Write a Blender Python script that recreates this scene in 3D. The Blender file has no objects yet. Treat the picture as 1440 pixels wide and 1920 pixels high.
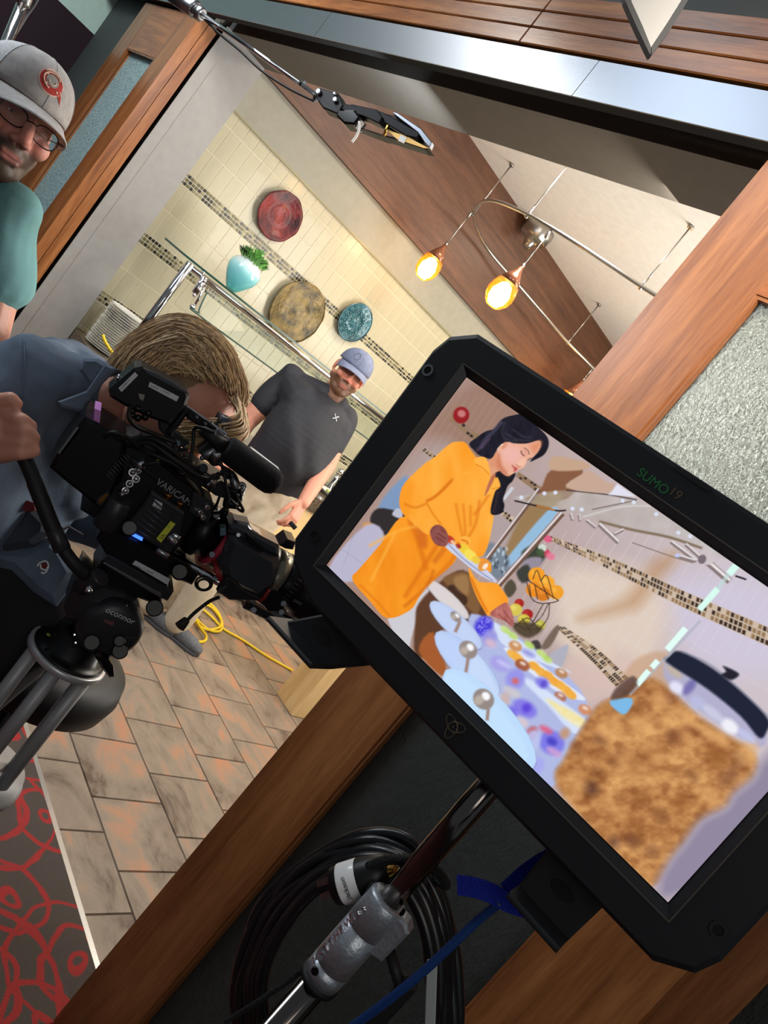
import bpy, bmesh, math, random
import numpy as np
from mathutils import Vector, Matrix, Quaternion
random.seed(7)
SC = bpy.context.scene
COL = SC.collection
# ------------------------------------------------------------------ camera
FPX = 1436.4
PIT, ROL, YAW = (math.radians(a) for a in (6.311, 39.129, 42.364))
EYE = np.array([0.0, 0.0, 1.68])
_F = np.array([-math.sin(YAW)*math.cos(PIT), math.cos(YAW)*math.cos(PIT), -math.sin(PIT)])
_R0 = np.array([math.cos(YAW), math.sin(YAW), 0.0])
_D0 = np.cross(_F, _R0)
CR = math.cos(ROL)*_R0 - math.sin(ROL)*_D0      # picture right
CD = math.cos(ROL)*_D0 + math.sin(ROL)*_R0      # picture down
cam_d = bpy.data.cameras.new('camera')
cam_d.sensor_fit = 'VERTICAL'
cam_d.sensor_height = 32.0
cam_d.lens = 32.0*FPX/1920
cam_d.clip_start = 0.02
cam = bpy.data.objects.new('camera', cam_d)
COL.objects.link(cam)
cam.matrix_world = Matrix(((CR[0], -CD[0], -_F[0], EYE[0]), (CR[1], -CD[1], -_F[1], EYE[1]),
                           (CR[2], -CD[2], -_F[2], EYE[2]), (0, 0, 0, 1)))
SC.camera = cam
# ------------------------------------------------------------------ light and exposure
SC.view_settings.view_transform = 'Standard'
SC.view_settings.look = 'None'
SC.view_settings.gamma = 1.0
SC.view_settings.use_curve_mapping = False
SC.view_settings.exposure = 0.0
W = bpy.data.worlds.new('world')
SC.world = W
W.use_nodes = True
W.node_tree.nodes['Background'].inputs[0].default_value = (0.80, 0.90, 1.0, 1)
W.node_tree.nodes['Background'].inputs[1].default_value = 0.12


def light(name, kind, loc, target, power, color=(1, 1, 1), size=0.5, size_y=None, spot=None, blend=0.6):
    d = bpy.data.lights.new(name, kind)
    d.energy = power
    d.color = color
    if kind == 'AREA':
        d.size = size
        if size_y:
            d.shape = 'RECTANGLE'
            d.size_y = size_y
    else:
        d.shadow_soft_size = size
    if kind == 'SPOT':
        d.spot_size = math.radians(spot or 60)
        d.spot_blend = blend
    o = bpy.data.objects.new(name, d)
    COL.objects.link(o)
    o.location = loc
    v = Vector(target) - Vector(loc)
    o.rotation_euler = v.to_track_quat('-Z', 'Y').to_euler()
    return o


WARM = (1.0, 0.88, 0.70)
NEUT = (1.0, 0.95, 0.88)
COOL = (0.86, 0.93, 1.0)
light('buffet_can_light', 'AREA', (-3.0, 2.9, 3.32), (-3.2, 2.9, 0), 25, NEUT, 0.5)
light('buffet_can_light', 'AREA', (-2.9, 4.9, 3.32), (-3.4, 4.9, 0), 28, WARM, 0.5)
light('buffet_can_light', 'AREA', (-1.5, 3.6, 3.32), (-1.6, 3.4, 0), 23, WARM, 0.6)
light('film_softbox', 'AREA', (-1.1, 4.2, 2.2), (-4.3, 2.5, 1.5), 34, NEUT, 1.0)
light('ceiling_fill', 'AREA', (-1.3, 5.0, 1.5), (-2.4, 3.8, 3.4), 75, NEUT, 1.4)  # unseen uplight added to brighten the buffet ceiling
light('dining_spot', 'SPOT', (0.55, -0.1, 3.0), (-0.62, 1.36, 2.45), 500, WARM, 0.2, spot=47, blend=1.0)
light('dining_left_fill', 'AREA', (-2.9, -0.6, 2.75), (-1.9, 0.5, 1.5), 22, COOL, 0.8)  # unseen fill added at the upper left for the men
light('fascia_fill', 'AREA', (-2.2, 0.1, 3.4), (-1.7, 0.75, 1.2), 10, COOL, 0.9)  # unseen panel added to give the steel fascia its highlight
light('dining_left_fill', 'AREA', (-3.3, 0.1, 3.3), (-4.4, 1.4, 1.7), 42, NEUT, 0.6)  # second unseen fill, added to brighten the left door and teal wall
light('dining_fill', 'AREA', (1.0, -0.3, 2.1), (-1.1, 0.7, 1.1), 6, NEUT, 0.9)
light('film_backlight', 'SPOT', (-1.0, 2.3, 2.45), (-1.2, 0.66, 1.35), 110, NEUT, 0.25, spot=60, blend=0.8)
light('face_fill', 'AREA', (-1.35, 1.9, 2.55), (-3.0, 2.55, 1.4), 12, NEUT, 0.5)  # soft light added to lift the face of the man in black


# ------------------------------------------------------------------ helpers
def ray(x, y):
    return _F + CR*((x-720)/FPX) + CD*((y-960)/FPX)


def at(x, y, d):                                # the point on the sight line of a photo pixel, d metres deep
    return EYE + ray(x, y)*d


def on(x, y, ax, val):
    r = ray(x, y)
    i = 'xyz'.index(ax)
    return EYE + r*((val-EYE[i])/r[i])


def depth(P):
    return float(np.dot(_F, np.array(P)-EYE))


class Frame:
    """a local frame: origin O, axes X (right), Y (up), N (towards the viewer)"""
    def __init__(s, O, X, Y=None, N=None):
        s.O = np.array(O, float)
        s.X = np.array(X, float)/np.linalg.norm(X)
        if Y is not None:
            y = np.array(Y, float)
            y -= s.X*np.dot(y, s.X)
            s.Y = y/np.linalg.norm(y)
            s.N = np.cross(s.X, s.Y)
        else:
            n = np.array(N, float)
            n -= s.X*np.dot(n, s.X)
            s.N = n/np.linalg.norm(n)
            s.Y = np.cross(s.N, s.X)

    def p(s, a, b, c=0.0):
        return s.O + s.X*a + s.Y*b + s.N*c

    def uv(s, x, y, off=0.0):                   # photo pixel -> local coordinates on the plane at height off
        r = ray(x, y)
        t = np.dot(s.O + s.N*off - EYE, s.N)/np.dot(r, s.N)
        q = EYE + r*t - s.O
        return float(np.dot(q, s.X)), float(np.dot(q, s.Y))

    def px(s, x, y, off=0.0):
        a, b = s.uv(x, y, off)
        return s.p(a, b, off)

    def mat(s):
        m = Matrix.Identity(4)
        for i, v in enumerate((s.X, s.Y, s.N, s.O)):
            for k in range(3):
                m[k][i] = v[k]
        return m


def V(p):
    return Vector((float(p[0]), float(p[1]), float(p[2])))


def s2l(c):
    c = c/255.0
    return c/12.92 if c <= 0.04045 else ((c+0.055)/1.055)**2.4


def rgb(r, g, b):
    return (s2l(r), s2l(g), s2l(b), 1.0)


MATS = {}


def mat(name, col, rough=0.5, metal=0.0, var=0.0, vscale=20.0, bump=0.0, bscale=60.0, coat=0.0, spec=0.5,
        emit=0.0, trans=0.0, alpha=1.0, sheen=0.0, stretch=(1, 1, 1), ior=1.45, col2=None, ecol=None):
    if name in MATS:
        return MATS[name]
    m = bpy.data.materials.new(name)
    m.use_nodes = True
    nt = m.node_tree
    b = nt.nodes['Principled BSDF']
    c = rgb(*col)
    b.inputs['Base Color'].default_value = c
    b.inputs['Roughness'].default_value = rough
    b.inputs['Metallic'].default_value = metal
    b.inputs['Specular IOR Level'].default_value = spec
    b.inputs['Coat Weight'].default_value = coat
    b.inputs['Sheen Weight'].default_value = sheen
    b.inputs['Transmission Weight'].default_value = trans
    b.inputs['IOR'].default_value = ior
    b.inputs['Alpha'].default_value = alpha
    if emit:
        b.inputs['Emission Color'].default_value = rgb(*(ecol or col))
        b.inputs['Emission Strength'].default_value = emit
    tc = nt.nodes.new('ShaderNodeTexCoord')
    mp = nt.nodes.new('ShaderNodeMapping')
    mp.inputs['Scale'].default_value = stretch
    nt.links.new(tc.outputs['Object'], mp.inputs[0])
    if var or col2:
        n = nt.nodes.new('ShaderNodeTexNoise')
        n.inputs['Scale'].default_value = vscale
        n.inputs['Detail'].default_value = 5
        nt.links.new(mp.outputs[0], n.inputs[0])
        r = nt.nodes.new('ShaderNodeValToRGB')
        r.color_ramp.elements[0].position = 0.32
        r.color_ramp.elements[1].position = 0.68
        k = 1-var
        r.color_ramp.elements[0].color = rgb(*[x*k for x in col])
        r.color_ramp.elements[1].color = rgb(*(col2 or [min(255, x*(2-k)) for x in col]))
        nt.links.new(n.outputs[0], r.inputs[0])
        nt.links.new(r.outputs[0], b.inputs['Base Color'])
    if bump:
        n2 = nt.nodes.new('ShaderNodeTexNoise')
        n2.inputs['Scale'].default_value = bscale
        n2.inputs['Detail'].default_value = 3
        nt.links.new(mp.outputs[0], n2.inputs[0])
        bp = nt.nodes.new('ShaderNodeBump')
        bp.inputs['Strength'].default_value = bump
        bp.inputs['Distance'].default_value = 0.01
        nt.links.new(n2.outputs[0], bp.inputs['Height'])
        nt.links.new(bp.outputs[0], b.inputs['Normal'])
    MATS[name] = m
    return m


def wood(name, dark, mid, lite, grain='z', rough=0.32, coat=0.25, scale=1.0):
    m = bpy.data.materials.new(name)
    m.use_nodes = True
    nt = m.node_tree
    b = nt.nodes['Principled BSDF']
    tc = nt.nodes.new('ShaderNodeTexCoord')
    mp = nt.nodes.new('ShaderNodeMapping')
    st = {'x': (1.2, 14, 14), 'y': (14, 1.2, 14), 'z': (14, 14, 1.2)}[grain]
    mp.inputs['Scale'].default_value = [q*scale for q in st]
    nt.links.new(tc.outputs['Object'], mp.inputs[0])
    n = nt.nodes.new('ShaderNodeTexNoise')
    n.inputs['Scale'].default_value = 1.3
    n.inputs['Detail'].default_value = 8
    n.inputs['Roughness'].default_value = 0.62
    n.inputs['Distortion'].default_value = 0.8
    nt.links.new(mp.outputs[0], n.inputs[0])
    n3 = nt.nodes.new('ShaderNodeTexNoise')
    n3.inputs['Scale'].default_value = 12
    n3.inputs['Detail'].default_value = 4
    nt.links.new(mp.outputs[0], n3.inputs[0])
    mx = nt.nodes.new('ShaderNodeMath')
    mx.operation = 'MULTIPLY_ADD'
    mx.inputs[1].default_value = 0.35
    nt.links.new(n3.outputs[0], mx.inputs[0])
    nt.links.new(n.outputs[0], mx.inputs[2])
    r = nt.nodes.new('ShaderNodeValToRGB')
    e = r.color_ramp.elements
    e[0].position, e[0].color = 0.45, rgb(*dark)
    e[1].position, e[1].color = 0.88, rgb(*lite)
    q = e.new(0.66)
    q.color = rgb(*mid)
    nt.links.new(mx.outputs[0], r.inputs[0])
    nt.links.new(r.outputs[0], b.inputs['Base Color'])
    b.inputs['Roughness'].default_value = rough
    b.inputs['Coat Weight'].default_value = coat
    b.inputs['Coat Roughness'].default_value = 0.25
    bp = nt.nodes.new('ShaderNodeBump')
    bp.inputs['Strength'].default_value = 0.08
    bp.inputs['Distance'].default_value = 0.004
    nt.links.new(n3.outputs[0], bp.inputs['Height'])
    nt.links.new(bp.outputs[0], b.inputs['Normal'])
    MATS[name] = m
    return m


def color_attr_mat(name, rough=0.6, bump=0.0, bscale=80.0, sss=0.0, emit=0.0, spec=0.4, coat=0.0):
    m = bpy.data.materials.new(name)
    m.use_nodes = True
    nt = m.node_tree
    b = nt.nodes['Principled BSDF']
    a = nt.nodes.new('ShaderNodeAttribute')
    a.attribute_name = 'Col'
    nt.links.new(a.outputs['Color'], b.inputs['Base Color'])
    b.inputs['Roughness'].default_value = rough
    b.inputs['Specular IOR Level'].default_value = spec
    b.inputs['Coat Weight'].default_value = coat
    if sss:
        b.inputs['Subsurface Weight'].default_value = sss
        b.inputs['Subsurface Radius'].default_value = (0.012, 0.005, 0.003)
        b.inputs['Subsurface Scale'].default_value = 1.0
    if emit:
        b.inputs['Base Color'].default_value = (0, 0, 0, 1)
        nt.links.remove(b.inputs['Base Color'].links[0])
        nt.links.new(a.outputs['Color'], b.inputs['Emission Color'])
        b.inputs['Emission Strength'].default_value = emit
    if bump:
        n2 = nt.nodes.new('ShaderNodeTexNoise')
        n2.inputs['Scale'].default_value = bscale
        tc = nt.nodes.new('ShaderNodeTexCoord')
        nt.links.new(tc.outputs['Object'], n2.inputs[0])
        bp = nt.nodes.new('ShaderNodeBump')
        bp.inputs['Strength'].default_value = bump
        bp.inputs['Distance'].default_value = 0.01
        nt.links.new(n2.outputs[0], bp.inputs['Height'])
        nt.links.new(bp.outputs[0], b.inputs['Normal'])
    MATS[name] = m
    return m


class G:
    """collects geometry for ONE mesh object"""
    def __init__(s):
        s.v, s.f, s.mi, s.sm = [], [], [], []

    def add(s, verts, faces, mi=0, smooth=False):
        n = len(s.v)
        s.v += [tuple(float(c) for c in p) for p in verts]
        s.f += [tuple(i+n for i in q) for q in faces]
        s.mi += [mi]*len(faces)
        s.sm += [smooth]*len(faces)
        return s

    def box(s, a, b, mi=0):                     # axis aligned, two corners
        x0, x1 = sorted((a[0], b[0])); y0, y1 = sorted((a[1], b[1])); z0, z1 = sorted((a[2], b[2]))
        return s.add([(x0, y0, z0), (x1, y0, z0), (x1, y1, z0), (x0, y1, z0), (x0, y0, z1), (x1, y0, z1), (x1, y1, z1), (x0, y1, z1)],
                     [(3, 2, 1, 0), (4, 5, 6, 7), (0, 1, 5, 4), (1, 2, 6, 5), (2, 3, 7, 6), (3, 0, 4, 7)], mi)

    def fbox(s, F, a, b, c, mi=0, bev=0.0):     # box in a frame, ranges a, b, c; bevelled on the face outline
        a0, a1 = sorted(a); b0, b1 = sorted(b)
        if bev:
            e = min(bev, (a1-a0)/2.01, (b1-b0)/2.01)
            pts = [(a0+e, b0), (a1-e, b0), (a1, b0+e), (a1, b1-e), (a1-e, b1), (a0+e, b1), (a0, b1-e), (a0, b0+e)]
        else:
            pts = [(a0, b0), (a1, b0), (a1, b1), (a0, b1)]
        return s.prism(F, pts, c[0], c[1], mi, bev)

    def prism(s, F, pts, c0, c1, mi=0, bev=0.0, smooth=False):
        """outline in the frame's X,Y plane from height c0 to c1 along N; front and back rims chamfered by bev"""
        c0, c1 = min(c0, c1), max(c0, c1)
        area = sum(pts[i][0]*pts[(i+1) % len(pts)][1]-pts[(i+1) % len(pts)][0]*pts[i][1] for i in range(len(pts)))
        if area < 0:
            pts = pts[::-1]
        n = len(pts)
        if bev:
            e = min(bev, (c1-c0)/3)
            cx = sum(p[0] for p in pts)/n; cy = sum(p[1] for p in pts)/n
            ins = []
            for i in range(n):
                p0, p1, p2 = (np.array(pts[(i+k) % n], float) for k in (-1, 0, 1))
                d1 = p1-p0; d2 = p2-p1
                n1 = np.array([-d1[1], d1[0]])/(np.linalg.norm(d1)+1e-9); n2 = np.array([-d2[1], d2[0]])/(np.linalg.norm(d2)+1e-9)
                k = (n1+n2)/max(0.5, 1+np.dot(n1, n2))
                q = p1 + k*e
                ins.append((q[0], q[1]))
            rings = [(ins, c0), (pts, c0+e), (pts, c1-e), (ins, c1)]
        else:
            rings = [(pts, c0), (pts, c1)]
        vs = [F.p(x, y, c) for r, c in rings for x, y in r]
        fs = [tuple(range(n))[::-1], tuple(range((len(rings)-1)*n, len(rings)*n))]
        for k in range(len(rings)-1):
            for i in range(n):
                j = (i+1) % n
                fs.append((k*n+i, k*n+j, (k+1)*n+j, (k+1)*n+i))
        return s.add(vs, fs, mi, smooth)

    def ring(s, F, outer, inner, c0, c1, mi=0):
        """a flat frame: outer and inner outlines with the same number of points"""
        n = len(outer)
        vs = [F.p(x, y, c) for pts, c in ((outer, c0), (inner, c0), (inner, c1), (outer, c1)) for x, y in pts]
        fs = []
        for k in range(4):
            for i in range(n):
                j = (i+1) % n
                fs.append((k*n+i, k*n+j, ((k+1) % 4)*n+j, ((k+1) % 4)*n+i))
        return s.add(vs, fs, mi)

    def tube(s, pts, r, n=10, mi=0, cap=True, closed=False, smooth=True):
        P = [np.array(p, float) for p in pts]
        m = len(P)
        R = r if hasattr(r, '__len__') else [r]*m
        T = []
        for i in range(m):
            a = P[(i-1) % m] if (closed or i > 0) else P[i]
            b = P[(i+1) % m] if (closed or i < m-1) else P[i]
            t = b-a
            T.append(t/(np.linalg.norm(t)+1e-12))
        u = np.cross(T[0], [0.3, 0.5, 0.81]); u /= np.linalg.norm(u)
        vs = []
        for i in range(m):
            u = u - T[i]*np.dot(u, T[i]); u /= np.linalg.norm(u)+1e-12
            w = np.cross(T[i], u)
            for k in range(n):
                a = 2*math.pi*k/n
                vs.append(P[i]+(u*math.cos(a)+w*math.sin(a))*R[i])
        fs = []
        for i in range(m if closed else m-1):
            j = (i+1) % m
            for k in range(n):
                l = (k+1) % n
                fs.append((i*n+k, i*n+l, j*n+l, j*n+k))
        nb = len(s.f)
        s.add(vs, fs, mi, smooth)
        if cap and not closed:
            s.f += [tuple(len(s.v)-m*n+k for k in range(n))[::-1], tuple(len(s.v)-n+k for k in range(n))]
            s.mi += [mi, mi]; s.sm += [False, False]
        return s

    def lathe(s, p0, axis, prof, n=24, mi=0, smooth=True, wob=None):
        """profile [(distance along axis, radius)]"""
        ax = np.array(axis, float); ax /= np.linalg.norm(ax)
        p0 = np.array(p0, float)
        u = np.cross(ax, [0.31, 0.52, 0.79]); u /= np.linalg.norm(u)
        w = np.cross(ax, u)
        vs = []
        for d, r in prof:
            for k in range(n):
                a = 2*math.pi*k/n
                rr = r*(1+(wob(a) if wob else 0))
                vs.append(p0+ax*d+(u*math.cos(a)+w*math.sin(a))*rr)
        fs = []
        for i in range(len(prof)-1):
            for k in range(n):
                l = (k+1) % n
                fs.append((i*n+k, i*n+l, (i+1)*n+l, (i+1)*n+k))
        s.add(vs, fs, mi, smooth)
        b = len(s.v)-len(vs)
        s.f += [tuple(b+k for k in range(n))[::-1], tuple(b+(len(prof)-1)*n+k for k in range(n))]
        s.mi += [mi, mi]; s.sm += [False, False]
        return s

    def cyl(s, p0, p1, r0, r1=None, n=20, mi=0, bev=0.0):
        p0 = np.array(p0, float); p1 = np.array(p1, float)
        L = np.linalg.norm(p1-p0)
        r1 = r0 if r1 is None else r1
        if bev:
            e = min(bev, L/3, r0*0.6)
            pr = [(0, r0-e), (e, r0), (L-e, r1), (L, r1-e)]
        else:
            pr = [(0, r0), (L, r1)]
        return s.lathe(p0, p1-p0, pr, n, mi)

    def ball(s, c, r, mi=0, n=16, m=10, X=(1, 0, 0), Y=(0, 1, 0), Z=(0, 0, 1)):
        r = r if hasattr(r, '__len__') else (r, r, r)
        c = np.array(c, float); X, Y, Z = (np.array(q, float) for q in (X, Y, Z))
        vs = [c+Z*r[2]]
        for i in range(1, m):
            t = math.pi*i/m
            for k in range(n):
                a = 2*math.pi*k/n
                vs.append(c+X*r[0]*math.sin(t)*math.cos(a)+Y*r[1]*math.sin(t)*math.sin(a)+Z*r[2]*math.cos(t))
        vs.append(c-Z*r[2])
        fs = [(0, 1+k, 1+(k+1) % n) for k in range(n)]
        for i in range(m-2):
            for k in range(n):
                l = (k+1) % n
                fs.append((1+i*n+k, 1+(i+1)*n+k, 1+(i+1)*n+l, 1+i*n+l))
        e = len(vs)-1
        fs += [(e, 1+(m-2)*n+(k+1) % n, 1+(m-2)*n+k) for k in range(n)]
        return s.add(vs, fs, mi, True)

    def build(s, name, mats, parent=None, kind=None, fix=True):
        me = bpy.data.meshes.new(name)
        me.from_pydata(s.v, [], s.f)
        for m in (mats if isinstance(mats, (list, tuple)) else [mats]):
            me.materials.append(MATS[m] if isinstance(m, str) else m)
        me.polygons.foreach_set('material_index', s.mi)
        me.polygons.foreach_set('use_smooth', s.sm)
        if fix:
            bm = bmesh.new(); bm.from_mesh(me)
            bmesh.ops.recalc_face_normals(bm, faces=bm.faces)
            bm.to_mesh(me); bm.free()
        me.update()
        return link(name, me, parent, kind)


def link(name, me, parent=None, kind=None):
    o = bpy.data.objects.new(name, me)
    COL.objects.link(o)
    if parent is not None:
        attach(o, parent)
    if kind:
        o['kind'] = kind
    return o


def attach(o, parent):
    q = parent
    off = Vector((0, 0, 0))
    while q is not None:
        off += q.location
        q = q.parent
    o.parent = parent
    if parent.parent is None or parent.type == 'EMPTY':
        o.location = o.location - parent.location
    # parts are built in world coordinates: their own origin sits back at the world origin
    return o


def thing(name, label, cat, loc=(0, 0, 0), group=None):
    o = bpy.data.objects.new(name, None)
    o.empty_display_size = 0.05
    COL.objects.link(o)
    o.location = V(loc)
    tag(o, label, cat, group)
    return o


def tag(o, label, cat, group=None):
    o['label'] = label
    o['category'] = cat
    if group:
        o['group'] = group
    return o


def bez(pts, n=8, closed=False):
    """Catmull-Rom through the points"""
    P = [np.array(p, float) for p in pts]
    m = len(P)
    out = []
    for i in range(m if closed else m-1):
        p0 = P[(i-1) % m] if (closed or i > 0) else P[i]*2-P[i+1]
        p1 = P[i]; p2 = P[(i+1) % m]
        p3 = P[(i+2) % m] if (closed or i < m-2) else p2*2-p1
        for k in range(n):
            t = k/n
            out.append(0.5*((2*p1)+(p2-p0)*t+(2*p0-5*p1+4*p2-p3)*t*t+(3*p1-p0-3*p2+p3)*t**3))
    if not closed:
        out.append(P[-1])
    return out


def text(name, body, F, a, b, c, size, m, parent, ang=0.0, align='LEFT', th=0.0004):
    """raised lettering lying in a frame's plane at local (a,b,c)"""
    cu = bpy.data.curves.new(name, 'FONT')
    cu.body = body
    cu.size = size
    cu.extrude = th
    cu.align_x = align
    tmp = bpy.data.objects.new(name, cu)
    COL.objects.link(tmp)
    dg = bpy.context.evaluated_depsgraph_get()
    me = bpy.data.meshes.new_from_object(tmp.evaluated_get(dg))
    bpy.data.objects.remove(tmp)
    X = F.X*math.cos(ang)+F.Y*math.sin(ang); Y = F.Y*math.cos(ang)-F.X*math.sin(ang)
    f2 = Frame(F.p(a, b, c), X, Y)
    me.transform(f2.mat())
    me.materials.clear()
    me.materials.append(MATS[m] if isinstance(m, str) else m)
    return link(name, me, parent)


# ------------------------------------------------------------------ materials
wood('door_wood', (116, 68, 36), (148, 92, 50), (176, 116, 68), 'z')
wood('door_wood_x', (112, 62, 32), (150, 88, 46), (182, 116, 66), 'x')
wood('plank_wood', (92, 50, 24), (132, 80, 40), (162, 106, 56), 'x')
wood('fascia_wood', (72, 44, 29), (92, 58, 38), (110, 72, 49), 'y', rough=0.58, coat=.1)
wood('plywood', (206, 168, 108), (226, 190, 132), (238, 208, 156), 'z', rough=0.6, coat=0, scale=0.8)
wood('maple', (222, 188, 128), (232, 202, 146), (240, 214, 164), 'z', rough=0.5, coat=0.1, scale=0.5)
mat('steel', (150, 157, 168), 0.36, 1.0, bump=0.03, bscale=30, stretch=(1, 20, 20))
mat('chrome', (225, 225, 228), 0.08, 1.0)
mat('dull_metal', (150, 152, 156), 0.32, 1.0)
mat('satin_metal', (186, 182, 176), 0.3, 1.0)
mat('black_plastic', (14, 14, 16), 0.42)
mat('black_gloss', (10, 10, 12), 0.15)
mat('black_metal', (24, 24, 26), 0.38, 0.6)
mat('rubber', (20, 20, 21), 0.6)
mat('foam', (30, 30, 33), 0.95, bump=0.4, bscale=400)
mat('grout', (214, 206, 182), 0.9)
mat('floor_grout', (96, 84, 74), 0.9)
mat('tile_cream', (182, 175, 148), 0.3, var=0.03, vscale=6, coat=0.15)
mat('tile_dark', (40, 38, 28), 0.25)
mat('tile_tan', (104, 97, 64), 0.3)
mat('tile_pale', (146, 138, 102), 0.3)
mat('wall_paint', (152, 149, 145), 0.7, var=0.02)
mat('header_paint', (104, 98, 88), 0.7, var=0.02)
mat('soffit_paint', (150, 147, 133), 0.7, var=0.02)
mat('ceiling_paint', (236, 232, 224), 0.8, var=0.015)
mat('slate_paint', (84, 94, 96), 0.7)
mat('teal_paint', (196, 232, 226), 0.7, var=0.02)
mat('maroon_panel', (40, 24, 36), 0.8)
mat('dark_wall', (66, 68, 68), 0.7)
mat('black_drape', (62, 64, 63), 0.9)
mat('black_gap', (12, 11, 10), 0.9)
mat('granite', (62, 52, 42), 0.15, var=0.5, vscale=120, col2=(120, 104, 86))
mat('white_ceramic', (240, 240, 238), 0.15)
mat('white_cloth', (226, 226, 228), 0.6, bump=0.2, bscale=30)
mat('grey_edge', (96, 98, 102), 0.6)


def slate_mat():
    m = mat('floor_slate', (150, 130, 112), 0.42)
    nt = m.node_tree
    b = nt.nodes['Principled BSDF']
    tc = nt.nodes.new('ShaderNodeTexCoord')
    oi = nt.nodes.new('ShaderNodeObjectInfo')
    ad = nt.nodes.new('ShaderNodeVectorMath'); ad.operation = 'MULTIPLY_ADD'
    cb = nt.nodes.new('ShaderNodeCombineXYZ')
    for i in range(3):
        nt.links.new(oi.outputs['Random'], cb.inputs[i])
    nt.links.new(cb.outputs[0], ad.inputs[0]); ad.inputs[1].default_value = (37, 53, 71)
    mp = nt.nodes.new('ShaderNodeMapping'); mp.inputs['Scale'].default_value = (2.4, 4.4, 4)
    mp.inputs['Rotation'].default_value = (0, 0, 0.5)
    nt.links.new(tc.outputs['Object'], mp.inputs[0])
    nt.links.new(mp.outputs[0], ad.inputs[2])
    n = nt.nodes.new('ShaderNodeTexNoise')
    n.inputs['Scale'].default_value = 1.4; n.inputs['Detail'].default_value = 7; n.inputs['Roughness'].default_value = 0.62
    n.inputs['Distortion'].default_value = 0.55
    nt.links.new(ad.outputs[0], n.inputs[0])
    r = nt.nodes.new('ShaderNodeValToRGB')
    e = r.color_ramp.elements
    e[0].position, e[0].color = 0.34, rgb(88, 72, 62)
    e[1].position, e[1].color = 0.68, rgb(176, 122, 94)
    for p, c in ((0.42, (124, 110, 98)), (0.52, (138, 125, 112)), (0.59, (156, 126, 106))):
        q = e.new(p); q.color = rgb(*c)
    nt.links.new(n.outputs[0], r.inputs[0])
    nt.links.new(r.outputs[0], b.inputs['Base Color'])
    bp = nt.nodes.new('ShaderNodeBump'); bp.inputs['Strength'].default_value = 0.35; bp.inputs['Distance'].default_value = 0.006
    nt.links.new(n.outputs[0], bp.inputs['Height']); nt.links.new(bp.outputs[0], b.inputs['Normal'])


slate_mat()
def carpet_mat():
    m = mat('carpet', (70, 64, 60), 0.95, bump=0.6, bscale=350)
    nt = m.node_tree
    b = nt.nodes['Principled BSDF']
    tc = nt.nodes.new('ShaderNodeTexCoord')
    # clusters of red rings: distance to scattered centres, folded into rings
    acc = None
    for k, (sc, off, fr, lo) in enumerate(((2.1, (0.3, 0.1, 0), 5.2, 0.86), (2.6, (0.62, 0.45, 0), 4.4, 0.88), (1.7, (0.1, 0.77, 0), 6.4, 0.88))):
        mp = nt.nodes.new('ShaderNodeMapping'); mp.inputs['Location'].default_value = off
        nt.links.new(tc.outputs['Object'], mp.inputs[0])
        nz = nt.nodes.new('ShaderNodeTexNoise'); nz.inputs['Scale'].default_value = 5
        nt.links.new(mp.outputs[0], nz.inputs[0])
        mxv = nt.nodes.new('ShaderNodeVectorMath'); mxv.operation = 'MULTIPLY_ADD'
        mxv.inputs[1].default_value = (0.10, 0.10, 0)
        nt.links.new(nz.outputs['Color'], mxv.inputs[0]); nt.links.new(mp.outputs[0], mxv.inputs[2])
        vo = nt.nodes.new('ShaderNodeTexVoronoi'); vo.voronoi_dimensions = '2D'
        vo.inputs['Scale'].default_value = sc; vo.inputs['Randomness'].default_value = 0.75
        nt.links.new(mxv.outputs[0], vo.inputs['Vector'])
        mu = nt.nodes.new('ShaderNodeMath'); mu.operation = 'MULTIPLY'; mu.inputs[1].default_value = fr*6.283
        nt.links.new(vo.outputs['Distance'], mu.inputs[0])
        si = nt.nodes.new('ShaderNodeMath'); si.operation = 'SINE'
        nt.links.new(mu.outputs[0], si.inputs[0])
        gt = nt.nodes.new('ShaderNodeMapRange'); gt.inputs['From Min'].default_value = lo-0.12; gt.inputs['From Max'].default_value = lo
        nt.links.new(si.outputs[0], gt.inputs['Value'])
        ds = nt.nodes.new('ShaderNodeMath'); ds.operation = 'LESS_THAN'; ds.inputs[1].default_value = 0.44
        nt.links.new(vo.outputs['Distance'], ds.inputs[0])
        ml = nt.nodes.new('ShaderNodeMath'); ml.operation = 'MULTIPLY'
        nt.links.new(gt.outputs[0], ml.inputs[0]); nt.links.new(ds.outputs[0], ml.inputs[1])
        if acc is None:
            acc = ml
        else:
            mm = nt.nodes.new('ShaderNodeMath'); mm.operation = 'MAXIMUM'
            nt.links.new(acc.outputs[0], mm.inputs[0]); nt.links.new(ml.outputs[0], mm.inputs[1]); acc = mm
    mix = nt.nodes.new('ShaderNodeMix'); mix.data_type = 'RGBA'
    mix.inputs['A'].default_value = rgb(78, 70, 66); mix.inputs['B'].default_value = rgb(160, 46, 46)
    nt.links.new(acc.outputs[0], mix.inputs['Factor'])
    nt.links.new(mix.outputs['Result'], b.inputs['Base Color'])


carpet_mat()


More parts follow.
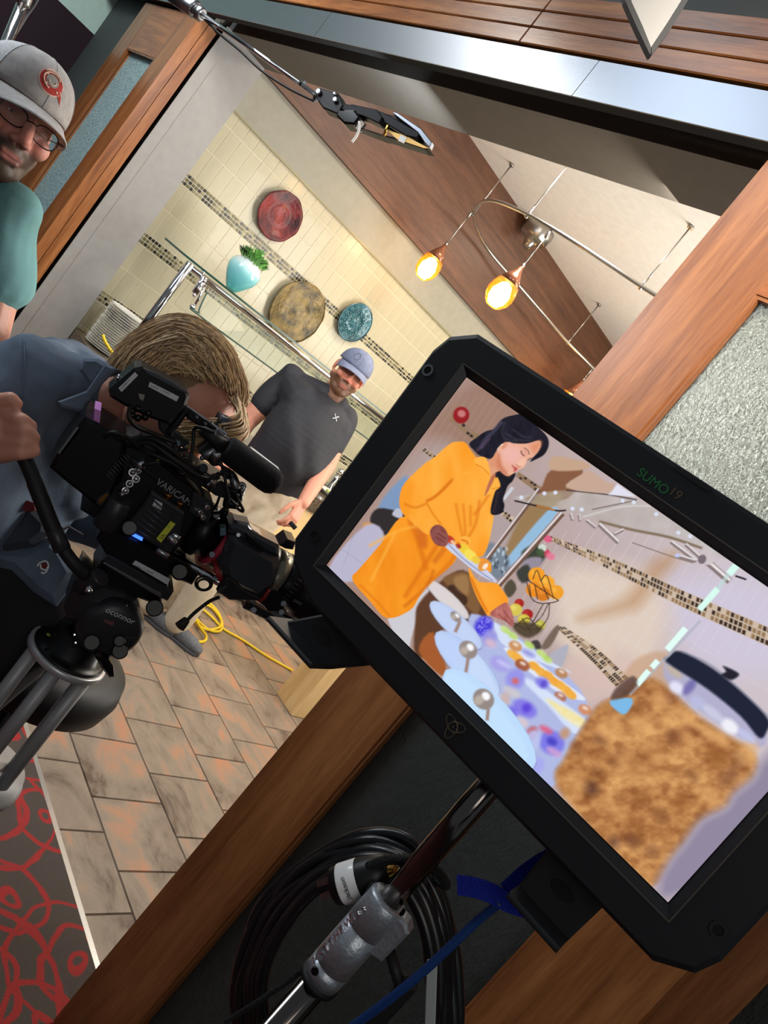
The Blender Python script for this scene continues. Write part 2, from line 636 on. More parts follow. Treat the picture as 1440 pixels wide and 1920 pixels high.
def rain_glass(name, tint, rough, trans, bump, scale, spec=0.5):
    m = mat(name, tint, rough, trans=trans, spec=spec)
    nt = m.node_tree
    b = nt.nodes['Principled BSDF']
    tc = nt.nodes.new('ShaderNodeTexCoord')
    mp = nt.nodes.new('ShaderNodeMapping'); mp.inputs['Scale'].default_value = (1, 1, 0.30)
    nt.links.new(tc.outputs['Object'], mp.inputs[0])
    n = nt.nodes.new('ShaderNodeTexNoise'); n.inputs['Scale'].default_value = scale; n.inputs['Detail'].default_value = 4
    n.inputs['Roughness'].default_value = 0.7
    nt.links.new(mp.outputs[0], n.inputs[0])
    bp = nt.nodes.new('ShaderNodeBump'); bp.inputs['Strength'].default_value = bump; bp.inputs['Distance'].default_value = 0.02
    nt.links.new(n.outputs[0], bp.inputs['Height']); nt.links.new(bp.outputs[0], b.inputs['Normal'])
    return m


rain_glass('rain_glass', (164, 174, 172), 0.10, 0.84, 1.0, 150)
rain_glass('teal_rain_glass', (140, 206, 216), 0.3, 0.0, 1.0, 130)

_m = MATS['teal_rain_glass']; _nt = _m.node_tree  # pale and darker noise in the base colour paints the pane's sparkle
_tc = _nt.nodes.new('ShaderNodeTexCoord'); _n = _nt.nodes.new('ShaderNodeTexNoise'); _n.inputs['Scale'].default_value = 95; _n.inputs['Detail'].default_value = 5
_r = _nt.nodes.new('ShaderNodeValToRGB'); _r.color_ramp.elements[0].position = .38; _r.color_ramp.elements[0].color = rgb(112, 176, 194)
_r.color_ramp.elements[1].position = .66; _r.color_ramp.elements[1].color = rgb(220, 244, 246)
_nt.links.new(_tc.outputs['Object'], _n.inputs[0]); _nt.links.new(_n.outputs[0], _r.inputs[0]); _nt.links.new(_r.outputs[0], _nt.nodes['Principled BSDF'].inputs['Base Color'])
# ------------------------------------------------------------------ the setting
YD, XL, XT, ZC = 1.356, -4.25, -4.35, 3.365
YJ0, YJ1, ZS = 1.495, 1.755, 2.64               # opening wall, front and back faces; soffit height
fl = G().box((-9, -6, -0.12), (4, 9, -0.006)).build('floor', 'floor_grout', kind='structure')
me_full = None
tile_meshes = {}
for r in range(-1, 9):
    y0 = 1.7185+0.3085*r
    y1 = y0+0.3085
    if r == -1:
        y0 = 1.543
    for k in range(-13, 1):
        x0 = -0.25+0.3075*k + (0.154 if r % 2 else 0)
        key = r == -1
        g = 0.0022
        if key not in tile_meshes:
            dx, dy, h, e = 0.3075-2*g, (y1-y0)-2*g, 0.006, 0.002
            t = G()
            t.add([(0, 0, 0), (dx, 0, 0), (dx, dy, 0), (0, dy, 0), (e, e, h), (dx-e, e, h), (dx-e, dy-e, h), (e, dy-e, h)],
                  [(4, 5, 6, 7), (0, 1, 5, 4), (1, 2, 6, 5), (2, 3, 7, 6), (3, 0, 4, 7)])
            o = t.build('floor_tile', 'floor_slate', fl)
            tile_meshes[key] = o.data
        else:
            o = link('floor_tile', tile_meshes[key], fl)
        o.location = (x0+g, y0+g, -0.006)
cp = G().add([(-5.885, -4, .0), (2.2, -4, .0), (2.2, 1.485, .0), (-0.945, 1.485, .0), (-0.945, 1.526, .0), (-4.24, 1.526, .0), (-4.24, 1.43, 0), (-5.885, 1.43, 0), (-5.885, -4, .006), (2.2, -4, .006), (2.2, 1.485, .006), (-0.945, 1.485, .006), (-0.945, 1.526, .006), (-4.24, 1.526, .006), (-4.24, 1.43, .006), (-5.885, 1.43, .006)], [(7, 6, 5, 4, 3, 2, 1, 0), (8, 9, 10, 11, 12, 13, 14, 15)] + [(i, (i+1) % 8, (i+1) % 8+8, i+8) for i in range(8)]).build('carpet', 'carpet')
tag(cp, 'dark grey carpet with red looping ring pattern along the bright metal strip', 'carpet')
mat('strip_metal', (214, 220, 226), 0.25, 0.9)
G().prism(Frame((-8, 1.535, 0), (0, 1, 0), (0, 0, 1)), [(-.011, -.004), (.011, -.004), (.009, .006), (-.009, .006)], 0, 9).build('trim_1', 'strip_metal', kind='structure')

# tiled wall with its mosaic bands, soffit band and wooden bulkhead
wl = G().box((XT-0.3, YJ1-0.3, 0), (XT-0.0022, 8, ZC+0.6)).build('wall_left', 'grout', kind='structure')
PIT_Y, TH, BZ = 0.083, 0.165, {}
rows = []
for z0 in (1.581, 1.746, 1.977, 2.142, 2.307, 1.346, 1.181, 0.945, 0.78):
    rows.append((z0, min(z0+TH, 2.39)))
tm = {}
for z0, z1 in rows:
    for k in range(32):
        y0 = YJ1+0.005+PIT_Y*k
        key = round(z1-z0, 3)
        g = 0.0012
        if key not in tm:
            h, e, dy, dz = 0.006, 0.0015, PIT_Y-2*g, z1-z0-2*g
            t = G().add([(-.004, 0, 0), (-.004, dy, 0), (-.004, dy, dz), (-.004, 0, dz), (h, e, e), (h, dy-e, e), (h, dy-e, dz-e), (h, e, dz-e)],
                        [(4, 5, 6, 7), (0, 1, 5, 4), (1, 2, 6, 5), (2, 3, 7, 6), (3, 0, 4, 7)])
            o = t.build('wall_tile', 'tile_cream', wl)
            tm[key] = o.data
        else:
            o = link('wall_tile', tm[key], wl)
        o.location = (XT-0.006, y0+g, z0+g)
rest = G()                                       # the far end of the tiling, behind monitor and door
for z0, z1 in rows:
    for k in range(32, 72):
        y0 = YJ1+0.005+PIT_Y*k
        rest.box((XT-0.01, y0+.0012, z0+.0012), (XT, y0+PIT_Y-.0012, z1-.0012))
rest.build('wall_tile', 'tile_cream', wl, kind='stuff')
for zb in (1.513, 1.911, 1.113):
    mo = G()
    n = 0.0224
    for i in range(3):
        for k in range(270):
            z0 = zb+i*n
            y0 = YJ1+0.004+k*n
            c = random.choices((0, 1, 2), (0.36, 0.40, 0.24))[0]
            d = 0.0027
            mo.add([(XT-.01, y0+d, z0+d), (XT-.01, y0+n-d, z0+d), (XT-.01, y0+n-d, z0+n-d), (XT-.01, y0+d, z0+n-d),
                    (XT+.001, y0+d, z0+d), (XT+.001, y0+n-d, z0+d), (XT+.001, y0+n-d, z0+n-d), (XT+.001, y0+d, z0+n-d)],
                   [(4, 5, 6, 7), (0, 1, 5, 4), (1, 2, 6, 5), (2, 3, 7, 6), (3, 0, 4, 7)], c)
    mo.build('mosaic_band', ['tile_dark', 'tile_tan', 'tile_pale'], wl, kind='stuff', fix=False)
G().box((XT-0.1, YJ1, 2.392), (XT+0.012, 8, 2.64)).build('soffit_band', 'soffit_paint', wl)
G().box((XT-0.1, YJ1, 2.386), (XT+0.016, 8, 2.396)).build('edge_bead', 'tile_pale', wl)
G().box((XT-0.1, YJ1, 2.64), (XT+0.05, 8, 2.672)).box((XT-0.1, YJ1, 2.672), (XT+0.03, 8, ZC)).build('wall_cladding', 'fascia_wood', wl)
G().box((-7, YJ1-0.2, ZC), (3, 8.2, ZC+0.1)).build('ceiling', 'ceiling_paint', kind='structure')
G().box((-6, 8, 0), (3, 8.2, ZC)).build('wall_back', 'soffit_paint', kind='structure')
G().box((1.6, 1.4, 0), (1.8, 8, ZC)).build('wall_right', 'dark_wall', kind='structure')
# the opening wall
wf = G().box((-6.2, YJ0, 0), (XL, YJ1, ZC+1)).build('wall_front', ['wall_paint'], kind='structure')
G().box((XL, YJ0+0.02, ZS), (1.6, YJ1, ZC+1)).build('header', 'header_paint', wf)
G().box((-0.935, YJ0, 0), (1.59, YJ1, 1.70)).build('wall_panel', 'black_drape', wf)
G().box((-5.88, YJ0-0.06, 0), (-5.1, YJ0-0.001, ZC+1)).build('wall_panel', 'slate_paint', wf)
G().box((XL-0.002, YJ0-0.012, 0), (XL+0.004, YJ0+0.045, ZS)).build('corner_bead', 'wall_paint', wf)
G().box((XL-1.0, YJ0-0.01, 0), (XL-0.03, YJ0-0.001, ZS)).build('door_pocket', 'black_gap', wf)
# side wall of the dining room, teal above a dark band
wo = G().box((-6.2, -5, 2.336), (-5.9, YJ0, 4.4)).build('wall_side', 'teal_paint', kind='structure')
G().box((-6.2, -5, 0), (-5.89, YJ0, 2.336)).build('wall_panel', 'maroon_panel', wo)
# fascia: two runs of brushed steel over the track, three planks above
tr = G().box((-7, 1.335, 2.60), (3, 1.36, 2.69)).build('trim_2', 'black_gap', kind='structure')
YF = 1.33
xs = [on(590, 70, 'y', YF)[0], on(1098, 150, 'y', YF)[0]]
for a, b in ((-6.4, xs[0]), (xs[0], xs[1]), (xs[1], 2.6)):
    G().box((a+.0012, YF-0.004, 2.585), (b-.0012, YF, 2.692)).build('metal_plate', 'steel', tr)
G().box((-6.4, YF, 2.585), (2.6, YF+0.03, 2.592)).build('track_lip', 'black_gap', tr)
tp = G().box((-7, YF+0.02, 2.692), (3, YJ0+0.02, 2.875)).build('trim_3', 'black_gap', kind='structure')
xj = on(1008, 40, 'y', YF)[0]
for i in range(3):
    z0 = 2.70+0.053*i
    for a, b in ((-6.4, xj-.001), (xj+.001, 2.6)):
        Fp = Frame((0, YF-0.002, 0), (1, 0, 0), (0, 0, 1))
        G().fbox(Fp, (a, b), (z0+.0012, z0+0.0518), (-0.025, 0.006), bev=0.003).build('plank', 'plank_wood', tp)
G().box((-6.4, YF+0.04, 2.86), (2.6, YJ0+0.02, 4.4)).build('wall_panel', 'dark_wall', tp)


# doors: stiles, rails, textured pane
def door(name, x0, x1, y0, st, z1, glass, gm, th=0.052, side='r'):
    zt = 2.30
    d = G().box((x0, y0, 0.012), (x0+st, y0+th, z1)).build(name, 'door_wood', kind='structure')
    G().box((x1-st, y0, 0.012), (x1, y0+th, z1)).build('stile', 'door_wood', d)
    G().box((x0+st, y0+.001, zt), (x1-st, y0+th-.001, z1)).build('rail', 'door_wood_x', d)
    G().box((x0+st, y0+.001, 0.012), (x1-st, y0+th-.001, 0.26)).build('rail', 'door_wood_x', d)
    g0 = y0+th*0.62
    G().box((x0+st, g0, 0.26), (x1-st, g0+0.008, zt)).build('glass_pane', gm, d)
    b = 0.008
    bd = G()
    Fd = Frame((0, y0+0.004, 0), (1, 0, 0), (0, 0, 1))
    o = [(x0+st, .26), (x1-st, .26), (x1-st, zt), (x0+st, zt)]
    i = [(x0+st+b, .26+b), (x1-st-b, .26+b), (x1-st-b, zt-b), (x0+st+b, zt-b)]
    bd.ring(Fd, o, i, 0, -0.012)
    bd.build('glazing_bead', 'door_wood', d)
    return d


door('door_1', -5.08, -4.25, YD, 0.185, 2.575, None, 'teal_rain_glass')
door('door_2', -5.08, -4.25, YD+0.0555, 0.185, 2.575, None, 'rain_glass')
door('door_4', -0.291, 0.55, YD+0.0605, 0.187, 2.575, None, 'rain_glass')
door('door_3', -1.028, -0.17, YD+0.004, 0.187, 2.575, None, 'rain_glass')
# ------------------------------------------------------------------ field monitor in front of the door
mat('monitor_black', (24, 26, 30), 0.5, bump=0.05, bscale=900)
mat('monitor_edge', (27, 28, 31), 0.5)
mat('bezel_line', (110, 104, 94), 0.35, 0.6)
mat('green_print', (40, 120, 66), 0.5)
mat('brass_line', (120, 104, 84), 0.4, 0.7)
MON = Frame((-0.317, 0.586, 1.637), (.9729, .2306, .0185), N=(.2312, -.9717, -.0479))
mon = thing('field_monitor', 'large black field monitor showing a woman in an orange dress at a buffet', 'monitor', MON.p(0, -.15, -.03))
OUT = [(-.2525, -.118), (-.2525, .118), (-.246, .138), (-.222, .1545), (.222, .1545), (.246, .138), (.2525, .118), (.2525, -.118), (.246, -.138), (.222, -.1545), (-.19, -.1545), (-.236, -.138)]
SW, SH = .2048, .1152


def inset_rect(w, h, n=12):
    c = [(-w, -h), (-w, h), (-w, h), (-w+.001, h), (w-.001, h), (w, h), (w, h), (w, -h), (w, -h), (w-.001, -h), (-w+.001, -h), (-w, -h)]
    return c


g = G()
INN = inset_rect(SW+.008, SH+.008)
INN2 = inset_rect(SW+.001, SH+.001)
k = 0.004
OUTi = [(x*(1-k/.25), y*(1-k/.15)) for x, y in OUT]
n = 12
vs, fs = [], []
for pts, c in ((OUT, -.055), (OUT, -.004), (OUTi, 0), (INN, 0), (INN2, -.006)):
    vs += [MON.p(x, y, c) for x, y in pts]
for r in range(4):
    for i in range(n):
        j = (i+1) % n
        fs.append((r*n+i, r*n+j, (r+1)*n+j, (r+1)*n+i))
fs.append(tuple(range(n)))
g.add(vs, fs)
g.build('bezel', 'monitor_black', mon)
G().fbox(MON, (-.17, .17), (-.10, .10), (-.085, -.054), bev=.012).build('rear_housing', 'monitor_black', mon)
G().fbox(MON, (-.05, .05), (-.05, .05), (-.105, -.084), bev=.006).build('mount_plate', 'black_metal', mon)
G().ring(MON, inset_rect(SW+.0088, SH+.0088), inset_rect(SW+.0078, SH+.0078), -.0004, .0007).build('bezel_lip', 'bezel_line', mon)
sc = G()
for x, y in ((-.241, .099), (-.2335, -.1), (.2385, -.102), (.2385, .1)):
    sc = G()
    f2 = Frame(MON.p(x, y, 0), MON.X, MON.Y)
    o = [(.0062*math.cos(a*.5236), .0062*math.sin(a*.5236)) for a in range(12)]
    i_ = [(.0040*math.cos(a*.5236), .0040*math.sin(a*.5236)) for a in range(12)]
    sc.ring(f2, o, i_, -.0005, .0012)
    sc.prism(f2, i_, -.001, .0003, 1)
    sc.build('screw_hole', ['dull_metal' if y > 0 else 'monitor_edge', 'black_gap'], mon)
for a0, a1, lean in ((-.223, -.10, 1), (.118, .172, 0)):
    ear = [(a0, -.2025), (a1-.05*lean, -.2025), (a1, -.150), (a0+.045*lean, -.150)] if lean else [(a0, -.2085), (a1, -.2085), (a1+.004, -.152), (a0-.002, -.152)]
    ft = G().prism(MON, ear, -.05, -.030, 0, .003).prism(MON, [(ear[0][0], ear[0][1]), (ear[1][0], ear[1][1]), (ear[1][0], ear[1][1]+.006), (ear[0][0], ear[0][1]+.006)], -.05, -.004, 0, .002)
    e = ft.build('foot_bracket', 'monitor_edge', mon)
    cx, cy = (sum(p[0] for p in ear)/4-.012*lean, -.178)
    f2 = Frame(MON.p(cx, cy, -.0298), MON.X, MON.Y)
    G().prism(f2, [(.011*math.cos(t*.5236)*(1.3 if lean else 1), .0065*math.sin(t*.5236)) for t in range(12)], 0, .0006).build('slot', 'black_gap', e)
text('model_lettering', 'SUMO', MON, *MON.uv(1192, 889), 0.0, .0108, 'green_print', mon, ang=-.03, th=.0003)
text('model_lettering', '19', MON, *MON.uv(1251, 924), 0.0, .0108, 'brass_line', mon, ang=-.03, th=.0003)
lg = G()
cu, cv = MON.uv(850, 1363)
for a in (0.6, 2.7, 4.8):
    lg.tube([MON.p(cu+.0085*math.cos(t)*math.cos(a)-.0042*math.sin(t)*math.sin(a)+.003*math.cos(a), cv+.0085*math.cos(t)*math.sin(a)+.0042*math.sin(t)*math.cos(a)+.003*math.sin(a), .0006)
             for t in np.linspace(0, 6.283, 25)[:-1]], .00035, 5, closed=True)
lg.ball(MON.p(cu, cv, .0005), .0007, n=8, m=5)
lg.build('orbit_emblem', 'brass_line', mon)
bx = G().fbox(MON, (.008, .040), (.1490, .1525), (-.003, .0012)).build('record_lamp', 'monitor_edge', mon)

# ---- the picture on the screen (flat, lies in the screen plane)
NX, NY = 620, 350
ga, gb = np.meshgrid(np.linspace(-SW, SW, NX+1), np.linspace(-SH, SH, NY+1))
Pw = MON.O + MON.X*ga[..., None] + MON.Y*gb[..., None] - EYE
zc = Pw @ _F
PX = 720+FPX*(Pw @ CR)/zc
PY = 960+FPX*(Pw @ CD)/zc
IMG = np.zeros(PX.shape+(3,))
rngp = np.random.default_rng(3)


def vnoise(sx, sy=None, seed=0, oct=3):
    sy = sy or sx
    out = np.zeros(PX.shape); amp = 1.0
    for o in range(oct):
        r = np.random.default_rng(seed*17+o)
        T = r.random((64, 64))
        x = PX/sx*(2**o); y = PY/sy*(2**o)
        xi = np.floor(x).astype(int); yi = np.floor(y).astype(int)
        fx = x-xi; fy = y-yi
        fx = fx*fx*(3-2*fx); fy = fy*fy*(3-2*fy)
        q = lambda a, b: T[b % 64, a % 64]
        out += amp*((q(xi, yi)*(1-fx)+q(xi+1, yi)*fx)*(1-fy)+(q(xi, yi+1)*(1-fx)+q(xi+1, yi+1)*fx)*fy)
        amp *= .5
    return out/1.75


def sdf(pts, box):
    x = PX[box]; y = PY[box]
    d = np.full(x.shape, 1e9); ins = np.zeros(x.shape, bool)
    n = len(pts)
    for i in range(n):
        ax, ay = pts[i]; bx, by = pts[(i+1) % n]
        ex, ey = bx-ax, by-ay
        t = np.clip(((x-ax)*ex+(y-ay)*ey)/(ex*ex+ey*ey+1e-9), 0, 1)
        d = np.minimum(d, (x-ax-t*ex)**2+(y-ay-t*ey)**2)
        c = ((ay > y) != (by > y)) & (x < (bx-ax)*(y-ay)/((by-ay) if by != ay else 1e-9)+ax)
        ins ^= c
    d = np.sqrt(d)
    return np.where(ins, -d, d)


def smooth_pts(pts):
    return [(p[0], p[1]) for p in bez(pts, 4, True)]


def paint(T, pts, col, soft=1.6, a=1.0, col2=None, nz=None, curve=True):
    """fill an outline given in a traced detail T=(x0,y0,scale); col may run to col2 by a noise or along the outline"""
    P = [(T[0]+x/T[2], T[1]+y/T[2]) for x, y in pts]
    if curve and len(P) > 3:
        P = smooth_pts(P)
    x0 = min(p[0] for p in P)-soft*2; x1 = max(p[0] for p in P)+soft*2
    y0 = min(p[1] for p in P)-soft*2; y1 = max(p[1] for p in P)+soft*2
    m = (PX >= x0) & (PX <= x1) & (PY >= y0) & (PY <= y1)
    if not m.any():
        return
    r = np.where(m.any(1))[0]; c = np.where(m.any(0))[0]
    box = (slice(r[0], r[-1]+1), slice(c[0], c[-1]+1))
    al = np.clip(.5-sdf(P, box)/soft, 0, 1)*a
    cc = np.array(col, float)
    if col2 is not None:
        w = nz[box] if nz is not None else np.clip((PY[box]-y0)/(y1-y0), 0, 1)
        cc = cc*(1-w[..., None])+np.array(col2, float)*w[..., None]
    IMG[box] = IMG[box]*(1-al[..., None])+cc*al[..., None]


def line(T, pts, w, col, soft=1.2, a=1.0, closed=False):
    """a stroke w photo pixels wide"""
    P = [np.array(p, float) for p in (bez(pts, 4) if len(pts) > 2 else pts)]
    L, Rr = [], []
    for i, p in enumerate(P):
        t = P[min(i+1, len(P)-1)]-P[max(i-1, 0)]
        nn = np.array([-t[1], t[0]])/(np.linalg.norm(t)+1e-9)*w*T[2]/2
        L.append(tuple(p+nn)); Rr.append(tuple(p-nn))
    paint(T, L+Rr[::-1], col, soft, a, curve=False)


def oval(T, cx, cy, rx, ry, col, ang=0.0, soft=1.6, a=1.0, col2=None, nz=None):
    ca, sa = math.cos(ang), math.sin(ang)
    paint(T, [(cx+rx*math.cos(t)*ca-ry*math.sin(t)*sa, cy+rx*math.cos(t)*sa+ry*math.sin(t)*ca) for t in np.linspace(0, 6.283, 21)[:-1]],
          col, soft, a, col2, nz, curve=False)


TA, TB_, TH_, TT, TJ, TS = (600, 720, 2.88), (900, 950, 2.667), (860, 760, 7.2), (780, 1060, 4.5), (1020, 1180, 3.4286), (940, 880, 2.88)
# wall
w1 = np.clip((PX-650)/700, 0, 1)
IMG[:] = np.array((164, 132, 120.))*(1-w1[..., None])+np.array((206, 194, 200.))*w1[..., None]
paint(TA, [(560, 200), (860, -50), (1100, 150), (1000, 420), (700, 400)], (156, 122, 106), 40, .9)
paint(TA, [(120, 950), (420, 480), (640, 300), (700, 420), (520, 760), (250, 1050)], (178, 160, 158), 40, .9)
paint(TA, [(960, 560), (1240, 560), (1160, 740), (980, 900), (900, 800)], (176, 160, 160), 20, .9)
paint(TS, [(900, 600), (1500, 640), (1500, 1100), (1000, 1000)], (208, 200, 220), 60, .9)
paint(TS, [(300, 520), (760, 560), (900, 800), (700, 1200), (300, 900)], (226, 208, 192), 60, .9)
paint(TJ, [(0, 330), (300, 100), (600, 200), (450, 420), (200, 500)], (216, 190, 182), 30, .8)
paint(TJ, [(60, 30), (380, 60), (430, 200), (260, 200)], (226, 206, 186), 20, .6)
# joints of the tiles
for i in range(26):
    x = -400+i*78
    line(TS, [(x+430, 330), (x, 1000)], .9, (226, 220, 226), 1.5, .55)
for y0 in (640, 850):
    line(TS, [(350, y0-110), (900, y0+210), (1440, y0+560)], .8, (226, 220, 226), 1.5, .5)
for i in range(8):
    x = 560+i*40
    line(TA, [(x+150, 40+i*6), (x-150, 520)], .7, (212, 180, 164), 1.5, .35)
# warm shadow on the wall
paint(TS, [(930, 440), (820, 480), (770, 540), (700, 640), (620, 710), (440, 780), (430, 810), (640, 770), (740, 740), (830, 620), (930, 500)], (186, 140, 98), 30, .62)


def mosaic(T, top, bot, n, rows=3, dark=(60, 44, 36), mid=(150, 120, 88), lite=(206, 186, 166), seed=1, a=1.0):
    r = random.Random(seed)
    top = bez(top, 12); bot = bez(bot, 12)
    f = lambda P, t: (lambda q: P[min(int(q), len(P)-2)]*(1-(q-min(int(q), len(P)-2)))+P[min(int(q), len(P)-2)+1]*(q-min(int(q), len(P)-2)))(t*(len(P)-1))
    paint(T, [tuple(p) for p in top]+[tuple(p) for p in bot[::-1]], lite, 1.5, a, curve=False)
    for i in range(n):
        for k in range(rows):
            t0, t1 = (i+.12)/n, (i+.86)/n
            v0, v1 = (k+.12)/rows, (k+.88)/rows
            A0, A1, B0, B1 = f(top, t0), f(top, t1), f(bot, t0), f(bot, t1)
            c = r.choices((dark, mid, lite), (.42, .38, .2))[0]
            paint(T, [tuple(A0*(1-v0)+B0*v0), tuple(A1*(1-v0)+B1*v0), tuple(A1*(1-v1)+B1*v1), tuple(A0*(1-v1)+B0*v1)], c, 1.3, a, curve=False)


mosaic(TS, [(235, 345), (600, 480), (1000, 660), (1560, 900)], [(250, 378), (590, 545), (980, 745), (1540, 1000)], 70, seed=2)
mosaic(TJ, [(120, -20), (330, 120), (540, 310)], [(60, -20), (260, 170), (450, 370)], 34, seed=4)
mosaic(TA, [(705, 155), (870, 285)], [(680, 185), (845, 315)], 9, 2, seed=5, lite=(150, 124, 104))
mosaic(TA, [(1060, 465), (1200, 560)], [(1045, 490), (1170, 585)], 8, 2, seed=6, lite=(150, 124, 104))
mosaic(TA, [(550, 335), (620, 385)], [(535, 350), (600, 400)], 4, 2, seed=7)
mosaic(TA, [(970, 668), (1040, 715)], [(955, 690), (1020, 745)], 4, 2, seed=8)
# passage and left background
paint(TA, [(1240, 455), (1410, 450), (1330, 610), (1100, 620), (1180, 560)], (136, 92, 66), 4)
paint(TA, [(1255, 380), (1440, 420), (1410, 455), (1240, 455)], (198, 164, 138), 4)
paint(TA, [(1060, 730), (1180, 590), (1300, 600), (1100, 830), (960, 980)], (150, 118, 76), 8, .9)
paint(TA, [(1215, 680), (1270, 690), (1100, 900), (1000, 990), (980, 960)], (150, 188, 220), 4)
paint(TA, [(300, 660), (440, 490), (470, 560), (440, 690)], (126, 152, 190), 6)
paint(TA, [(255, 735), (300, 665), (430, 690), (440, 720), (330, 815)], (50, 44, 46), 4)
paint(TA, [(375, 700), (400, 665), (430, 680), (425, 720)], (190, 190, 206), 3)
paint(TA, [(215, 760), (260, 745), (330, 810), (290, 850)], (214, 150, 90), 5)
paint(TA, [(30, 990), (235, 755), (330, 830), (170, 1060)], (186, 182, 206), 5)
line(TA, [(90, 880), (270, 1000)], .8, (150, 146, 176), 1.5, .6)
line(TA, [(180, 770), (110, 980)], .8, (150, 146, 176), 1.5, .6)
paint(TA, [(350, 1270), (430, 1240), (560, 1090), (580, 1120), (500, 1300), (470, 1420), (480, 1500)], (206, 204, 212), 4)
paint(TA, [(500, 1280), (520, 1180), (640, 1060), (760, 1000), (860, 1100), (900, 1240), (640, 1330), (600, 1460), (500, 1460)], (96, 62, 44), 5)
paint(TT, [(0, 720), (120, 560), (230, 840), (190, 930)], (166, 92, 48), 5)
paint(TT, [(210, 100), (420, 60), (520, 320), (470, 400), (300, 220)], (128, 92, 58), 5)
paint(TT, [(245, 200), (300, 160), (410, 270), (380, 330)], (70, 46, 34), 4)
paint(TT, [(300, 100), (410, 80), (420, 240), (330, 200)], (170, 130, 84), 6, .7)
# glassware, flowers behind
paint(TA, [(900, 850), (990, 900), (1010, 1010), (930, 1050), (880, 930)], (120, 132, 146), 8)
for i in range(26):
    oval(TA, 900+rngp.random()*110, 870+rngp.random()*150, 7, 12, (190, 206, 220) if i % 2 else (62, 70, 84), soft=2, a=.7)
paint(TA, [(1080, 900), (1160, 860), (1220, 900), (1160, 980), (1100, 960)], (58, 64, 52), 6)
for x, y, c in ((1220, 830, (226, 90, 130)), (1210, 905, (214, 70, 100)), (1190, 880, (220, 230, 220)), (1180, 905, (70, 90, 60)), (1235, 925, (230, 120, 150))):
    oval(TA, x, y, 24, 20, c, .5, 3, .9)
paint(TA, [(1080, 960), (1130, 930), (1190, 940), (1150, 1010), (1090, 1010)], (150, 140, 156), 5)
paint(TA, [(1050, 1010), (1110, 970), (1130, 1040), (1080, 1070)], (64, 64, 58), 5)
paint(TA, [(980, 1100), (1020, 1050), (1050, 1100), (1010, 1150)], (84, 76, 62), 4)
# chrome posts and glass shelf
for pts, w in (([(1300, 690), (950, 1085)], 11), ([(1175, 560), (890, 940)], 8)):
    line(TA, pts, w, (112, 84, 70), 1.6)
    line(TA, [(p[0]-5, p[1]-4) for p in pts], w*.38, (226, 216, 220), 1.6)
line(TA, [(1030, 550), (980, 615)], 6, (206, 208, 216))
paint(TS, [(55, 150), (180, 125), (340, 105), (560, 125), (720, 155), (900, 260), (1250, 470), (1180, 470), (1020, 400), (780, 330), (560, 285), (430, 250), (330, 215)], (168, 162, 150), 4, .5, (206, 204, 200), vnoise(24, seed=3))
line(TS, [(60, 162), (200, 195), (290, 216), (340, 214)], 3, (44, 36, 34))
line(TS, [(180, 190), (280, 214)], 2.6, (196, 120, 50))
line(TS, [(520, 275), (700, 320), (900, 360), (1080, 420)], 5, (122, 104, 82), 3, .9)
line(TS, [(340, 105), (560, 128), (725, 157)], 2.2, (70, 58, 56), 1.5)
line(TS, [(480, 210), (720, 160)], 1.8, (110, 100, 96), 1.5)
line(TS, [(430, 250), (640, 195), (800, 190)], 3, (224, 224, 222), 3, .6)
for x, y in ((97, 145), (222, 122), (282, 118), (375, 205), (425, 210), (648, 162), (708, 170), (830, 235), (950, 335), (1015, 355)):
    oval(TS, x, y, 11, 11, (220, 226, 246), soft=2)
for pts, w in (([(520, 290), (625, 390)], 9), ([(600, 345), (650, 320)], 6), ([(450, 270), (500, 310)], 5), ([(365, 235), (375, 270)], 6), ([(410, 240), (415, 275)], 5),
               ([(910, 385), (1050, 490)], 8), ([(990, 400), (1080, 480)], 7), ([(1080, 470), (1230, 600)], 13), ([(940, 460), (1040, 490)], 7)):
    line(TS, pts, w, (136, 120, 120), 2)
    line(TS, [(p[0]+3, p[1]-6) for p in pts], w*.4, (236, 230, 230), 2)
oval(TS, 1110, 485, 30, 26, (206, 196, 200)); oval(TS, 1080, 480, 22, 26, (120, 108, 116), .4)
oval(TS, 945, 460, 14, 12, (190, 200, 240), soft=3)
line(TS, [(700, 390), (900, 460), (1030, 500)], 1.6, (120, 106, 90), 1.5)
line(TS, [(1260, 570), (1320, 590)], 3.5, (40, 36, 40))
paint(TS, [(570, 130), (620, 70), (720, 140)], (226, 224, 240), 3)
paint(TS, [(340, 90), (420, 20), (470, 0), (560, 60), (600, 75), (560, 120)], (200, 168, 148), 3)
# fruit stand
for x, y, r, c in ((180, 567, 46, (244, 158, 40)), (235, 610, 44, (246, 168, 52)), (285, 660, 42, (240, 160, 44)), (165, 645, 44, (236, 142, 34)), (215, 670, 40, (216, 122, 30)), (85, 720, 26, (170, 40, 34)), (65, 755, 36, (214, 196, 86)), (130, 780, 30, (166, 36, 34)), (110, 810, 34, (206, 190, 70)), (200, 838, 28, (188, 182, 74))):
    oval(TS, x, y, r, r*.94, c, soft=2.2)
    oval(TS, x-r*.28, y-r*.3, r*.42, r*.36, tuple(min(255, q+26) for q in c), soft=5, a=.7)
for pts in ([(120, 585), (200, 640), (300, 705)], [(125, 600), (150, 690), (200, 720), (270, 715), (300, 705)], [(200, 600), (235, 570), (270, 690)], [(160, 590), (180, 540), (205, 600), (245, 700)], [(140, 620), (150, 690)],
            [(170, 620), (185, 700)], [(245, 720), (200, 800), (130, 860)], [(215, 725), (150, 840)], [(250, 720), (240, 800), (180, 880)], [(40, 820), (120, 860), (190, 860)], [(60, 850), (130, 800), (190, 860)], [(100, 800), (150, 880)]):
    line(TS, pts, 1.7, (58, 42, 36), 1.2)
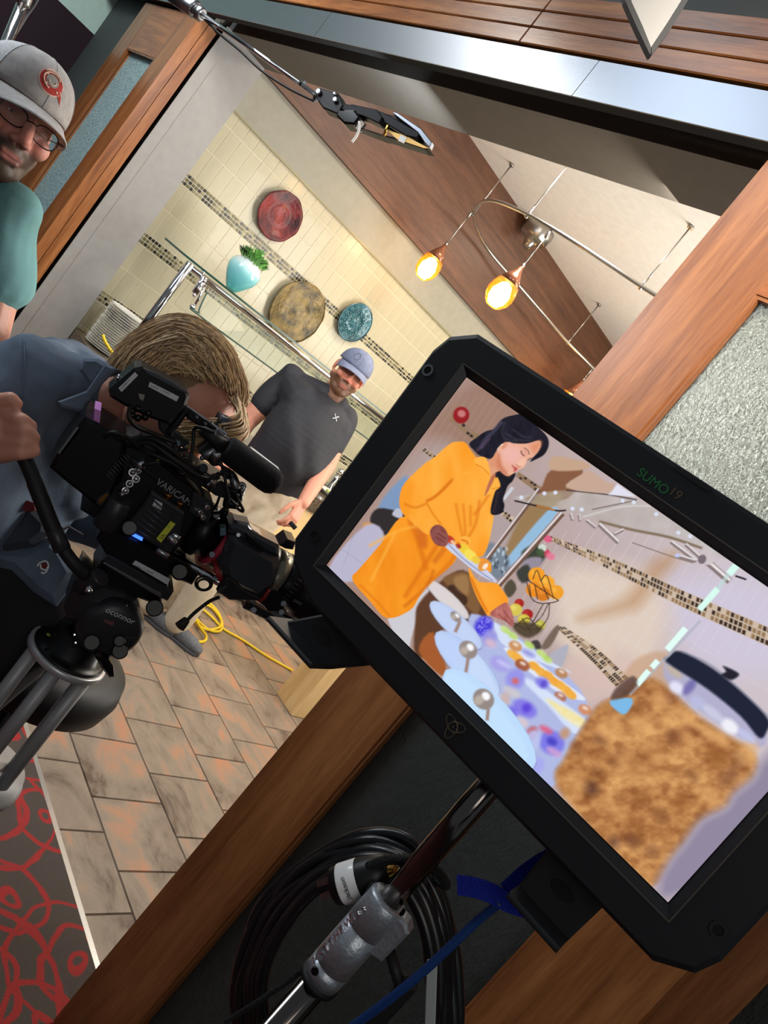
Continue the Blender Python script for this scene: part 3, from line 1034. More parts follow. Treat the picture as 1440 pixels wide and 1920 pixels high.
paint(TT, [(800, 500), (900, 470), (1050, 530), (940, 610), (840, 570)], (70, 58, 40), 6, .85)
paint(TT, [(1040, 690), (1120, 560), (1180, 500), (1190, 550), (1110, 690)], (120, 102, 90), 4)
paint(TT, [(1110, 760), (1190, 700), (1270, 670), (1240, 800), (1190, 870)], (176, 176, 190), 4)
paint(TT, [(950, 650), (1010, 630), (1040, 690), (1000, 720)], (70, 62, 60), 4)
# buffet table
paint(TT, [(420, 440), (640, 470), (900, 640), (1150, 830), (1420, 1130), (1420, 1500), (1100, 1900), (900, 1700), (560, 1000)], (176, 186, 228), 5)
nz = vnoise(14, seed=9)
paint(TT, [(640, 480), (760, 560), (1100, 800), (1290, 900), (1200, 880), (900, 760), (700, 650)], (214, 224, 246), 3)
for x, y in ((735, 540), (800, 590), (940, 670), (1040, 740), (1090, 790)):
    oval(TT, x, y, 48, 26, (176, 214, 96), .6, 5, .95, (216, 232, 160), nz)
paint(TT, [(720, 700), (900, 740), (1200, 960), (1400, 1110), (1380, 1140), (1200, 1080), (940, 900)], (226, 230, 246), 3)
for x, y in ((800, 750), (840, 780), (980, 850), (1040, 900), (1100, 930), (1150, 980), (1200, 1010), (1250, 1050), (1290, 1090)):
    oval(TT, x, y, 56, 34, (238, 160, 48), .6, 4, .95, (246, 186, 84), nz)
for x, y, r, c in ((880, 840, 66, (160, 84, 50)), (820, 680, 60, (204, 140, 84)), (1210, 910, 56, (186, 130, 84)), (1200, 1110, 56, (176, 110, 86)), (1410, 1220, 60, (214, 140, 96))):
    oval(TT, x, y, r, r*.7, c, .5, 5, .9); oval(TT, x+4, y-14, r*.4, r*.2, (250, 240, 230), .5, 5, .8)
paint(TT, [(890, 980), (960, 970), (1400, 1290), (1390, 1360), (1310, 1420), (1100, 1190)], (214, 226, 250), 6)
paint(TT, [(1080, 1130), (1200, 1180), (1400, 1300), (1370, 1370), (1240, 1290)], (244, 236, 196), 8, .95, (246, 222, 130), nz)
for x, y, rx, ry, c in ((550, 510, 74, 90, (64, 50, 214)), (600, 610, 60, 70, (156, 150, 226)), (610, 655, 48, 34, (218, 186, 206)), (690, 830, 90, 60, (168, 160, 232)), (720, 830, 60, 18, (204, 204, 250)),
                        (820, 960, 80, 90, (150, 146, 234)), (820, 975, 26, 24, (226, 96, 84)), (930, 740, 60, 24, (150, 150, 224)), (790, 1070, 80, 40, (206, 200, 206)), (720, 1140, 50, 70, (206, 180, 176)),
                        (900, 1210, 110, 70, (132, 118, 232)), (915, 1205, 38, 38, (92, 66, 216)), (780, 1250, 60, 60, (120, 108, 230)), (1050, 990, 60, 44, (130, 120, 230)), (1060, 1000, 22, 30, (90, 70, 200)),
                        (1130, 1500, 110, 100, (124, 118, 232)), (1130, 1490, 46, 34, (74, 66, 196)), (1150, 1580, 70, 30, (206, 160, 214)), (960, 1420, 44, 60, (196, 84, 84)), (1080, 1390, 60, 26, (224, 96, 130)), (1240, 1420, 40, 50, (196, 150, 120)), (950, 1500, 70, 120, (190, 196, 240)), (1000, 1700, 60, 80, (170, 170, 240)), (870, 1330, 60, 44, (220, 200, 206))):
    oval(TT, x, y, rx, ry, c, .5, 9, .9)
for i in range(40):
    oval(TT, 500+rngp.random()*110, 440+rngp.random()*140, 8, 5, (150, 150, 246), rngp.random()*3, 2, .8)
# white plates and chrome plate posts
for cx, cy, rx, ry, c in ((245, 280, 240, 62, (214, 206, 206)), (315, 500, 290, 92, (190, 206, 240)), (410, 830, 375, 128, (186, 206, 244)), (600, 1300, 560, 190, (190, 220, 252))):
    ang = .74 if cy < 600 else .80 if cy < 1000 else .84
    oval(TT, cx, cy+8, rx, ry, (86, 84, 110), ang, 5, .55)
    oval(TT, cx, cy, rx, ry, c, ang, 3)
    oval(TT, cx-rx*.05, cy-ry*.06, rx*.9, ry*.76, tuple(min(255, q+10) for q in c), ang, 8, .6)
for pts in ([(430, 910), (560, 1000), (660, 1110), (690, 1090), (560, 830), (480, 760)],):
    paint(TT, pts, (206, 224, 250), 6, .6)
for x, y, rx, ry in ((315, 430, 56, 34), (420, 710, 84, 70), (550, 1130, 96, 84)):
    oval(TT, x, y, rx, ry, (150, 138, 134), .8, 4); oval(TT, x+rx*.2, y-ry*.3, rx*.4, ry*.4, (250, 250, 255), .8, 5); oval(TT, x-rx*.4, y+ry*.1, rx*.4, ry*.5, (196, 184, 172), .8, 6, .8)
for pts in ([(350, 470), (310, 560)], [(420, 780), (400, 900)], [(590, 1210), (580, 1310)]):
    line(TT, pts, 6, (158, 130, 120), 4)
# the woman: dress
SKIN, SKIN2 = (226, 166, 138), (168, 98, 78)
DR, DRS, DRL = (252, 156, 38), (222, 116, 20), (255, 180, 70)
fold = np.clip(vnoise(30, 70, seed=12)*1.6-.35, 0, 1)
paint(TA, [(345, 1262), (255, 1170), (175, 1080), (158, 1035), (190, 1000), (310, 860), (420, 715), (520, 740), (640, 800), (740, 840), (725, 930), (690, 980), (570, 1080), (520, 1150), (470, 1220)], DR, 1.6, 1, (238, 136, 24), fold)
paint(TA, [(720, 303), (770, 306), (800, 345), (840, 395), (905, 445), (955, 540), (925, 640), (925, 720), (890, 880), (840, 930), (740, 880), (640, 790), (540, 800), (440, 700), (415, 620), (450, 520), (590, 400), (680, 320)], DR, 1.6, 1, DRL, fold)
paint(TA, [(700, 480), (660, 560), (560, 640), (620, 740), (700, 800), (760, 880), (830, 900), (800, 700), (760, 560)], (255, 170, 56), 10, .7)
for pts, w, c in (([(560, 620), (650, 560), (700, 500)], 6, DRS), ([(470, 720), (520, 860), (560, 1000)], 9, DRS), ([(640, 830), (560, 960), (440, 1150)], 8, DRS), ([(740, 850), (690, 960), (560, 1080)], 7, DRS),
                  ([(760, 640), (770, 760), (770, 830)], 3, DRS), ([(720, 640), (740, 740), (760, 830)], 3, DRS), ([(800, 650), (800, 760)], 3, DRS), ([(850, 620), (830, 740), (790, 820)], 4, DRS), ([(900, 590), (860, 650), (820, 700)], 4, DRS),
                  ([(455, 560), (500, 590), (560, 620)], 4, DRS), ([(480, 660), (460, 690), (470, 720)], 4, DRS), ([(600, 1000), (560, 1090), (440, 1200)], 5, (206, 104, 20)), ([(390, 800), (330, 920), (260, 1060)], 5, DRL), ([(660, 880), (600, 960)], 10, (214, 112, 26)),
                  ([(250, 870), (400, 790), (520, 760)], 4, DRL), ([(760, 480), (800, 470)], 3, DRL), ([(200, 1080), (300, 1180), (360, 1250)], 3, DRS)):
    line(TA, pts, w, c, 6, .75)
paint(TA, [(505, 745), (560, 810), (560, 880), (520, 860)], (206, 100, 30), 8, .7)
paint(TA, [(740, 830), (770, 815), (800, 830), (790, 870), (750, 860)], DRL, 2); line(TA, [(750, 835), (780, 845), (785, 860)], 3, DRS, 2)
# upper arm, forearm and cuff on the near side
paint(TA, [(600, 390), (450, 520), (415, 610), (425, 680), (470, 730), (560, 805), (590, 790), (640, 745), (600, 680), (560, 630), (640, 570), (700, 500), (720, 400)], DR, 2, .95, DRL, fold)
line(TA, [(560, 625), (610, 600), (700, 510)], 5, DRS, 4, .9); line(TA, [(440, 640), (500, 660), (560, 640)], 4, DRS, 4, .7)
line(TA, [(560, 630), (600, 700), (640, 750)], 3, DRS, 3, .7)
# far arm reaching to the fruit
paint(TA, [(790, 985), (840, 1060), (930, 1070), (960, 1090), (1005, 1180), (910, 1248), (870, 1215), (810, 1090)], DR, 1.6, 1, DRL, fold)
line(TA, [(800, 1040), (850, 1150), (890, 1230)], 5, DRS, 4, .8); line(TA, [(900, 960), (900, 1010)], 9, DR, 2)
paint(TA, [(845, 940), (900, 950), (900, 1010), (870, 1000)], DR, 2)
paint(TA, [(905, 1235), (980, 1180), (1010, 1195), (1035, 1270), (1025, 1310), (990, 1280), (940, 1260)], (206, 128, 120), 2, 1, (150, 80, 76), vnoise(8, seed=20))
line(TA, [(950, 1240), (1010, 1290)], 1.6, (130, 66, 66)); line(TA, [(975, 1215), (1025, 1280)], 1.6, (130, 66, 66))
# held plate with fruit
paint(TA, [(632, 800), (660, 830), (760, 890), (860, 970), (940, 1055), (925, 1065), (840, 1020), (740, 940), (660, 870)], (206, 210, 232), 1.8)
line(TA, [(640, 815), (740, 920), (840, 1000), (925, 1060)], 2.5, (150, 156, 190), 2)
for x, y, rx, ry, c in ((690, 835, 30, 18, (190, 60, 46)), (705, 850, 16, 10, (240, 190, 150)), (770, 890, 44, 24, (240, 206, 60)), (800, 920, 40, 26, (248, 222, 90)), (830, 945, 24, 20, (240, 200, 70)), (870, 975, 26, 34, (232, 150, 60)), (880, 980, 12, 20, (250, 230, 210)), (735, 870, 16, 12, (170, 60, 40))):
    oval(TA, x, y, rx, ry, c, .7, 2.5)
paint(TA, [(580, 790), (610, 755), (650, 765), (680, 815), (672, 865), (640, 872), (600, 850)], (158, 92, 86), 2, 1, (120, 62, 60), vnoise(7, seed=21))
line(TA, [(620, 800), (668, 830)], 1.4, (96, 46, 46)); line(TA, [(610, 820), (660, 850)], 1.4, (96, 46, 46))
# hair, neck, face
HR, HRL = (24, 22, 32), (74, 70, 96)
hn = np.clip(vnoise(9, 26, seed=30)*1.4-.4, 0, 1)
paint(TH_, [(110, 500), (200, 420), (330, 330), (450, 290), (560, 160), (700, 110), (860, 100), (1040, 260), (1170, 400), (1190, 520), (1130, 640), (1010, 710), (940, 730), (1060, 560), (900, 520), (700, 500), (560, 520), (470, 620), (410, 700), (260, 660), (190, 600)], HR, 1.8, 1, (40, 38, 52), hn)
paint(TH_, [(430, 880), (520, 860), (620, 930), (740, 890), (700, 1000), (640, 1060), (600, 1160), (570, 1260), (590, 1330), (550, 1440), (400, 1440), (460, 1150), (530, 1060)], HR, 1.8, 1, (44, 36, 46), hn)
for pts, w, c in (([(260, 560), (330, 440), (440, 330), (560, 190)], 7, HRL), ([(210, 590), (300, 520), (390, 420)], 5, (90, 66, 90)), ([(600, 200), (560, 330), (600, 430), (760, 460)], 3, (60, 60, 72)), ([(700, 300), (850, 400), (960, 400)], 3, (62, 62, 74)), ([(600, 350), (760, 440), (940, 450)], 2.5, (66, 66, 78)), ([(500, 1150), (470, 1300), (440, 1420)], 3, (66, 50, 56))):
    line(TH_, pts, w, c, 4, .7)
paint(TH_, [(345, 760), (430, 680), (490, 600), (560, 760), (540, 850), (470, 890), (410, 960), (380, 900)], (214, 140, 104), 2, 1, (232, 168, 132), vnoise(20, seed=31))
paint(TH_, [(400, 960), (470, 900), (440, 1000), (340, 1190), (325, 1170)], (188, 110, 78), 2)
paint(TH_, [(480, 610), (540, 510), (640, 470), (720, 490), (900, 490), (1060, 450), (1085, 520), (1040, 610), (960, 690), (900, 720), (870, 800), (800, 840), (740, 880), (640, 935), (560, 890), (500, 800)], (234, 174, 148), 2)
paint(TH_, [(540, 600), (640, 520), (780, 560), (820, 660), (740, 760), (600, 740)], (240, 184, 176), 14, .8)
paint(TH_, [(940, 520), (1080, 460), (1070, 540), (1000, 620)], (222, 140, 100), 10, .8)
paint(TH_, [(490, 640), (520, 640), (560, 800), (660, 930), (560, 890), (490, 790)], (200, 112, 78), 8, .8)
paint(TH_, [(560, 520), (600, 470), (630, 500), (590, 560), (550, 560)], (220, 150, 120), 3)
line(TH_, [(540, 520), (570, 500)], 2, (250, 230, 210)); line(TH_, [(520, 540), (490, 580)], 1, (250, 240, 230))
line(TH_, [(815, 590), (825, 630), (860, 660)], 1.8, (40, 26, 28), 1.4); line(TH_, [(860, 550), (910, 590), (925, 640)], 1.5, (86, 54, 44), 1.6)
line(TH_, [(905, 720), (930, 700), (970, 690)], 1.2, (60, 40, 40), 1.4)
oval(TH_, 870, 610, 40, 46, (226, 160, 140), .4, 6, .6)
paint(TH_, [(760, 760), (850, 690), (880, 740), (830, 810), (790, 810)], (246, 196, 172), 5, .8)
line(TH_, [(745, 775), (790, 810), (810, 800)], 1.2, (180, 100, 84), 2)
paint(TH_, [(690, 780), (730, 810), (770, 830), (740, 870), (710, 870), (720, 830)], (202, 92, 96), 2.5)
line(TH_, [(690, 785), (725, 830), (755, 835)], 1.0, (130, 50, 56), 1.2)
paint(TH_, [(640, 880), (700, 870), (690, 900), (640, 925)], (236, 186, 150), 5, .7)
# collar
paint(TH_, [(200, 690), (340, 690), (400, 900), (390, 920), (200, 770)], DRL, 1.6); line(TH_, [(200, 770), (300, 830), (385, 915)], 1.4, DRS)
paint(TH_, [(410, 1090), (470, 970), (500, 960), (530, 1080), (420, 1150), (340, 1200)], DRL, 1.6); line(TH_, [(420, 1110), (530, 1085)], 1.2, DRS)
# red wall plate
oval(TA, 750, 158, 44, 46, (150, 30, 34), .3, 3); oval(TA, 752, 150, 22, 20, (200, 120, 120), .3, 4)
# cookie jar, out of focus in the foreground
paint(TJ, [(560, 210), (760, 140), (900, 260), (640, 480), (450, 440)], (196, 150, 112), 10, .55)
paint(TJ, [(800, 190), (1000, 250), (1300, 480), (1420, 640), (1390, 760), (1100, 600), (840, 400), (760, 280)], (176, 174, 206), 8, .9)
jn = np.clip(vnoise(46, 34, seed=40, oct=3)*1.9-.45, 0, 1)
jn2 = np.clip(vnoise(30, 26, seed=44, oct=2)*3.4-2.2, 0, 1)
BODY = [(60, 930), (110, 850), (200, 690), (330, 500), (450, 430), (560, 340), (700, 320), (830, 420), (960, 540), (1130, 660), (1300, 760), (1370, 850), (1340, 960), (1220, 1060), (1160, 1150), (1010, 1230), (900, 1370), (800, 1500), (720, 1640), (640, 1650), (560, 1560), (400, 1400), (240, 1230), (90, 1040)]
paint(TJ, BODY, (150, 92, 48), 12, 1, (216, 158, 96), jn)
paint(TJ, BODY, (136, 82, 44), 12, .42, (234, 178, 116), np.clip(vnoise(15, 11, seed=47)*1.8-.4, 0, 1))
for x, y, rx, ry, c, a in ((290, 1030, 50, 44, (66, 40, 40), .75), (350, 720, 46, 30, (110, 66, 48), .6), (440, 850, 40, 30, (116, 66, 40), .6), (820, 690, 44, 40, (116, 66, 48), .7), (950, 650, 60, 26, (126, 70, 40), .7), (800, 440, 34, 44, (126, 74, 52), .7), (950, 950, 40, 30, (104, 62, 38), .6), (740, 1200, 60, 40, (116, 66, 40), .6),
                           (560, 1370, 60, 40, (104, 62, 46), .65), (440, 1380, 36, 36, (80, 56, 60), .6), (690, 1440, 36, 40, (110, 66, 50), .6), (1260, 840, 40, 40, (100, 56, 40), .75), (1190, 950, 50, 80, (124, 76, 54), .6), (1110, 820, 70, 60, (150, 92, 44), .6), (620, 1080, 60, 40, (150, 96, 52), .5), (860, 1120, 60, 60, (150, 90, 44), .5), (200, 760, 40, 30, (120, 72, 50), .6), (340, 930, 40, 30, (120, 70, 44), .55), (480, 780, 30, 40, (124, 72, 46), .5)):
    oval(TJ, x, y, rx, ry, c, .6, 17, a*.8)
for x, y, rx, ry, a in ((620, 620, 90, 60, .5), (740, 470, 70, 50, .5), (1080, 680, 120, 40, .6), (1300, 800, 60, 90, .6), (420, 640, 80, 60, .45), (560, 900, 120, 80, .3), (200, 1000, 80, 50, .4), (700, 780, 90, 60, .35), (400, 1150, 120, 50, .3), (900, 560, 90, 40, .6), (1060, 1080, 120, 60, .35)):
    oval(TJ, x, y, rx, ry, (230, 174, 110), .6, 16, a)
for x, y, rx, ry, c in ((845, 375, 48, 36, (236, 236, 255)), (930, 370, 30, 60, (110, 104, 170)), (1190, 625, 66, 40, (250, 250, 255)), (1080, 540, 90, 30, (206, 206, 230)), (980, 470, 50, 40, (186, 190, 226)), (1300, 690, 70, 24, (196, 200, 236)), (830, 270, 60, 26, (196, 180, 160))):
    oval(TJ, x, y, rx, ry, c, .65, 9, .85)
paint(TJ, [(800, 170), (870, 140), (1080, 250), (1300, 430), (1440, 580), (1430, 660), (1380, 700), (1260, 560), (1040, 380), (780, 210)], (30, 34, 54), 6)
line(TJ, [(880, 140), (1100, 250), (1440, 560)], 3, (120, 126, 150), 4, .6)
paint(TJ, [(1150, 235), (1250, 285), (1200, 325), (1135, 295), (1165, 270)], (34, 32, 44), 5)
# knife-like highlight strip on the wall
line(TJ, [(1000, -60), (760, 200), (540, 420)], 6, (176, 180, 194), 2, .7)
for pts, w in (([(905, -10), (785, 130)], 12), ([(725, 200), (685, 245)], 11), ([(665, 265), (590, 355)], 11)):
    line(TJ, pts, w, (226, 255, 246), 1.8)
for pts, w in (([(1165, 640), (1065, 755)], 12), ([(1280, 500), (1225, 560)], 13), ([(1290, 490), (1240, 545)], 7)):
    line(TS, pts, w, (216, 252, 240), 1.8)
line(TS, [(1225, 560), (1165, 640)], 7, (190, 220, 216), 2, .7)
paint(TJ, [(410, 465), (540, 440), (560, 480), (500, 550)], (126, 186, 232), 4); paint(TJ, [(460, 370), (560, 300), (590, 350), (520, 430), (420, 450)], (84, 64, 60), 6, .8)
# table edge at the bottom right, lavender
lav = [(800, 1740), (730, 1640), (800, 1500), (900, 1370), (1010, 1230), (1160, 1150), (1220, 1060), (1340, 960), (1400, 850), (1600, 700), (1900, 900), (1300, 1500)]
paint(TJ, lav, (146, 136, 160), 30)
IMG = np.clip(IMG, 0, 255)/255.0
lin = np.where(IMG <= 0.04045, IMG/12.92, ((IMG+0.055)/1.055)**2.4)
idx = np.arange((NX+1)*(NY+1)).reshape(NY+1, NX+1)
quads = np.stack([idx[:-1, :-1], idx[:-1, 1:], idx[1:, 1:], idx[1:, :-1]], -1).reshape(-1, 4)
vv = (MON.O + MON.X*ga[..., None] + MON.Y*gb[..., None] - MON.N*0.0058).reshape(-1, 3)
me = bpy.data.meshes.new('screen')
me.vertices.add(len(vv)); me.vertices.foreach_set('co', vv.astype(np.float32).ravel())
me.loops.add(quads.size); me.loops.foreach_set('vertex_index', quads.astype(np.int32).ravel())
me.polygons.add(len(quads))
me.polygons.foreach_set('loop_start', np.arange(0, quads.size, 4, dtype=np.int32))
me.update(calc_edges=True)
ca = me.color_attributes.new('Col', 'FLOAT_COLOR', 'POINT')
ca.data.foreach_set('color', np.concatenate([lin.reshape(-1, 3), np.ones((len(vv), 1))], 1).astype(np.float32).ravel())
color_attr_mat('screen_light', rough=0.25, emit=1.0)
me.materials.append(MATS['screen_light'])
so = link('screen', me, mon)
so['label'] = 'lit screen with a woman in orange, plates and a cookie jar'
# ------------------------------------------------------------------ buffet counter and what stands on it
mat('shelf_glass', (240, 248, 245), 0.02, trans=1.0, ior=1.15, spec=.3)
mat('glass_edge', (30, 70, 60), 0.2)
CX0, CX1, CY0, CY1, CZ = XT+.003, -3.64, YJ1+.004, 6.4, .925
ct = thing('buffet_counter', 'buffet counter with dark speckled stone top and pale wooden front below the tiled wall', 'counter', (-4, 4, 0))
G().box((CX0, CY0, CZ-.105), (CX1, CY1, CZ)).build('worktop', 'granite', ct)
G().box((CX0, CY0, .1), (CX1-.04, CY1, CZ-.106)).build('front_panel', 'maple', ct)
G().box((CX0, CY0, 0.001), (CX1-.1, CY1, .099)).build('plinth', 'black_gap', ct)
# saucers
sx, sy, sr = -4.14, 1.90, .112
sau = None
for i in range(19):
    z = CZ+.001+i*.0135
    if sau is None:
        sau = G().lathe((sx, sy, z), (0, 0, 1), [(0, .055), (.002, .062), (.011, sr), (.0125, sr), (.0115, sr-.004), (.004, .066), (.0035, 0.01)], 28).build('saucer', 'white_ceramic')
        o = sau
    else:
        o = sau.copy(); COL.objects.link(o)
        o.location = (random.uniform(-.003, .003), random.uniform(-.003, .003), i*.0135)
    tag(o, 'topmost white saucer of the tall stack beside the grey jamb' if i == 18 else 'white saucer in the tall stack on the counter beside the grey jamb', 'saucer', 'stacked white saucers')
bk = thing('basket', 'dark basket behind the stack of white saucers', 'basket', (-4.2, 2.18, CZ))
G().lathe((-4.2, 2.18, CZ+.001), (0, 0, 1), [(0, .07), (.09, .095), (.092, .09), (.01, .066), (.009, .01)], 20).build('body', 'black_plastic', bk)
mat('yellow_rubber', (226, 196, 40), 0.45)
yc = G().tube(bez([on(193, 628, 'x', -3.70), on(197, 640, 'x', -3.68), on(206, 655, 'x', -3.67), on(214, 668, 'x', -3.67), on(235, 720, 'x', -3.62), on(240, 760, 'x', -3.6)]), .008).build('yellow_cord', 'yellow_rubber')
yc.name = 'extension_lead'
tag(yc, 'short length of yellow cord hanging at the counter edge behind the cameraman', 'cord')
for i, (px, py, lab) in enumerate(((566, 880, 'white oval dish with greens on the counter, nearer the doorway'), (626, 932, 'white oval dish with greens on the counter, beside the monitor'))):
    p = on(px, py, 'z', CZ+.012)
    d = thing('dish', lab, 'dish', (p[0], p[1], CZ), 'white dishes on the counter')
    F = Frame((p[0], p[1], CZ+.001), (1, 0, 0), (0, 1, 0))
    ov = lambda a, b: [(a*math.cos(t), b*math.sin(t)) for t in np.linspace(0, 6.283, 25)[:-1]]
    g = G()
    vs = []
    rr = [(.08, .11, 0), (.115, .15, .024), (.12, .155, .027), (.11, .145, .024), (.085, .115, .008)]
    for a, b, c in rr:
        vs += [F.p(a*math.cos(t), b*math.sin(t), c) for t in np.linspace(0, 6.283, 25)[:-1]]
    fs = [(r*24+k, r*24+(k+1) % 24, (r+1)*24+(k+1) % 24, (r+1)*24+k) for r in range(4) for k in range(24)]
    fs += [tuple(range(24))[::-1], tuple(range(96, 120))]
    g.add(vs, fs, 0, True).build('platter', 'white_ceramic', d)
    mat('greens', (150, 170, 90), .6, var=.3, vscale=60); mat('lemon', (222, 206, 110), .5)
    g = G()
    for q in range(16):
        a = random.random()*6.28; r = random.random()*.06
        g.ball(F.p(r*math.cos(a), 1.3*r*math.sin(a), .02), (.022, .016, .012), q % 3 == 0, 8, 5)
    g.build('food', ['greens', 'lemon'], d, kind='stuff')
p = on(632, 893, 'x', -4.12)
mill = thing('pepper_mill', 'small chrome mill standing on the counter near the monitor edge', 'mill', (p[0], p[1], CZ))
G().lathe((p[0], p[1], CZ+.001), (0, 0, 1), [(0, .035), (.02, .036), (.05, .022), (.10, .028), (.12, .022), (.125, .016)], 20).build('body', 'chrome', mill)
G().lathe((p[0], p[1], CZ+.126), (0, 0, 1), [(0, .014), (.02, .03), (.045, .03), (.062, .016), (.066, .003)], 20).build('cap', 'chrome', mill)

# glass sneeze guard on chrome posts
RX, RZ = -3.85, 1.592
sg = thing('sneeze_guard', 'chrome and glass sneeze guard standing on the buffet counter', 'guard', (RX, 3, CZ))
posts = [1.868, 4.6]
for py in posts:
    pg = G().cyl((RX, py, CZ), (RX, py, RZ+.02), .0235, n=20, bev=.004).cyl((RX, py, CZ+.0005), (RX, py, CZ+.012), .045, n=24, bev=.003)
    pg.build('post', 'chrome', sg)
G().cyl((RX, 1.85, RZ), (RX, 4.62, RZ), .0165, n=20, bev=.003).build('rail', 'chrome', sg)
gs = G().box((-4.11, 1.80, 1.619), (-3.825, 4.66, 1.629)).build('glass_shelf', 'shelf_glass', sg)
G().box((-3.8248, 1.80, 1.6185), (-3.8235, 4.66, 1.6295)).box((-4.11, 1.7985, 1.6185), (-3.825, 1.7998, 1.6295)).build('glass_edge', 'glass_edge', gs)
for py in (1.95, 4.5):
    c = G().cyl((RX, py, RZ+.012), (RX, py, 1.6185), .012, n=12)
    c.cyl((RX+.03, py+.01, RZ+.01), (RX+.045, py+.01, RZ-.095), .019, n=16, bev=.004)
    c.cyl((RX+.045, py+.035, RZ-.02), (RX+.075, py+.035, RZ-.145), .007, n=10)
    c.ball((RX+.078, py+.03, RZ-.155), .016, n=12, m=8)
    c.cyl((RX-.01, py, RZ), (RX+.05, py+.02, RZ-.03), .010, n=10)
    for dz in (-.01, -.06, -.1):
        c.ball((RX+.062, py+.005, RZ+dz), .010, n=10, m=6)
    c.build('clamp', 'chrome', sg)
# slanted lower pane with rounded corner
a = np.array([-3.79, 0, 1.565]); b = np.array([-3.735, 0, 1.425])
sl = b-a; L = np.linalg.norm(sl); sl /= L
Fg = Frame((a[0], 2.0, a[2]), (0, 1, 0), tuple(sl))
oz = [(0, 0), (2.6, 0), (2.6, L), (.05, L), (.02, L-.012), (.004, L-.03)]
sh = G().prism(Fg, oz, -.004, .004).build('glass_shield', 'shelf_glass', sg)
ed = G().tube([Fg.p(x, y, 0) for x, y in bez([(0, 0.02), (.002, L-.04), (.012, L-.012), (.05, L), (1.2, L), (2.6, L)], 8)], .0042, 6)
ed.build('glass_edge', 'glass_edge', sh)

# vase with a succulent
def grad_mat(name, stops, z0, z1, rough=.15, coat=.5):
    m = mat(name, stops[0], rough, coat=coat)
    nt = m.node_tree
    tc = nt.nodes.new('ShaderNodeTexCoord'); sp = nt.nodes.new('ShaderNodeSeparateXYZ'); mr = nt.nodes.new('ShaderNodeMapRange')
    mr.inputs['From Min'].default_value = z0; mr.inputs['From Max'].default_value = z1
    r = nt.nodes.new('ShaderNodeValToRGB')
    e = r.color_ramp.elements
    e[0].color = rgb(*stops[0]); e[1].color = rgb(*stops[-1])
    for i, c in enumerate(stops[1:-1]):
        e.new((i+1)/(len(stops)-1)).color = rgb(*c)
    nt.links.new(tc.outputs['Generated'], sp.inputs[0]); nt.links.new(sp.outputs[2], mr.inputs['Value'])
    nt.links.new(mr.outputs[0], r.inputs[0]); nt.links.new(r.outputs[0], nt.nodes['Principled BSDF'].inputs['Base Color'])


grad_mat('vase_glaze', [(92, 196, 190), (100, 198, 200), (116, 204, 210), (128, 206, 212), (160, 216, 218), (206, 224, 224), (226, 228, 228)], 0, 1)
vx, vy, vz = -3.97, 2.20, 1.6295
va = G().lathe((vx, vy, vz), (0, 0, 1), [(0, .030), (.008, .036), (.04, .060), (.08, .085), (.115, .097), (.145, .097), (.17, .083), (.186, .064), (.196, .058), (.20, .060), (.199, .052), (.17, .05), (.15, .01)], 32).build('vase', 'vase_glaze')
tag(va, 'turquoise vase fading to white at the shoulder on the glass shelf', 'vase')
mat('leaf_green', (112, 168, 84), .5, var=.25, vscale=50)
mat('leaf_grey', (92, 116, 104), .5, var=.25, vscale=50)
pt = thing('succulent', 'green succulent plant growing out of the turquoise vase', 'plant', (vx, vy, vz+.17))
random.seed(21)
def leaf(g, base, d, L, w, mi):
    d = np.array(d, float); d /= np.linalg.norm(d)
    s = np.cross(d, [0.1, 0.2, 1]); s /= np.linalg.norm(s)+1e-9
    n = np.cross(s, d)
    b = np.array(base, float)
    g.add([b-s*w*.3, b+s*w*.3, b+d*L*.5+s*w+n*L*.05, b+d*L, b+d*L*.5-s*w+n*L*.05, b+d*L*.5+n*w*.5],
          [(0, 1, 5), (1, 2, 5), (2, 3, 5), (3, 4, 5), (4, 0, 5)], mi, True)


g = G()
for i in range(330):
    a = random.random()*6.28; e = random.random()
    r = .078*math.sqrt(random.random())
    leaf(g, (vx+r*math.cos(a), vy+r*math.sin(a), vz+.185+random.random()*.085*(1-r/.11)), (math.cos(a)*.7, math.sin(a)*.7, .4+e), .026+.02*random.random(), .008, 0)
g.build('foliage', 'leaf_green', pt, kind='stuff')
for k, (a0, n) in enumerate(((-1.9, 9), (-1.4, 7), (1.7, 10), (1.2, 8))):
    g = G()
    c = np.array([vx+.055*math.cos(a0), vy+.062*math.sin(a0), vz+.20])
    for i in range(n):
        a = i*6.283/n
        leaf(g, c, (math.cos(a), math.sin(a), .5), .056, .015, 0)
        leaf(g, c+[0, 0, .012], (math.cos(a+.4)*.6, math.sin(a+.4)*.6, 1), .04, .011, 0)
    g.tube([(vx+.03*math.cos(a0), vy+.03*math.sin(a0), vz+.16), tuple(c)], .004, 6)
    g.build('rosette', 'leaf_grey', pt)

# three glass plates hung on the tiles
def wallplate(name, px, py, R, depth_, m, label, wob, rim=None, tilt=0):
    p = on(px, py, 'x', XT+.03)
    ax = np.array([1, 0, tilt])
    o = G().lathe((XT+.006, p[1], p[2]), ax, [(0, R*.3), (.006, R*.5), (.018, R*.86), (.03, R), (.034, R*.995), (.030, R*.9), (.02, R*.6), (.016, R*.42), (.019, R*.36), (.017, R*.28), (.014, .004)], 64, wob=wob).build(name, m)
    tag(o, label, 'plate', 'glass plates hung on the tiled wall')
    return o, p


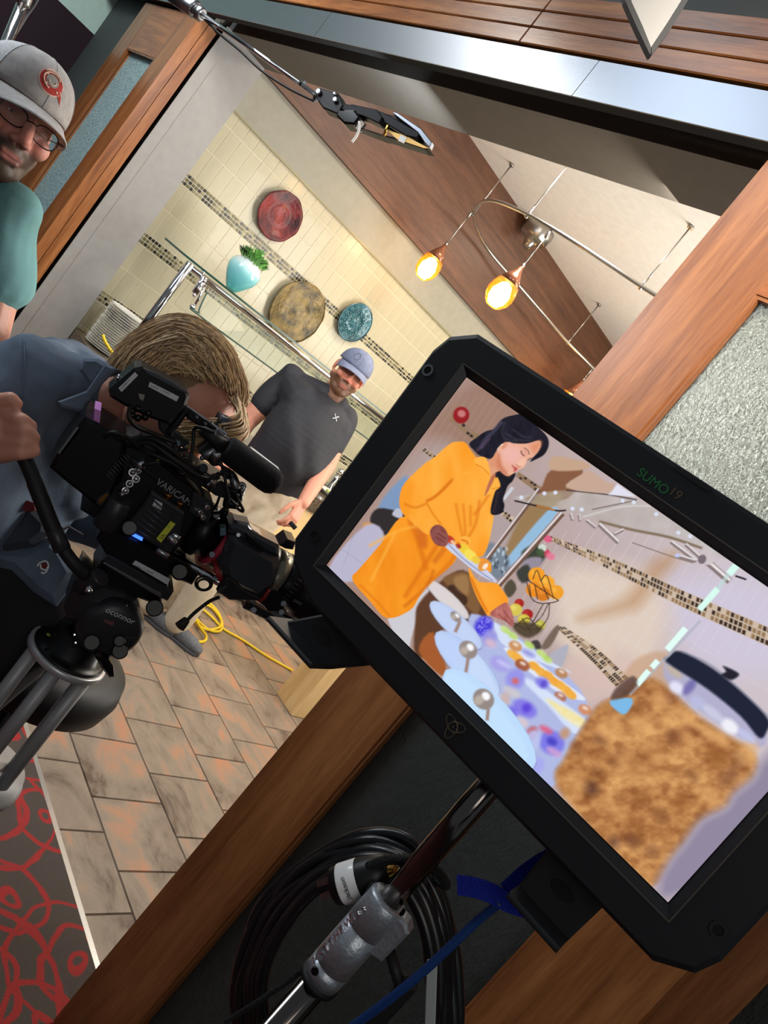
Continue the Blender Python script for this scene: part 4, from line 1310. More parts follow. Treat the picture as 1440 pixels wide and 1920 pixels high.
mat('red_glaze', (92, 14, 46), .42, 0, var=.5, vscale=9, bump=.5, bscale=44, coat=.1, col2=(134, 40, 40), spec=.35)
mat('bronze_glaze', (74, 66, 34), .4, .3, var=.4, vscale=14, bump=.6, bscale=36, coat=.1, col2=(124, 104, 56))
mat('teal_glaze', (34, 76, 88), .25, .2, var=.3, vscale=14, bump=.2, coat=.5)
mat('teal_relief', (70, 120, 128), .3, .2, coat=.4)
wallplate('wall_plate', 525, 405, .149, .03, 'red_glaze', 'round crimson glass plate hung highest on the tiled wall', lambda a: .012*math.sin(9*a)+.008*math.sin(5*a+1))
wallplate('wall_plate', 557, 585, .205, .03, 'bronze_glaze', 'large bronze and gold plate hung on the lower mosaic band', lambda a: .010*math.sin(11*a)+.01*math.sin(4*a+2))
tp_, tpp = wallplate('wall_plate', 665, 604, .139, .03, 'teal_glaze', 'small dark teal plate with honeycomb relief hung on the right', lambda a: .006*math.sin(24*a))
for q, (rr, n) in enumerate(((0, 1), (.042, 6), (.083, 12), (.118, 16))):
    for i in range(n):
        a = 6.283*i/n+.2*q
        g = G()
        c = np.array([XT+.021+rr*.1, tpp[1]+rr*math.cos(a), tpp[2]+rr*math.sin(a)])
        rad = .0165 if q < 3 else .013
        g.tube([c+np.array([0, rad*math.cos(t), rad*1.15*math.sin(t)]) for t in np.linspace(0, 6.283, 15)[:-1]], .0028, 5, closed=True)
        g.ball(c, (.003, .007, .009), n=8, m=5)
        g.build('relief_ring', 'teal_relief', tp_)

# monorail with amber pendants
ZR = 2.98
mr = thing('monorail_light', 'curved silver monorail hung from the ceiling on thin rods', 'light track', (-3.6, 3.6, ZR))
path = [on(x, y, 'z', ZR) for x, y in ((1260, 572), (1203, 537), (1100, 468), (1010, 413), (950, 384), (915, 376), (897, 384), (889, 400), (893, 425), (915, 468), (970, 532), (1020, 590), (1065, 642), (1112, 690), (1150, 730))]
G().tube(bez(path, 6), .011, 10).build('rail', 'satin_metal', mr)
for (cx, cy), (x, y) in (((958, 308), (888, 400)), ((1297, 422), (1203, 537)), ((1118, 575), (1065, 642)), ((1062, 300), (990, 403))):
    r = on(x, y, 'z', ZR)
    g = G().cyl((r[0], r[1], ZR-.012), (r[0], r[1], ZC-.012), .0045, n=8).cyl((r[0], r[1], ZC-.014), (r[0], r[1], ZC-.0005), .018, n=16)
    g.cyl((r[0], r[1], ZR-.02), (r[0], r[1], ZR+.055), .010, .006, n=10)
    g.build('rod', 'satin_metal', mr)
cn = on(1000, 445, 'z', ZC-.09)
g = G().lathe((cn[0], cn[1], ZC-.0005), (0, 0, -1), [(0, .115), (.03, .12), (.095, .11), (.105, .10), (.106, .06), (.15, .04), (.18, .03), (.18, .003)], 32)
g.build('canopy', 'satin_metal', mr)
mat('amber_glass', (252, 208, 126), .05, trans=.92, ior=1.12, emit=.22, ecol=(230, 120, 10))
mat('lamp_glow', (255, 222, 140), .5, emit=22)
mat('copper_glaze', (150, 96, 70), .25, .5)


def pendant(rx, ry, tip, bot, R, label):
    r = on(rx, ry, 'z', ZR)
    top = proj_drop(r, tip); low = proj_drop(r, bot)
    t = thing('pendant_light', label, 'pendant light', (r[0], r[1], ZR-.03), 'amber pendants on the monorail')
    G().cyl((r[0], r[1], top), (r[0], r[1], ZR-.010), .004, n=8).cyl((r[0], r[1], top-.01), (r[0], r[1], top+.02), .010, n=10).cyl((r[0], r[1], ZR-.06), (r[0], r[1], ZR-.0125), .009, n=10).build('stem', 'satin_metal', t)
    H = top-low
    G().lathe((r[0], r[1], top), (0, 0, -1), [(0, .011), (H*.1, R*.22), (H*.25, R*.52), (H*.42, R*.80)], 28).build('shade_top', 'copper_glaze', t)
    G().lathe((r[0], r[1], top), (0, 0, -1), [(H*.42, R*.80), (H*.56, R*.95), (H*.70, R), (H*.84, R*.90), (H*.95, R*.64), (H, R*.42), (H*.985, R*.40), (H*.93, R*.6), (H*.82, R*.84), (H*.70, R*.93), (H*.56, R*.88), (H*.43, R*.74)], 28).build('shade', 'amber_glass', t)
    G().lathe((r[0], r[1], top-H*.42), (0, 0, -1), [(0, .01), (H*.06, R*.42), (H*.25, R*.70), (H*.42, R*.66), (H*.52, R*.45), (H*.55, R*.34)], 20).build('bulb', 'lamp_glow', t)
    d = bpy.data.lights.new('pendant_lamp', 'POINT'); d.energy = 2.2; d.color = (1, .66, .3); d.shadow_soft_size = .05
    lo = bpy.data.objects.new('pendant_lamp', d); COL.objects.link(lo); lo.location = (r[0], r[1], low-.04)


def proj_drop(r, px):                            # height below point r at which a plumb line reaches the photo row of px
    best = min((abs((np.dot((np.array([r[0], r[1], z])-EYE), CD)/np.dot((np.array([r[0], r[1], z])-EYE), _F))*FPX+960-px), z) for z in np.arange(1.8, ZR, .004))
    return best[1]


pendant(888, 393, 459, 521, .078, 'amber glass pendant with copper top, farther left of the two lit ones')
pendant(1036, 429, 500, 573, .082, 'amber glass pendant with copper top, nearer the centre of the picture')
pendant(1112, 690, 712, 778, .085, 'amber glass pendant partly hidden between monitor and door')

# plywood pedestal and yellow cable on the floor
pw = thing('plywood_pedestal', 'pale plywood pedestal standing on the slate floor beyond the door', 'pedestal', (-2.65, 3.4, 0))
G().box((-2.742, 3.272, .0008), (-2.556, 3.29, .62)).build('panel', 'plywood', pw)
G().box((-2.574, 3.2905, .0008), (-2.556, 3.62, .62)).build('panel', 'plywood', pw)
G().box((-2.742, 3.2905, .0008), (-2.724, 3.62, .62)).build('panel', 'plywood', pw)
G().box((-2.742, 3.272, .6205), (-2.556, 3.62, .638)).build('top_panel', 'plywood', pw)
cz = .009
cab = [on(x, y, 'z', cz) for x, y in ((548, 1257), (500, 1230), (455, 1200), (420, 1180), (400, 1160), (380, 1145), (362, 1140), (366, 1160), (390, 1182), (412, 1184), (414, 1165), (395, 1140), (368, 1132), (358, 1150),
                                      (372, 1178), (384, 1196), (378, 1206), (350, 1203), (325, 1185), (318, 1165), (335, 1130), (380, 1128), (408, 1150), (412, 1176), (380, 1180), (352, 1150), (345, 1130))]
for i, c in enumerate(cab):
    c[2] = cz + (.012 if 12 < i < 22 else .006 if i > 4 else 0)
yo = G().tube(bez(cab, 6), .0085, 8).build('yellow_cable', 'yellow_rubber')
tag(yo, 'yellow electric cable coiled on the slate floor beside the grey shoe', 'cable')

# grip arm with a small light, above the doorway
mat('cable_black', (16, 16, 17), .55)
ARM = lambda x, y, t: at(x, y, 2.9-.38*t)
ga_ = thing('light_boom', 'chrome grip arm with small black light head reaching across the doorway', 'light boom', ARM(600, 185, .6))
p0, p1, p2 = ARM(352, 8, 0), ARM(602, 186, .6), ARM(470, 90, .3)
G().tube([p0, p2, p1], .0085, 12).build('arm', 'chrome', ga_)
d = (p1-p0)/np.linalg.norm(p1-p0)
g = G().cyl(p0-d*.10, p0+d*.05, .032, n=20, bev=.006).cyl(p0+d*.05, p0+d*.09, .024, n=20, bev=.005)
g.cyl(ARM(356, 12, 0), ARM(366, 30, 0), .012, n=10)
g.fbox(Frame(ARM(366, 28, 0), d, CD*-1), (-.045, .03), (-.012, .004), (-.012, .012), bev=.004)
g.build('knuckle', 'dull_metal', ga_)
G().tube(bez([ARM(372, 24, 0), ARM(410, 62, .15), ARM(450, 95, .3), ARM(490, 132, .4), ARM(540, 165, .5), ARM(590, 190, .6)], 6), .0045, 8).build('power_cord', 'cable_black', ga_)
for x, y, t in ((567, 157, .52), (594, 182, .6)):
    c = ARM(x, y, t)
    G().cyl(c-d*.006, c+d*.006, .013, n=12).build('cable_tie', 'cable_black', ga_)
# head of the light: local frame along the panel
HX = ARM(805, 275, 1)-ARM(640, 195, .7)
LF = Frame(ARM(700, 225, .85), HX, -CD)
uv = lambda x, y: LF.uv(x, y)
P_ = lambda pts: [uv(x, y) for x, y in pts]
mat('led_diffuser', (232, 190, 110), .5, emit=.25)
G().prism(LF, P_([(598, 180), (606, 172), (640, 182), (650, 205), (640, 222), (612, 210), (602, 196)]), -.03, .03, bev=.004).build('mount_block', 'black_plastic', ga_)
kn = G()
for x, y, r in ((606, 182, .010), (637, 197, .009), (636, 186, .006)):
    kn.cyl(LF.p(*uv(x, y), .028), LF.p(*uv(x, y), .042), r, n=14, bev=.002)
kn.build('knob', 'dull_metal', ga_)
G().prism(LF, P_([(644, 200), (680, 205), (712, 212), (722, 226), (716, 238), (690, 226), (646, 212)]), -.02, .025, bev=.003).build('bracket', 'black_metal', ga_)
G().prism(LF, P_([(640, 214), (672, 214), (682, 228), (672, 242), (652, 240), (638, 226)]), -.03, .035, bev=.006).build('ballast', 'black_gloss', ga_)
G().prism(LF, P_([(664, 240), (674, 222), (682, 230), (672, 244)]), -.01, .02, bev=.002).build('clip', 'dull_metal', ga_)
G().prism(LF, P_([(655, 190), (716, 208), (748, 216), (792, 246), (800, 262), (788, 266), (730, 240), (700, 226), (662, 206)]), -.05, -.012, bev=.004).build('panel_back', 'black_plastic', ga_)
G().prism(LF, P_([(712, 210), (726, 216), (790, 252), (784, 262), (764, 258), (718, 230)]), -.011, .012, bev=.003).build('side_rail', 'black_metal', ga_)
G().prism(LF, P_([(738, 214), (748, 215), (792, 245), (812, 270), (808, 280), (798, 270), (786, 252)]), -.012, .014, bev=.002).build('barn_door', 'steel', ga_)
G().prism(LF, P_([(664, 236), (716, 254), (760, 260), (806, 281), (796, 280), (740, 262), (700, 250)]), -.05, .004, bev=.002).build('lower_rail', 'black_metal', ga_)
G().prism(LF, P_([(728, 246), (762, 256), (804, 279), (796, 279), (745, 262)]), .002, .006).build('diffuser', 'led_diffuser', ga_)
G().fbox(Frame(LF.p(*uv(756, 263), .007), LF.X, LF.Y), (-.012, .012), (-.010, .010), (0, .002)).build('sticker', 'white_ceramic', ga_)
G().cyl(LF.p(*uv(722, 258), .012), LF.p(*uv(732, 240), .02), .006, n=10).build('brass_pin', mat('brass', (206, 164, 84), .25, 1.0), ga_)
mat('white_strap', (232, 226, 220), .7)
G().tube(bez([LF.p(*uv(x, y), .03) for x, y in ((680, 236), (680, 250), (674, 264), (666, 274))], 5), .0045, 8).build('tie_strap', 'white_strap', ga_)
light('boom_led', 'AREA', tuple(LF.p(.03, -.02, -.12)), (-4.25, 1.85, 2.1), 7, (.78, .88, 1.0), .12)
# white reflector corner
RF = Frame(at(1222, 60, 1.25), CR, -CD)
q = lambda x, y: RF.uv(x, y)
rf = thing('reflector_board', 'white reflector board with grey taped edge poking in from above', 'reflector', at(1222, 0, 1.25))
G().prism(RF, [q(1168, -60), q(1310, -60), q(1284, 2), q(1253, 50), q(1222, 98), q(1200, 50), q(1180, 6)], -.012, -.002).build('board', 'white_cloth', rf)
g = G()
for pts in ([(1160, -60), (1172, 2), (1194, 52), (1219, 104), (1221, 90), (1204, 48), (1184, 4), (1174, -60)], [(1316, -60), (1289, 2), (1257, 55), (1221, 104), (1222, 88), (1250, 46), (1279, 0), (1302, -60)]):
    g.prism(RF, [q(*p) for p in pts], -.014, .001)
g.build('edge_tape', 'grey_edge', rf)
# chrome stand at the top left
tl0, tl1 = at(0, 108, 2.3), at(45, 0, 2.3)
dv = tl1-tl0
ls = thing('light_stand', 'chrome stand pole with a thin cord behind the man in the grey cap', 'light stand', tl0+dv*-4)
G().cyl(tl0-dv*7.0, tl1+dv*1.2, .0165, n=20).build('pole', 'chrome', ls)
G().cyl(tl0+dv*.92, tl1+dv*.35, .021, n=20, bev=.003).build('collar', 'dull_metal', ls)
G().tube(bez([at(12, 85, 2.32), at(30, 62, 2.34), at(50, 30, 2.34), at(70, 0, 2.32), at(74, -30, 2.3)], 5), .004, 8).build('cord', 'grey_edge', ls)

# ------------------------------------------------------------------ monitor stand, cable coil, blue tie
mat('zinc', (176, 182, 190), .4, .7, bump=.15, bscale=120)
mat('dark_chrome', (120, 112, 108), .12, 1.0)
SX, SY = -.319, .733
ms = thing('monitor_stand', 'chrome stand pole with a cast grey clamp collar holding the monitor', 'stand', (SX, SY, 0))
up = lambda z: (SX, SY, z)
G().cyl(up(1.20), up(1.56), .0135, n=24).build('upper_tube', 'dark_chrome', ms)
G().cyl(up(.02), up(1.165), .0158, n=24).build('lower_tube', 'dark_chrome', ms)
FS = Frame(up(1.22), (.62, .78, 0), (0, 0, 1))
FS = Frame(up(1.22), np.cross((0, 0, 1), -np.array([SX, SY, 0])) , (0, 0, 1))
if np.dot(FS.N, np.array([SX, SY, 0])) > 0:
    FS = Frame(up(1.22), -FS.X, (0, 0, 1))
for k in range(3):
    a = .9+k*2.0944
    G().tube(bez([(SX, SY, .33-.07*k), (SX+.10*math.cos(a), SY+.10*math.sin(a), .30-.07*k), (SX+.36*math.cos(a), SY+.36*math.sin(a), .05), (SX+.43*math.cos(a), SY+.43*math.sin(a), .021)], 6), .0125, 12).build('leg', 'dull_metal', ms)
zt = 1.287; zb = 1.172
G().lathe(up(zb), (0, 0, 1), [(0, .0165), (0, .0215), (.018, .0222), (.0185, .0205), (.02, .0205), (.0205, .0222), (.072, .0222), (.0725, .0205), (.074, .0205), (.0745, .0225), (.112, .0225), (.115, .0205), (.115, .014)], 32).build('clamp_collar', 'zinc', ms)
G().lathe(up(zb-.006), (0, 0, 1), [(0, .0165), (0, .0232), (.006, .0232), (.0062, .0165)], 28).build('rubber_ring', 'rubber', ms)
g = G().prism(Frame(up(1.245), FS.X, FS.Y), [(.016, -.012), (.034, -.006), (.036, .036), (.028, .042), (.016, .042)], -.012, .012, bev=.003)
g.build('clamp_lug', 'zinc', ms)
g = G().cyl(FS.p(.034, .028, 0), FS.p(.066, .010, .0), .006, n=12).fbox(Frame(FS.p(.068, -.008, 0), FS.X, FS.Y), (-.009, .009), (-.035, .035), (-.006, .006), bev=.004)
g.build('clamp_handle', 'rubber', ms)
sc = G()
for a, b in ((-.012, .048), (-.0135, .040)):
    sc.ball(FS.p(a, b, .0185), .0028, n=8, m=6)
sc.build('rivet', 'chrome', ms)
G().cyl(FS.p(-.008, -.036, .016), FS.p(-.0085, -.036, .0225), .0042, n=12).build('screw', 'black_metal', ms)
lf2 = Frame(FS.p(-.0125, -.034, .0187), FS.X*.83+FS.N*-.55, FS.Y)
for i, ch in enumerate('MATTHEWS'):
    a = -.62
    th_ = text('cast_lettering', ch, Frame(FS.p(math.sin(a)*.0222, -.034+i*.0088, math.cos(a)*.0222), FS.X*math.cos(a)-FS.N*math.sin(a), FS.Y), 0, 0, 0, .011, 'chrome', ms, ang=math.pi/2, th=.0008)
g = G()
lb = [(-.021, -.030), (-.015, -.030), (-.013, -.01), (-.013, .035)]
# cable coil hung on the clamp handle
KF = Frame(at(655, 1790, .845), FS.X*1.0+np.array([0, 0, .0]), (0, 0, 1))
mat('coil_black', (22, 22, 24), .28)
co = thing('cable_coil', 'thick black electric cable coiled and hung on the monitor stand', 'cable', at(640, 1750, .845))
random.seed(5)
for i in range(8):
    off = (i-3.5)*.0095 + .03
    outl = [(440, 1880), (452, 1790), (500, 1690), (580, 1610), (680, 1568), (760, 1578), (810, 1630), (842, 1720), (856, 1830), (850, 1960), (800, 2080), (690, 2150), (560, 2120), (470, 2010)]
    cx, cy = 650, 1850
    k = 1-.034*i
    pts = []
    for j, (x, y) in enumerate(outl):
        jx = random.uniform(-5, 5); jy = random.uniform(-5, 5)
        pts.append(KF.px(cx+(x-cx)*k+jx, cy+(y-cy)*k+jy, off*.6-.03+random.uniform(-.003, .003)))
    G().tube(bez(pts, 6, True), .0074, 8, closed=True).build('loop', 'coil_black', co)
pk = lambda x, y, o=.012: KF.px(x, y, o)
a, b = pk(628, 1662, .02), pk(672, 1648, .016)
ax = (b-a)/np.linalg.norm(b-a)
pl = G().lathe(a-ax*.004, ax, [(0, .012), (.004, .0195), (.012, .0212), (.038, .0212), (.052, .020), (.066, .0165), (.07, .008)], 28).build('plug', 'black_plastic', co)
G().lathe(a+ax*.008, ax, [(0, .0214), (.001, .0217), (.021, .0217), (.022, .0214)], 28).build('white_label', 'white_ceramic', pl)
wv = np.cross(ax, FS.N); wv /= np.linalg.norm(wv)
lt = Frame(a+ax*.0235+FS.N*.0217, -wv if np.dot(wv, CD) > 0 else wv, N=FS.N)
lt2 = Frame(a+ax*.021+FS.N*.0224, ax, N=FS.N)
mat('ink', (30, 30, 34), .6)
text('plug_lettering', 'jackson', lt2, 0.003, -.0125, 0.0, .0078, 'ink', pl, ang=math.pi/2+.05, th=.0002)
for dy in (-.008, .006):
    G().fbox(Frame(a-ax*.016+wv*dy*1.0, ax, N=FS.N), (-.003, .012), (-.0035, .0035), (-.0008, .0008)).build('prong', 'chrome', pl)
G().cyl(b+ax*.012, pk(742, 1632, .016), .011, .006, n=14).build('strain_relief', 'brass', co)
mat('tie_black', (22, 22, 22), .9, bump=.5, bscale=300)
G().tube(bez([pk(690, 1625, .025), pk(730, 1612, .03), pk(790, 1618, .034), pk(826, 1640, .03), pk(835, 1660, .0), pk(812, 1640, -.03)], 6), .0055, 8).build('tie_cord', 'tie_black', co)
G().tube(bez([pk(700, 1655, .034), pk(660, 1720, .04), pk(600, 1790, .045), pk(540, 1840, .045), pk(480, 1880, .045), pk(440, 1905, .04), pk(424, 1915, .04)], 6), .003, 8).build('tie_cord', 'tie_black', co)
wl_ = pk(810, 1810, .036); wl2 = pk(806, 1925, .03)
G().fbox(Frame((wl_+wl2)/2, wl2-wl_, N=FS.N), (-.036, .036), (-.0055, .0055), (-.002, .0015), bev=.001).build('cable_tag', mat('pale_label', (170, 176, 176), .5), co)
# blue tie and cable at the bracket
mat('blue_velcro', (10, 34, 150), .85, bump=.4, bscale=300)
mat('blue_cable', (14, 52, 110), .45)
BT = lambda x, y, c: MON.px(x, y, c)
bt = thing('blue_tie', 'bright blue hook and loop tie wrapped round the lower bracket of the monitor', 'cable tie', MON.px(945, 1680, -.045))


def strip(pts, w, th, name, m, parent):
    P = bez(pts, 6)
    g = G(); vs = []
    for i, p in enumerate(P):
        t = P[min(i+1, len(P)-1)]-P[max(i-1, 0)]
        t /= np.linalg.norm(t)
        s = np.cross(MON.N, t); s /= np.linalg.norm(s); n_ = np.cross(t, s)
        vs += [p-s*w-n_*th, p+s*w-n_*th, p+s*w+n_*th, p-s*w+n_*th]
    fs = [(i*4+k, i*4+(k+1) % 4, (i+1)*4+(k+1) % 4, (i+1)*4+k) for i in range(len(P)-1) for k in range(4)]
    fs += [(0, 1, 2, 3), tuple(len(P)*4-4+k for k in range(4))]
    return g.add(vs, fs, 0, False).build(name, m, parent)


strip([BT(858, 1659, -.052), BT(890, 1664, -.05), BT(920, 1674, -.052), BT(950, 1690, -.055), BT(985, 1702, -.058)], .0085, .001, 'strap', 'blue_velcro', bt)
strip([BT(950, 1672, -.060), BT(985, 1640, -.062), BT(1010, 1622, -.062), BT(1040, 1605, -.062)], .008, .001, 'strap', 'blue_velcro', bt)
bc = G().tube(bez([BT(940, 1690, -.056), BT(900, 1722, -.062), BT(860, 1760, -.06), BT(800, 1816, -.055), BT(740, 1866, -.05), BT(665, 1922, -.05), BT(560, 1995, -.05), BT(480, 2060, -.06)], 6), .0042, 10).build('blue_cable', 'blue_cable')
tag(bc, 'thin blue cable running down from the blue tie past the coil', 'cable')
# ------------------------------------------------------------------ cinema camera on its fluid head
mat('cam_black', (15, 15, 17), .34, .2)
mat('cam_dark', (44, 45, 49), .38, .2)
mat('cam_grey', (74, 78, 84), .3, .5)
mat('lens_grey', (66, 70, 76), .3, .2)
mat('lens_ring', (150, 146, 130), .3, .6)
mat('red_ring', (150, 40, 44), .35, .3)
mat('pink_red', (190, 50, 72), .5)
mat('label_white', (206, 208, 212), .6)
mat('label_print', (50, 50, 54), .6)
mat('tape_purple', (196, 128, 200), .7)
mat('tape_yellow', (206, 214, 70), .7)
mat('dark_red', (110, 18, 24), .7)
mat('knob_black', (16, 16, 18), .4)
mat('gold', (170, 110, 50), .3, 1.0)
mat('bluish_lens', (90, 120, 130), .05, .3, coat=1.0)
mat('blue_glow', (60, 110, 255), .4, emit=2.2)
mat('grey_print', (150, 154, 160), .5)
LD = np.array([.34, .94, 0.0])
RIG = Frame(at(300, 960, 1.3), LD, (0, 0, 1))
q = lambda pts: [RIG.uv(x, y) for x, y in pts]
pr = lambda x, y, o=0.0: RIG.px(x, y, o)
cc = thing('cinema_camera', 'black cinema camera with zoom lens, cables and side fins on the fluid head', 'camera', pr(250, 1080))


def plate(name, pts, o0, o1, m, parent=cc, bev=.003, off=None):
    """outline traced at height o1 of the rig's side plane, reaching back to o0"""
    return G().prism(RIG, [RIG.uv(x, y, o1 if off is None else off) for x, y in pts], o0, o1, bev=bev).build(name, m, parent)


bt_ = plate('battery', [(160, 782), (236, 828), (222, 900), (196, 962), (124, 905), (92, 878), (108, 850)], -.06, .06, 'cam_black', bev=.006)
plate('battery_plate', [(160, 781), (236, 826), (240, 836), (164, 792)], -.05, .045, 'cam_dark')
plate('purple_tape', [(177, 766), (189, 770), (187, 794), (175, 788)], .0, .050, 'tape_purple', bev=.0008)
plate('edge_highlight', [(144, 800), (147, 804), (112, 852), (108, 850)], .055, .0615, 'dull_metal', bev=.0005)  # metal-coloured strip painting the white highlight along the battery edge
bd = plate('camera_body', [(232, 828), (268, 842), (300, 862), (352, 905), (372, 925), (376, 958), (362, 990), (338, 1028), (318, 1044), (262, 1012), (196, 986), (150, 958), (192, 925), (222, 898)], -.065, .052, 'cam_black', bev=.006)
text('camera_lettering', 'VARICAM', RIG, *RIG.uv(291, 906, .053), .0525, .0155, 'grey_print', bd, ang=-.03, th=.0003)
# ribbed side panel of the recorder
sd = plate('side_module', [(285, 922), (346, 962), (338, 1008), (318, 1040), (232, 990), (262, 955)], .05, .066, 'cam_dark')
for i in range(7):
    t = i/6
    a = (276-38*t*1.0+12, 938+50*t); b = (334-18*t, 975+56*t)
    G().tube([pr(a[0], a[1], .067), pr(b[0]-8, b[1]-4, .067)], .0016, 6).build('cooling_fin', 'cam_grey', sd)
plate('edge_rail', [(284, 922), (346, 962), (344, 967), (282, 927)], .058, .072, 'cam_grey', bev=.001)
for x, y in ((312, 934), (334, 949)):
    G().cyl(pr(x, y+4, .05), pr(x+5, y-8, .05), .0055, n=12, bev=.001).cyl(pr(x+3, y-3, .05), pr(x+5, y-8, .05), .0066, n=12).build('gold_connector', 'gold', sd)
plate('white_label', [(290, 936), (305, 944), (302, 957), (286, 948)], .066, .0672, 'label_white', parent=sd, bev=.0003)
text('label_lettering', 'JA.02', RIG, *RIG.uv(290, 949, .068), .0673, .0052, 'label_print', sd, ang=.02, th=.0001)
yt = plate('yellow_tape', [(293, 1010), (320, 977), (329, 983), (302, 1018)], .069, .0702, 'tape_yellow', bev=.0003)
text('tape_lettering', '3A', RIG, *RIG.uv(304, 1013, .071), .0704, .0088, 'label_print', yt, ang=math.pi/2*1.0, th=.0001)
text('tape_lettering', '/', RIG, *RIG.uv(318, 990, .071), .0704, .0088, 'label_print', yt, ang=math.pi/2, th=.0001)
ring = lambda c, r0, r1, n=16: None
k_ = G().cyl(pr(243, 990, .05), pr(243, 990, .072), .0125, n=24, bev=.002).cyl(pr(243, 990, .0715), pr(243, 990, .074), .0085, n=20)
k_.build('dial', 'cam_dark', cc)
plate('info_display', [(247, 1000), (268, 1010), (266, 1015), (246, 1004)], .055, .068, 'blue_glow', bev=.0005)
# row of connectors on the back of the body
for i, (x, y) in enumerate(((246, 884), (252, 896), (240, 905), (232, 918), (256, 880), (264, 872), (226, 925))):
    G().cyl(pr(x, y, .045), pr(x+3, y+2, .062), .0075-.0004*i, n=14, bev=.001).ball(pr(x+3, y+2, .063), .0045, n=8, m=6).build('connector', 'dull_metal' if i % 2 == 0 else 'chrome', cc)
for i in range(8):
    G().tube([pr(199+i*4.4, 882-i*5+6, .061), pr(211+i*4.4, 895-i*5+6, .061)], .0011, 5).build('vent_slat', 'cam_grey', bt_)
plate('port_cover', [(181, 936), (204, 920), (206, 930), (190, 952), (180, 946)], .05, .062, 'cam_dark', bev=.002)
plate('gold_port', [(184, 938), (200, 924), (202, 930), (188, 946)], .062, .0635, 'gold', bev=.0008)
G().cyl(pr(196, 990, .05), pr(228, 935, .05), .022, n=20, bev=.003).build('power_unit', 'cam_dark', cc)
# small box with switches towards the lens
plate('front_box', [(362, 924), (400, 944), (398, 968), (388, 985), (352, 960)], .0, .06, 'cam_dark', bev=.003)
text('box_lettering', 'REC', RIG, *RIG.uv(363, 955, .061), .0605, .007, 'grey_print', cc, th=.0002)
for x, y in ((371, 958), (376, 967), (384, 948)):
    G().cyl(pr(x, y, .055), pr(x+6, y+4, .066), .005, n=12, bev=.001).build('switch', 'chrome', cc)
# lens mount and zoom lens with servo grip
LA, LB = RIG.uv(398, 1012), RIG.uv(590, 1140)
lx0, ly0 = LA
ly = (LA[1]+LB[1])/2+.012
AX = lambda a: RIG.p(a, ly, .0)
X_ = lambda x, y: RIG.uv(x, y)[0]
lens = G()
lens.lathe(AX(X_(350, 985)), LD, [(0, .045), (.02, .05), (.03, .05), (.034, .043), (.06, .043)], 40).build('lens_mount', 'cam_black', cc)
x0 = X_(412, 1020)
zl = G().lathe(AX(x0-.012), LD, [(0, .040), (.006, .049), (.02, .050), (.105, .048), (.112, .044)], 40).build('zoom_barrel', 'lens_grey', cc)
G().lathe(AX(x0-.016), LD, [(0, .044), (.001, .0515), (.010, .0515), (.0105, .046)], 40).build('red_band', 'pink_red', cc)
x1 = X_(515, 1062)
G().lathe(AX(x1-.012), LD, [(0, .038), (.002, .046), (.026, .047), (.027, .044)], 40).build('focus_ring', 'lens_ring', cc)
for i in range(14):
    a = i*.22-.4
    G().ball(AX(x1+.004)+RIG.N*math.cos(a)*.0468+RIG.Y*math.sin(a)*.0468, .0011, n=6, m=4).build('ring_dot', 'label_white', cc)
fb = G().lathe(AX(x1+.015), LD, [(0, .044), (.004, .048), (.03, .049), (.034, .046), (.06, .046), (.064, .052), (.11, .054), (.112, .049), (.10, .046)], 40).build('front_barrel', 'cam_black', cc)
text('lens_lettering', 'DSMC', Frame(AX(x1+.05)+RIG.N*.0475-RIG.Y*.012, RIG.X, RIG.Y), 0, 0, 0, .007, 'grey_print', fb, th=.0002)
for i in range(36):
    a = i*6.283/36
    G().cyl(AX(x1+.03)+(RIG.N*math.cos(a)+RIG.Y*math.sin(a))*.0485, AX(x1+.044)+(RIG.N*math.cos(a)+RIG.Y*math.sin(a))*.0485, .0022, n=6).build('gear_tooth', 'cam_dark', fb)
# servo housing on the near side
plate('servo_grip', [(428, 1002), (446, 996), (522, 1040), (523, 1062), (512, 1098), (486, 1118), (452, 1104), (418, 1085), (412, 1055), (418, 1025)], .02, .066, 'lens_grey', bev=.014, off=.05)
plate('servo_top', [(430, 985), (446, 984), (524, 1024), (524, 1046), (505, 1040), (440, 1006), (428, 1002)], .005, .062, 'cam_grey', bev=.006)
for pts in ([(440, 976), (468, 982), (474, 996), (446, 990)], [(468, 990), (502, 1012), (496, 1022), (462, 1002)]):
    plate('zoom_rocker', pts, .02, .056, 'dull_metal', bev=.004)
plate('rocker_slot', [(458, 1004), (464, 1001), (496, 1030), (494, 1036), (466, 1016)], .058, .067, 'black_gap', bev=.001)
G().cyl(pr(447, 1003, .06), pr(447, 1003, .068), .0035, n=12).build('button', 'dull_metal', cc)
o_ = [RIG.uv(x, y, .066) for x, y in ((420, 1020), (428, 1018), (427, 1032), (420, 1036))]
G().prism(RIG, o_, .066, .0685, bev=.001).build('button', 'cam_grey', cc)
plate('indicator_window', [(413, 990), (424, 990), (424, 1004), (412, 1006)], .04, .058, 'bluish_lens', bev=.001)
for s in (0, .012):
    G().tube(bez([pr(402, 1048, .04), pr(404+s*300, 1066, .062), pr(412+s*300, 1086, .066), pr(420+s*300, 1094, .05)], 6), .0035, 8).build('red_strap_ring', 'red_ring', cc)
G().tube(bez([pr(486, 1126, .07), pr(494, 1122, .074), pr(502, 1110, .072), pr(504, 1106, .06)], 5), .0035, 8).build('red_strap_ring', 'red_ring', cc)
plate('hand_strap', [(406, 1108), (412, 1098), (424, 1082), (440, 1090), (456, 1106), (474, 1114), (492, 1122), (486, 1128), (430, 1126)], .062, .074, 'rubber', bev=.003)
plate('strap_buckle', [(407, 1109), (411, 1104), (425, 1098), (426, 1102), (412, 1112)], .074, .078, 'cam_grey', bev=.0008)
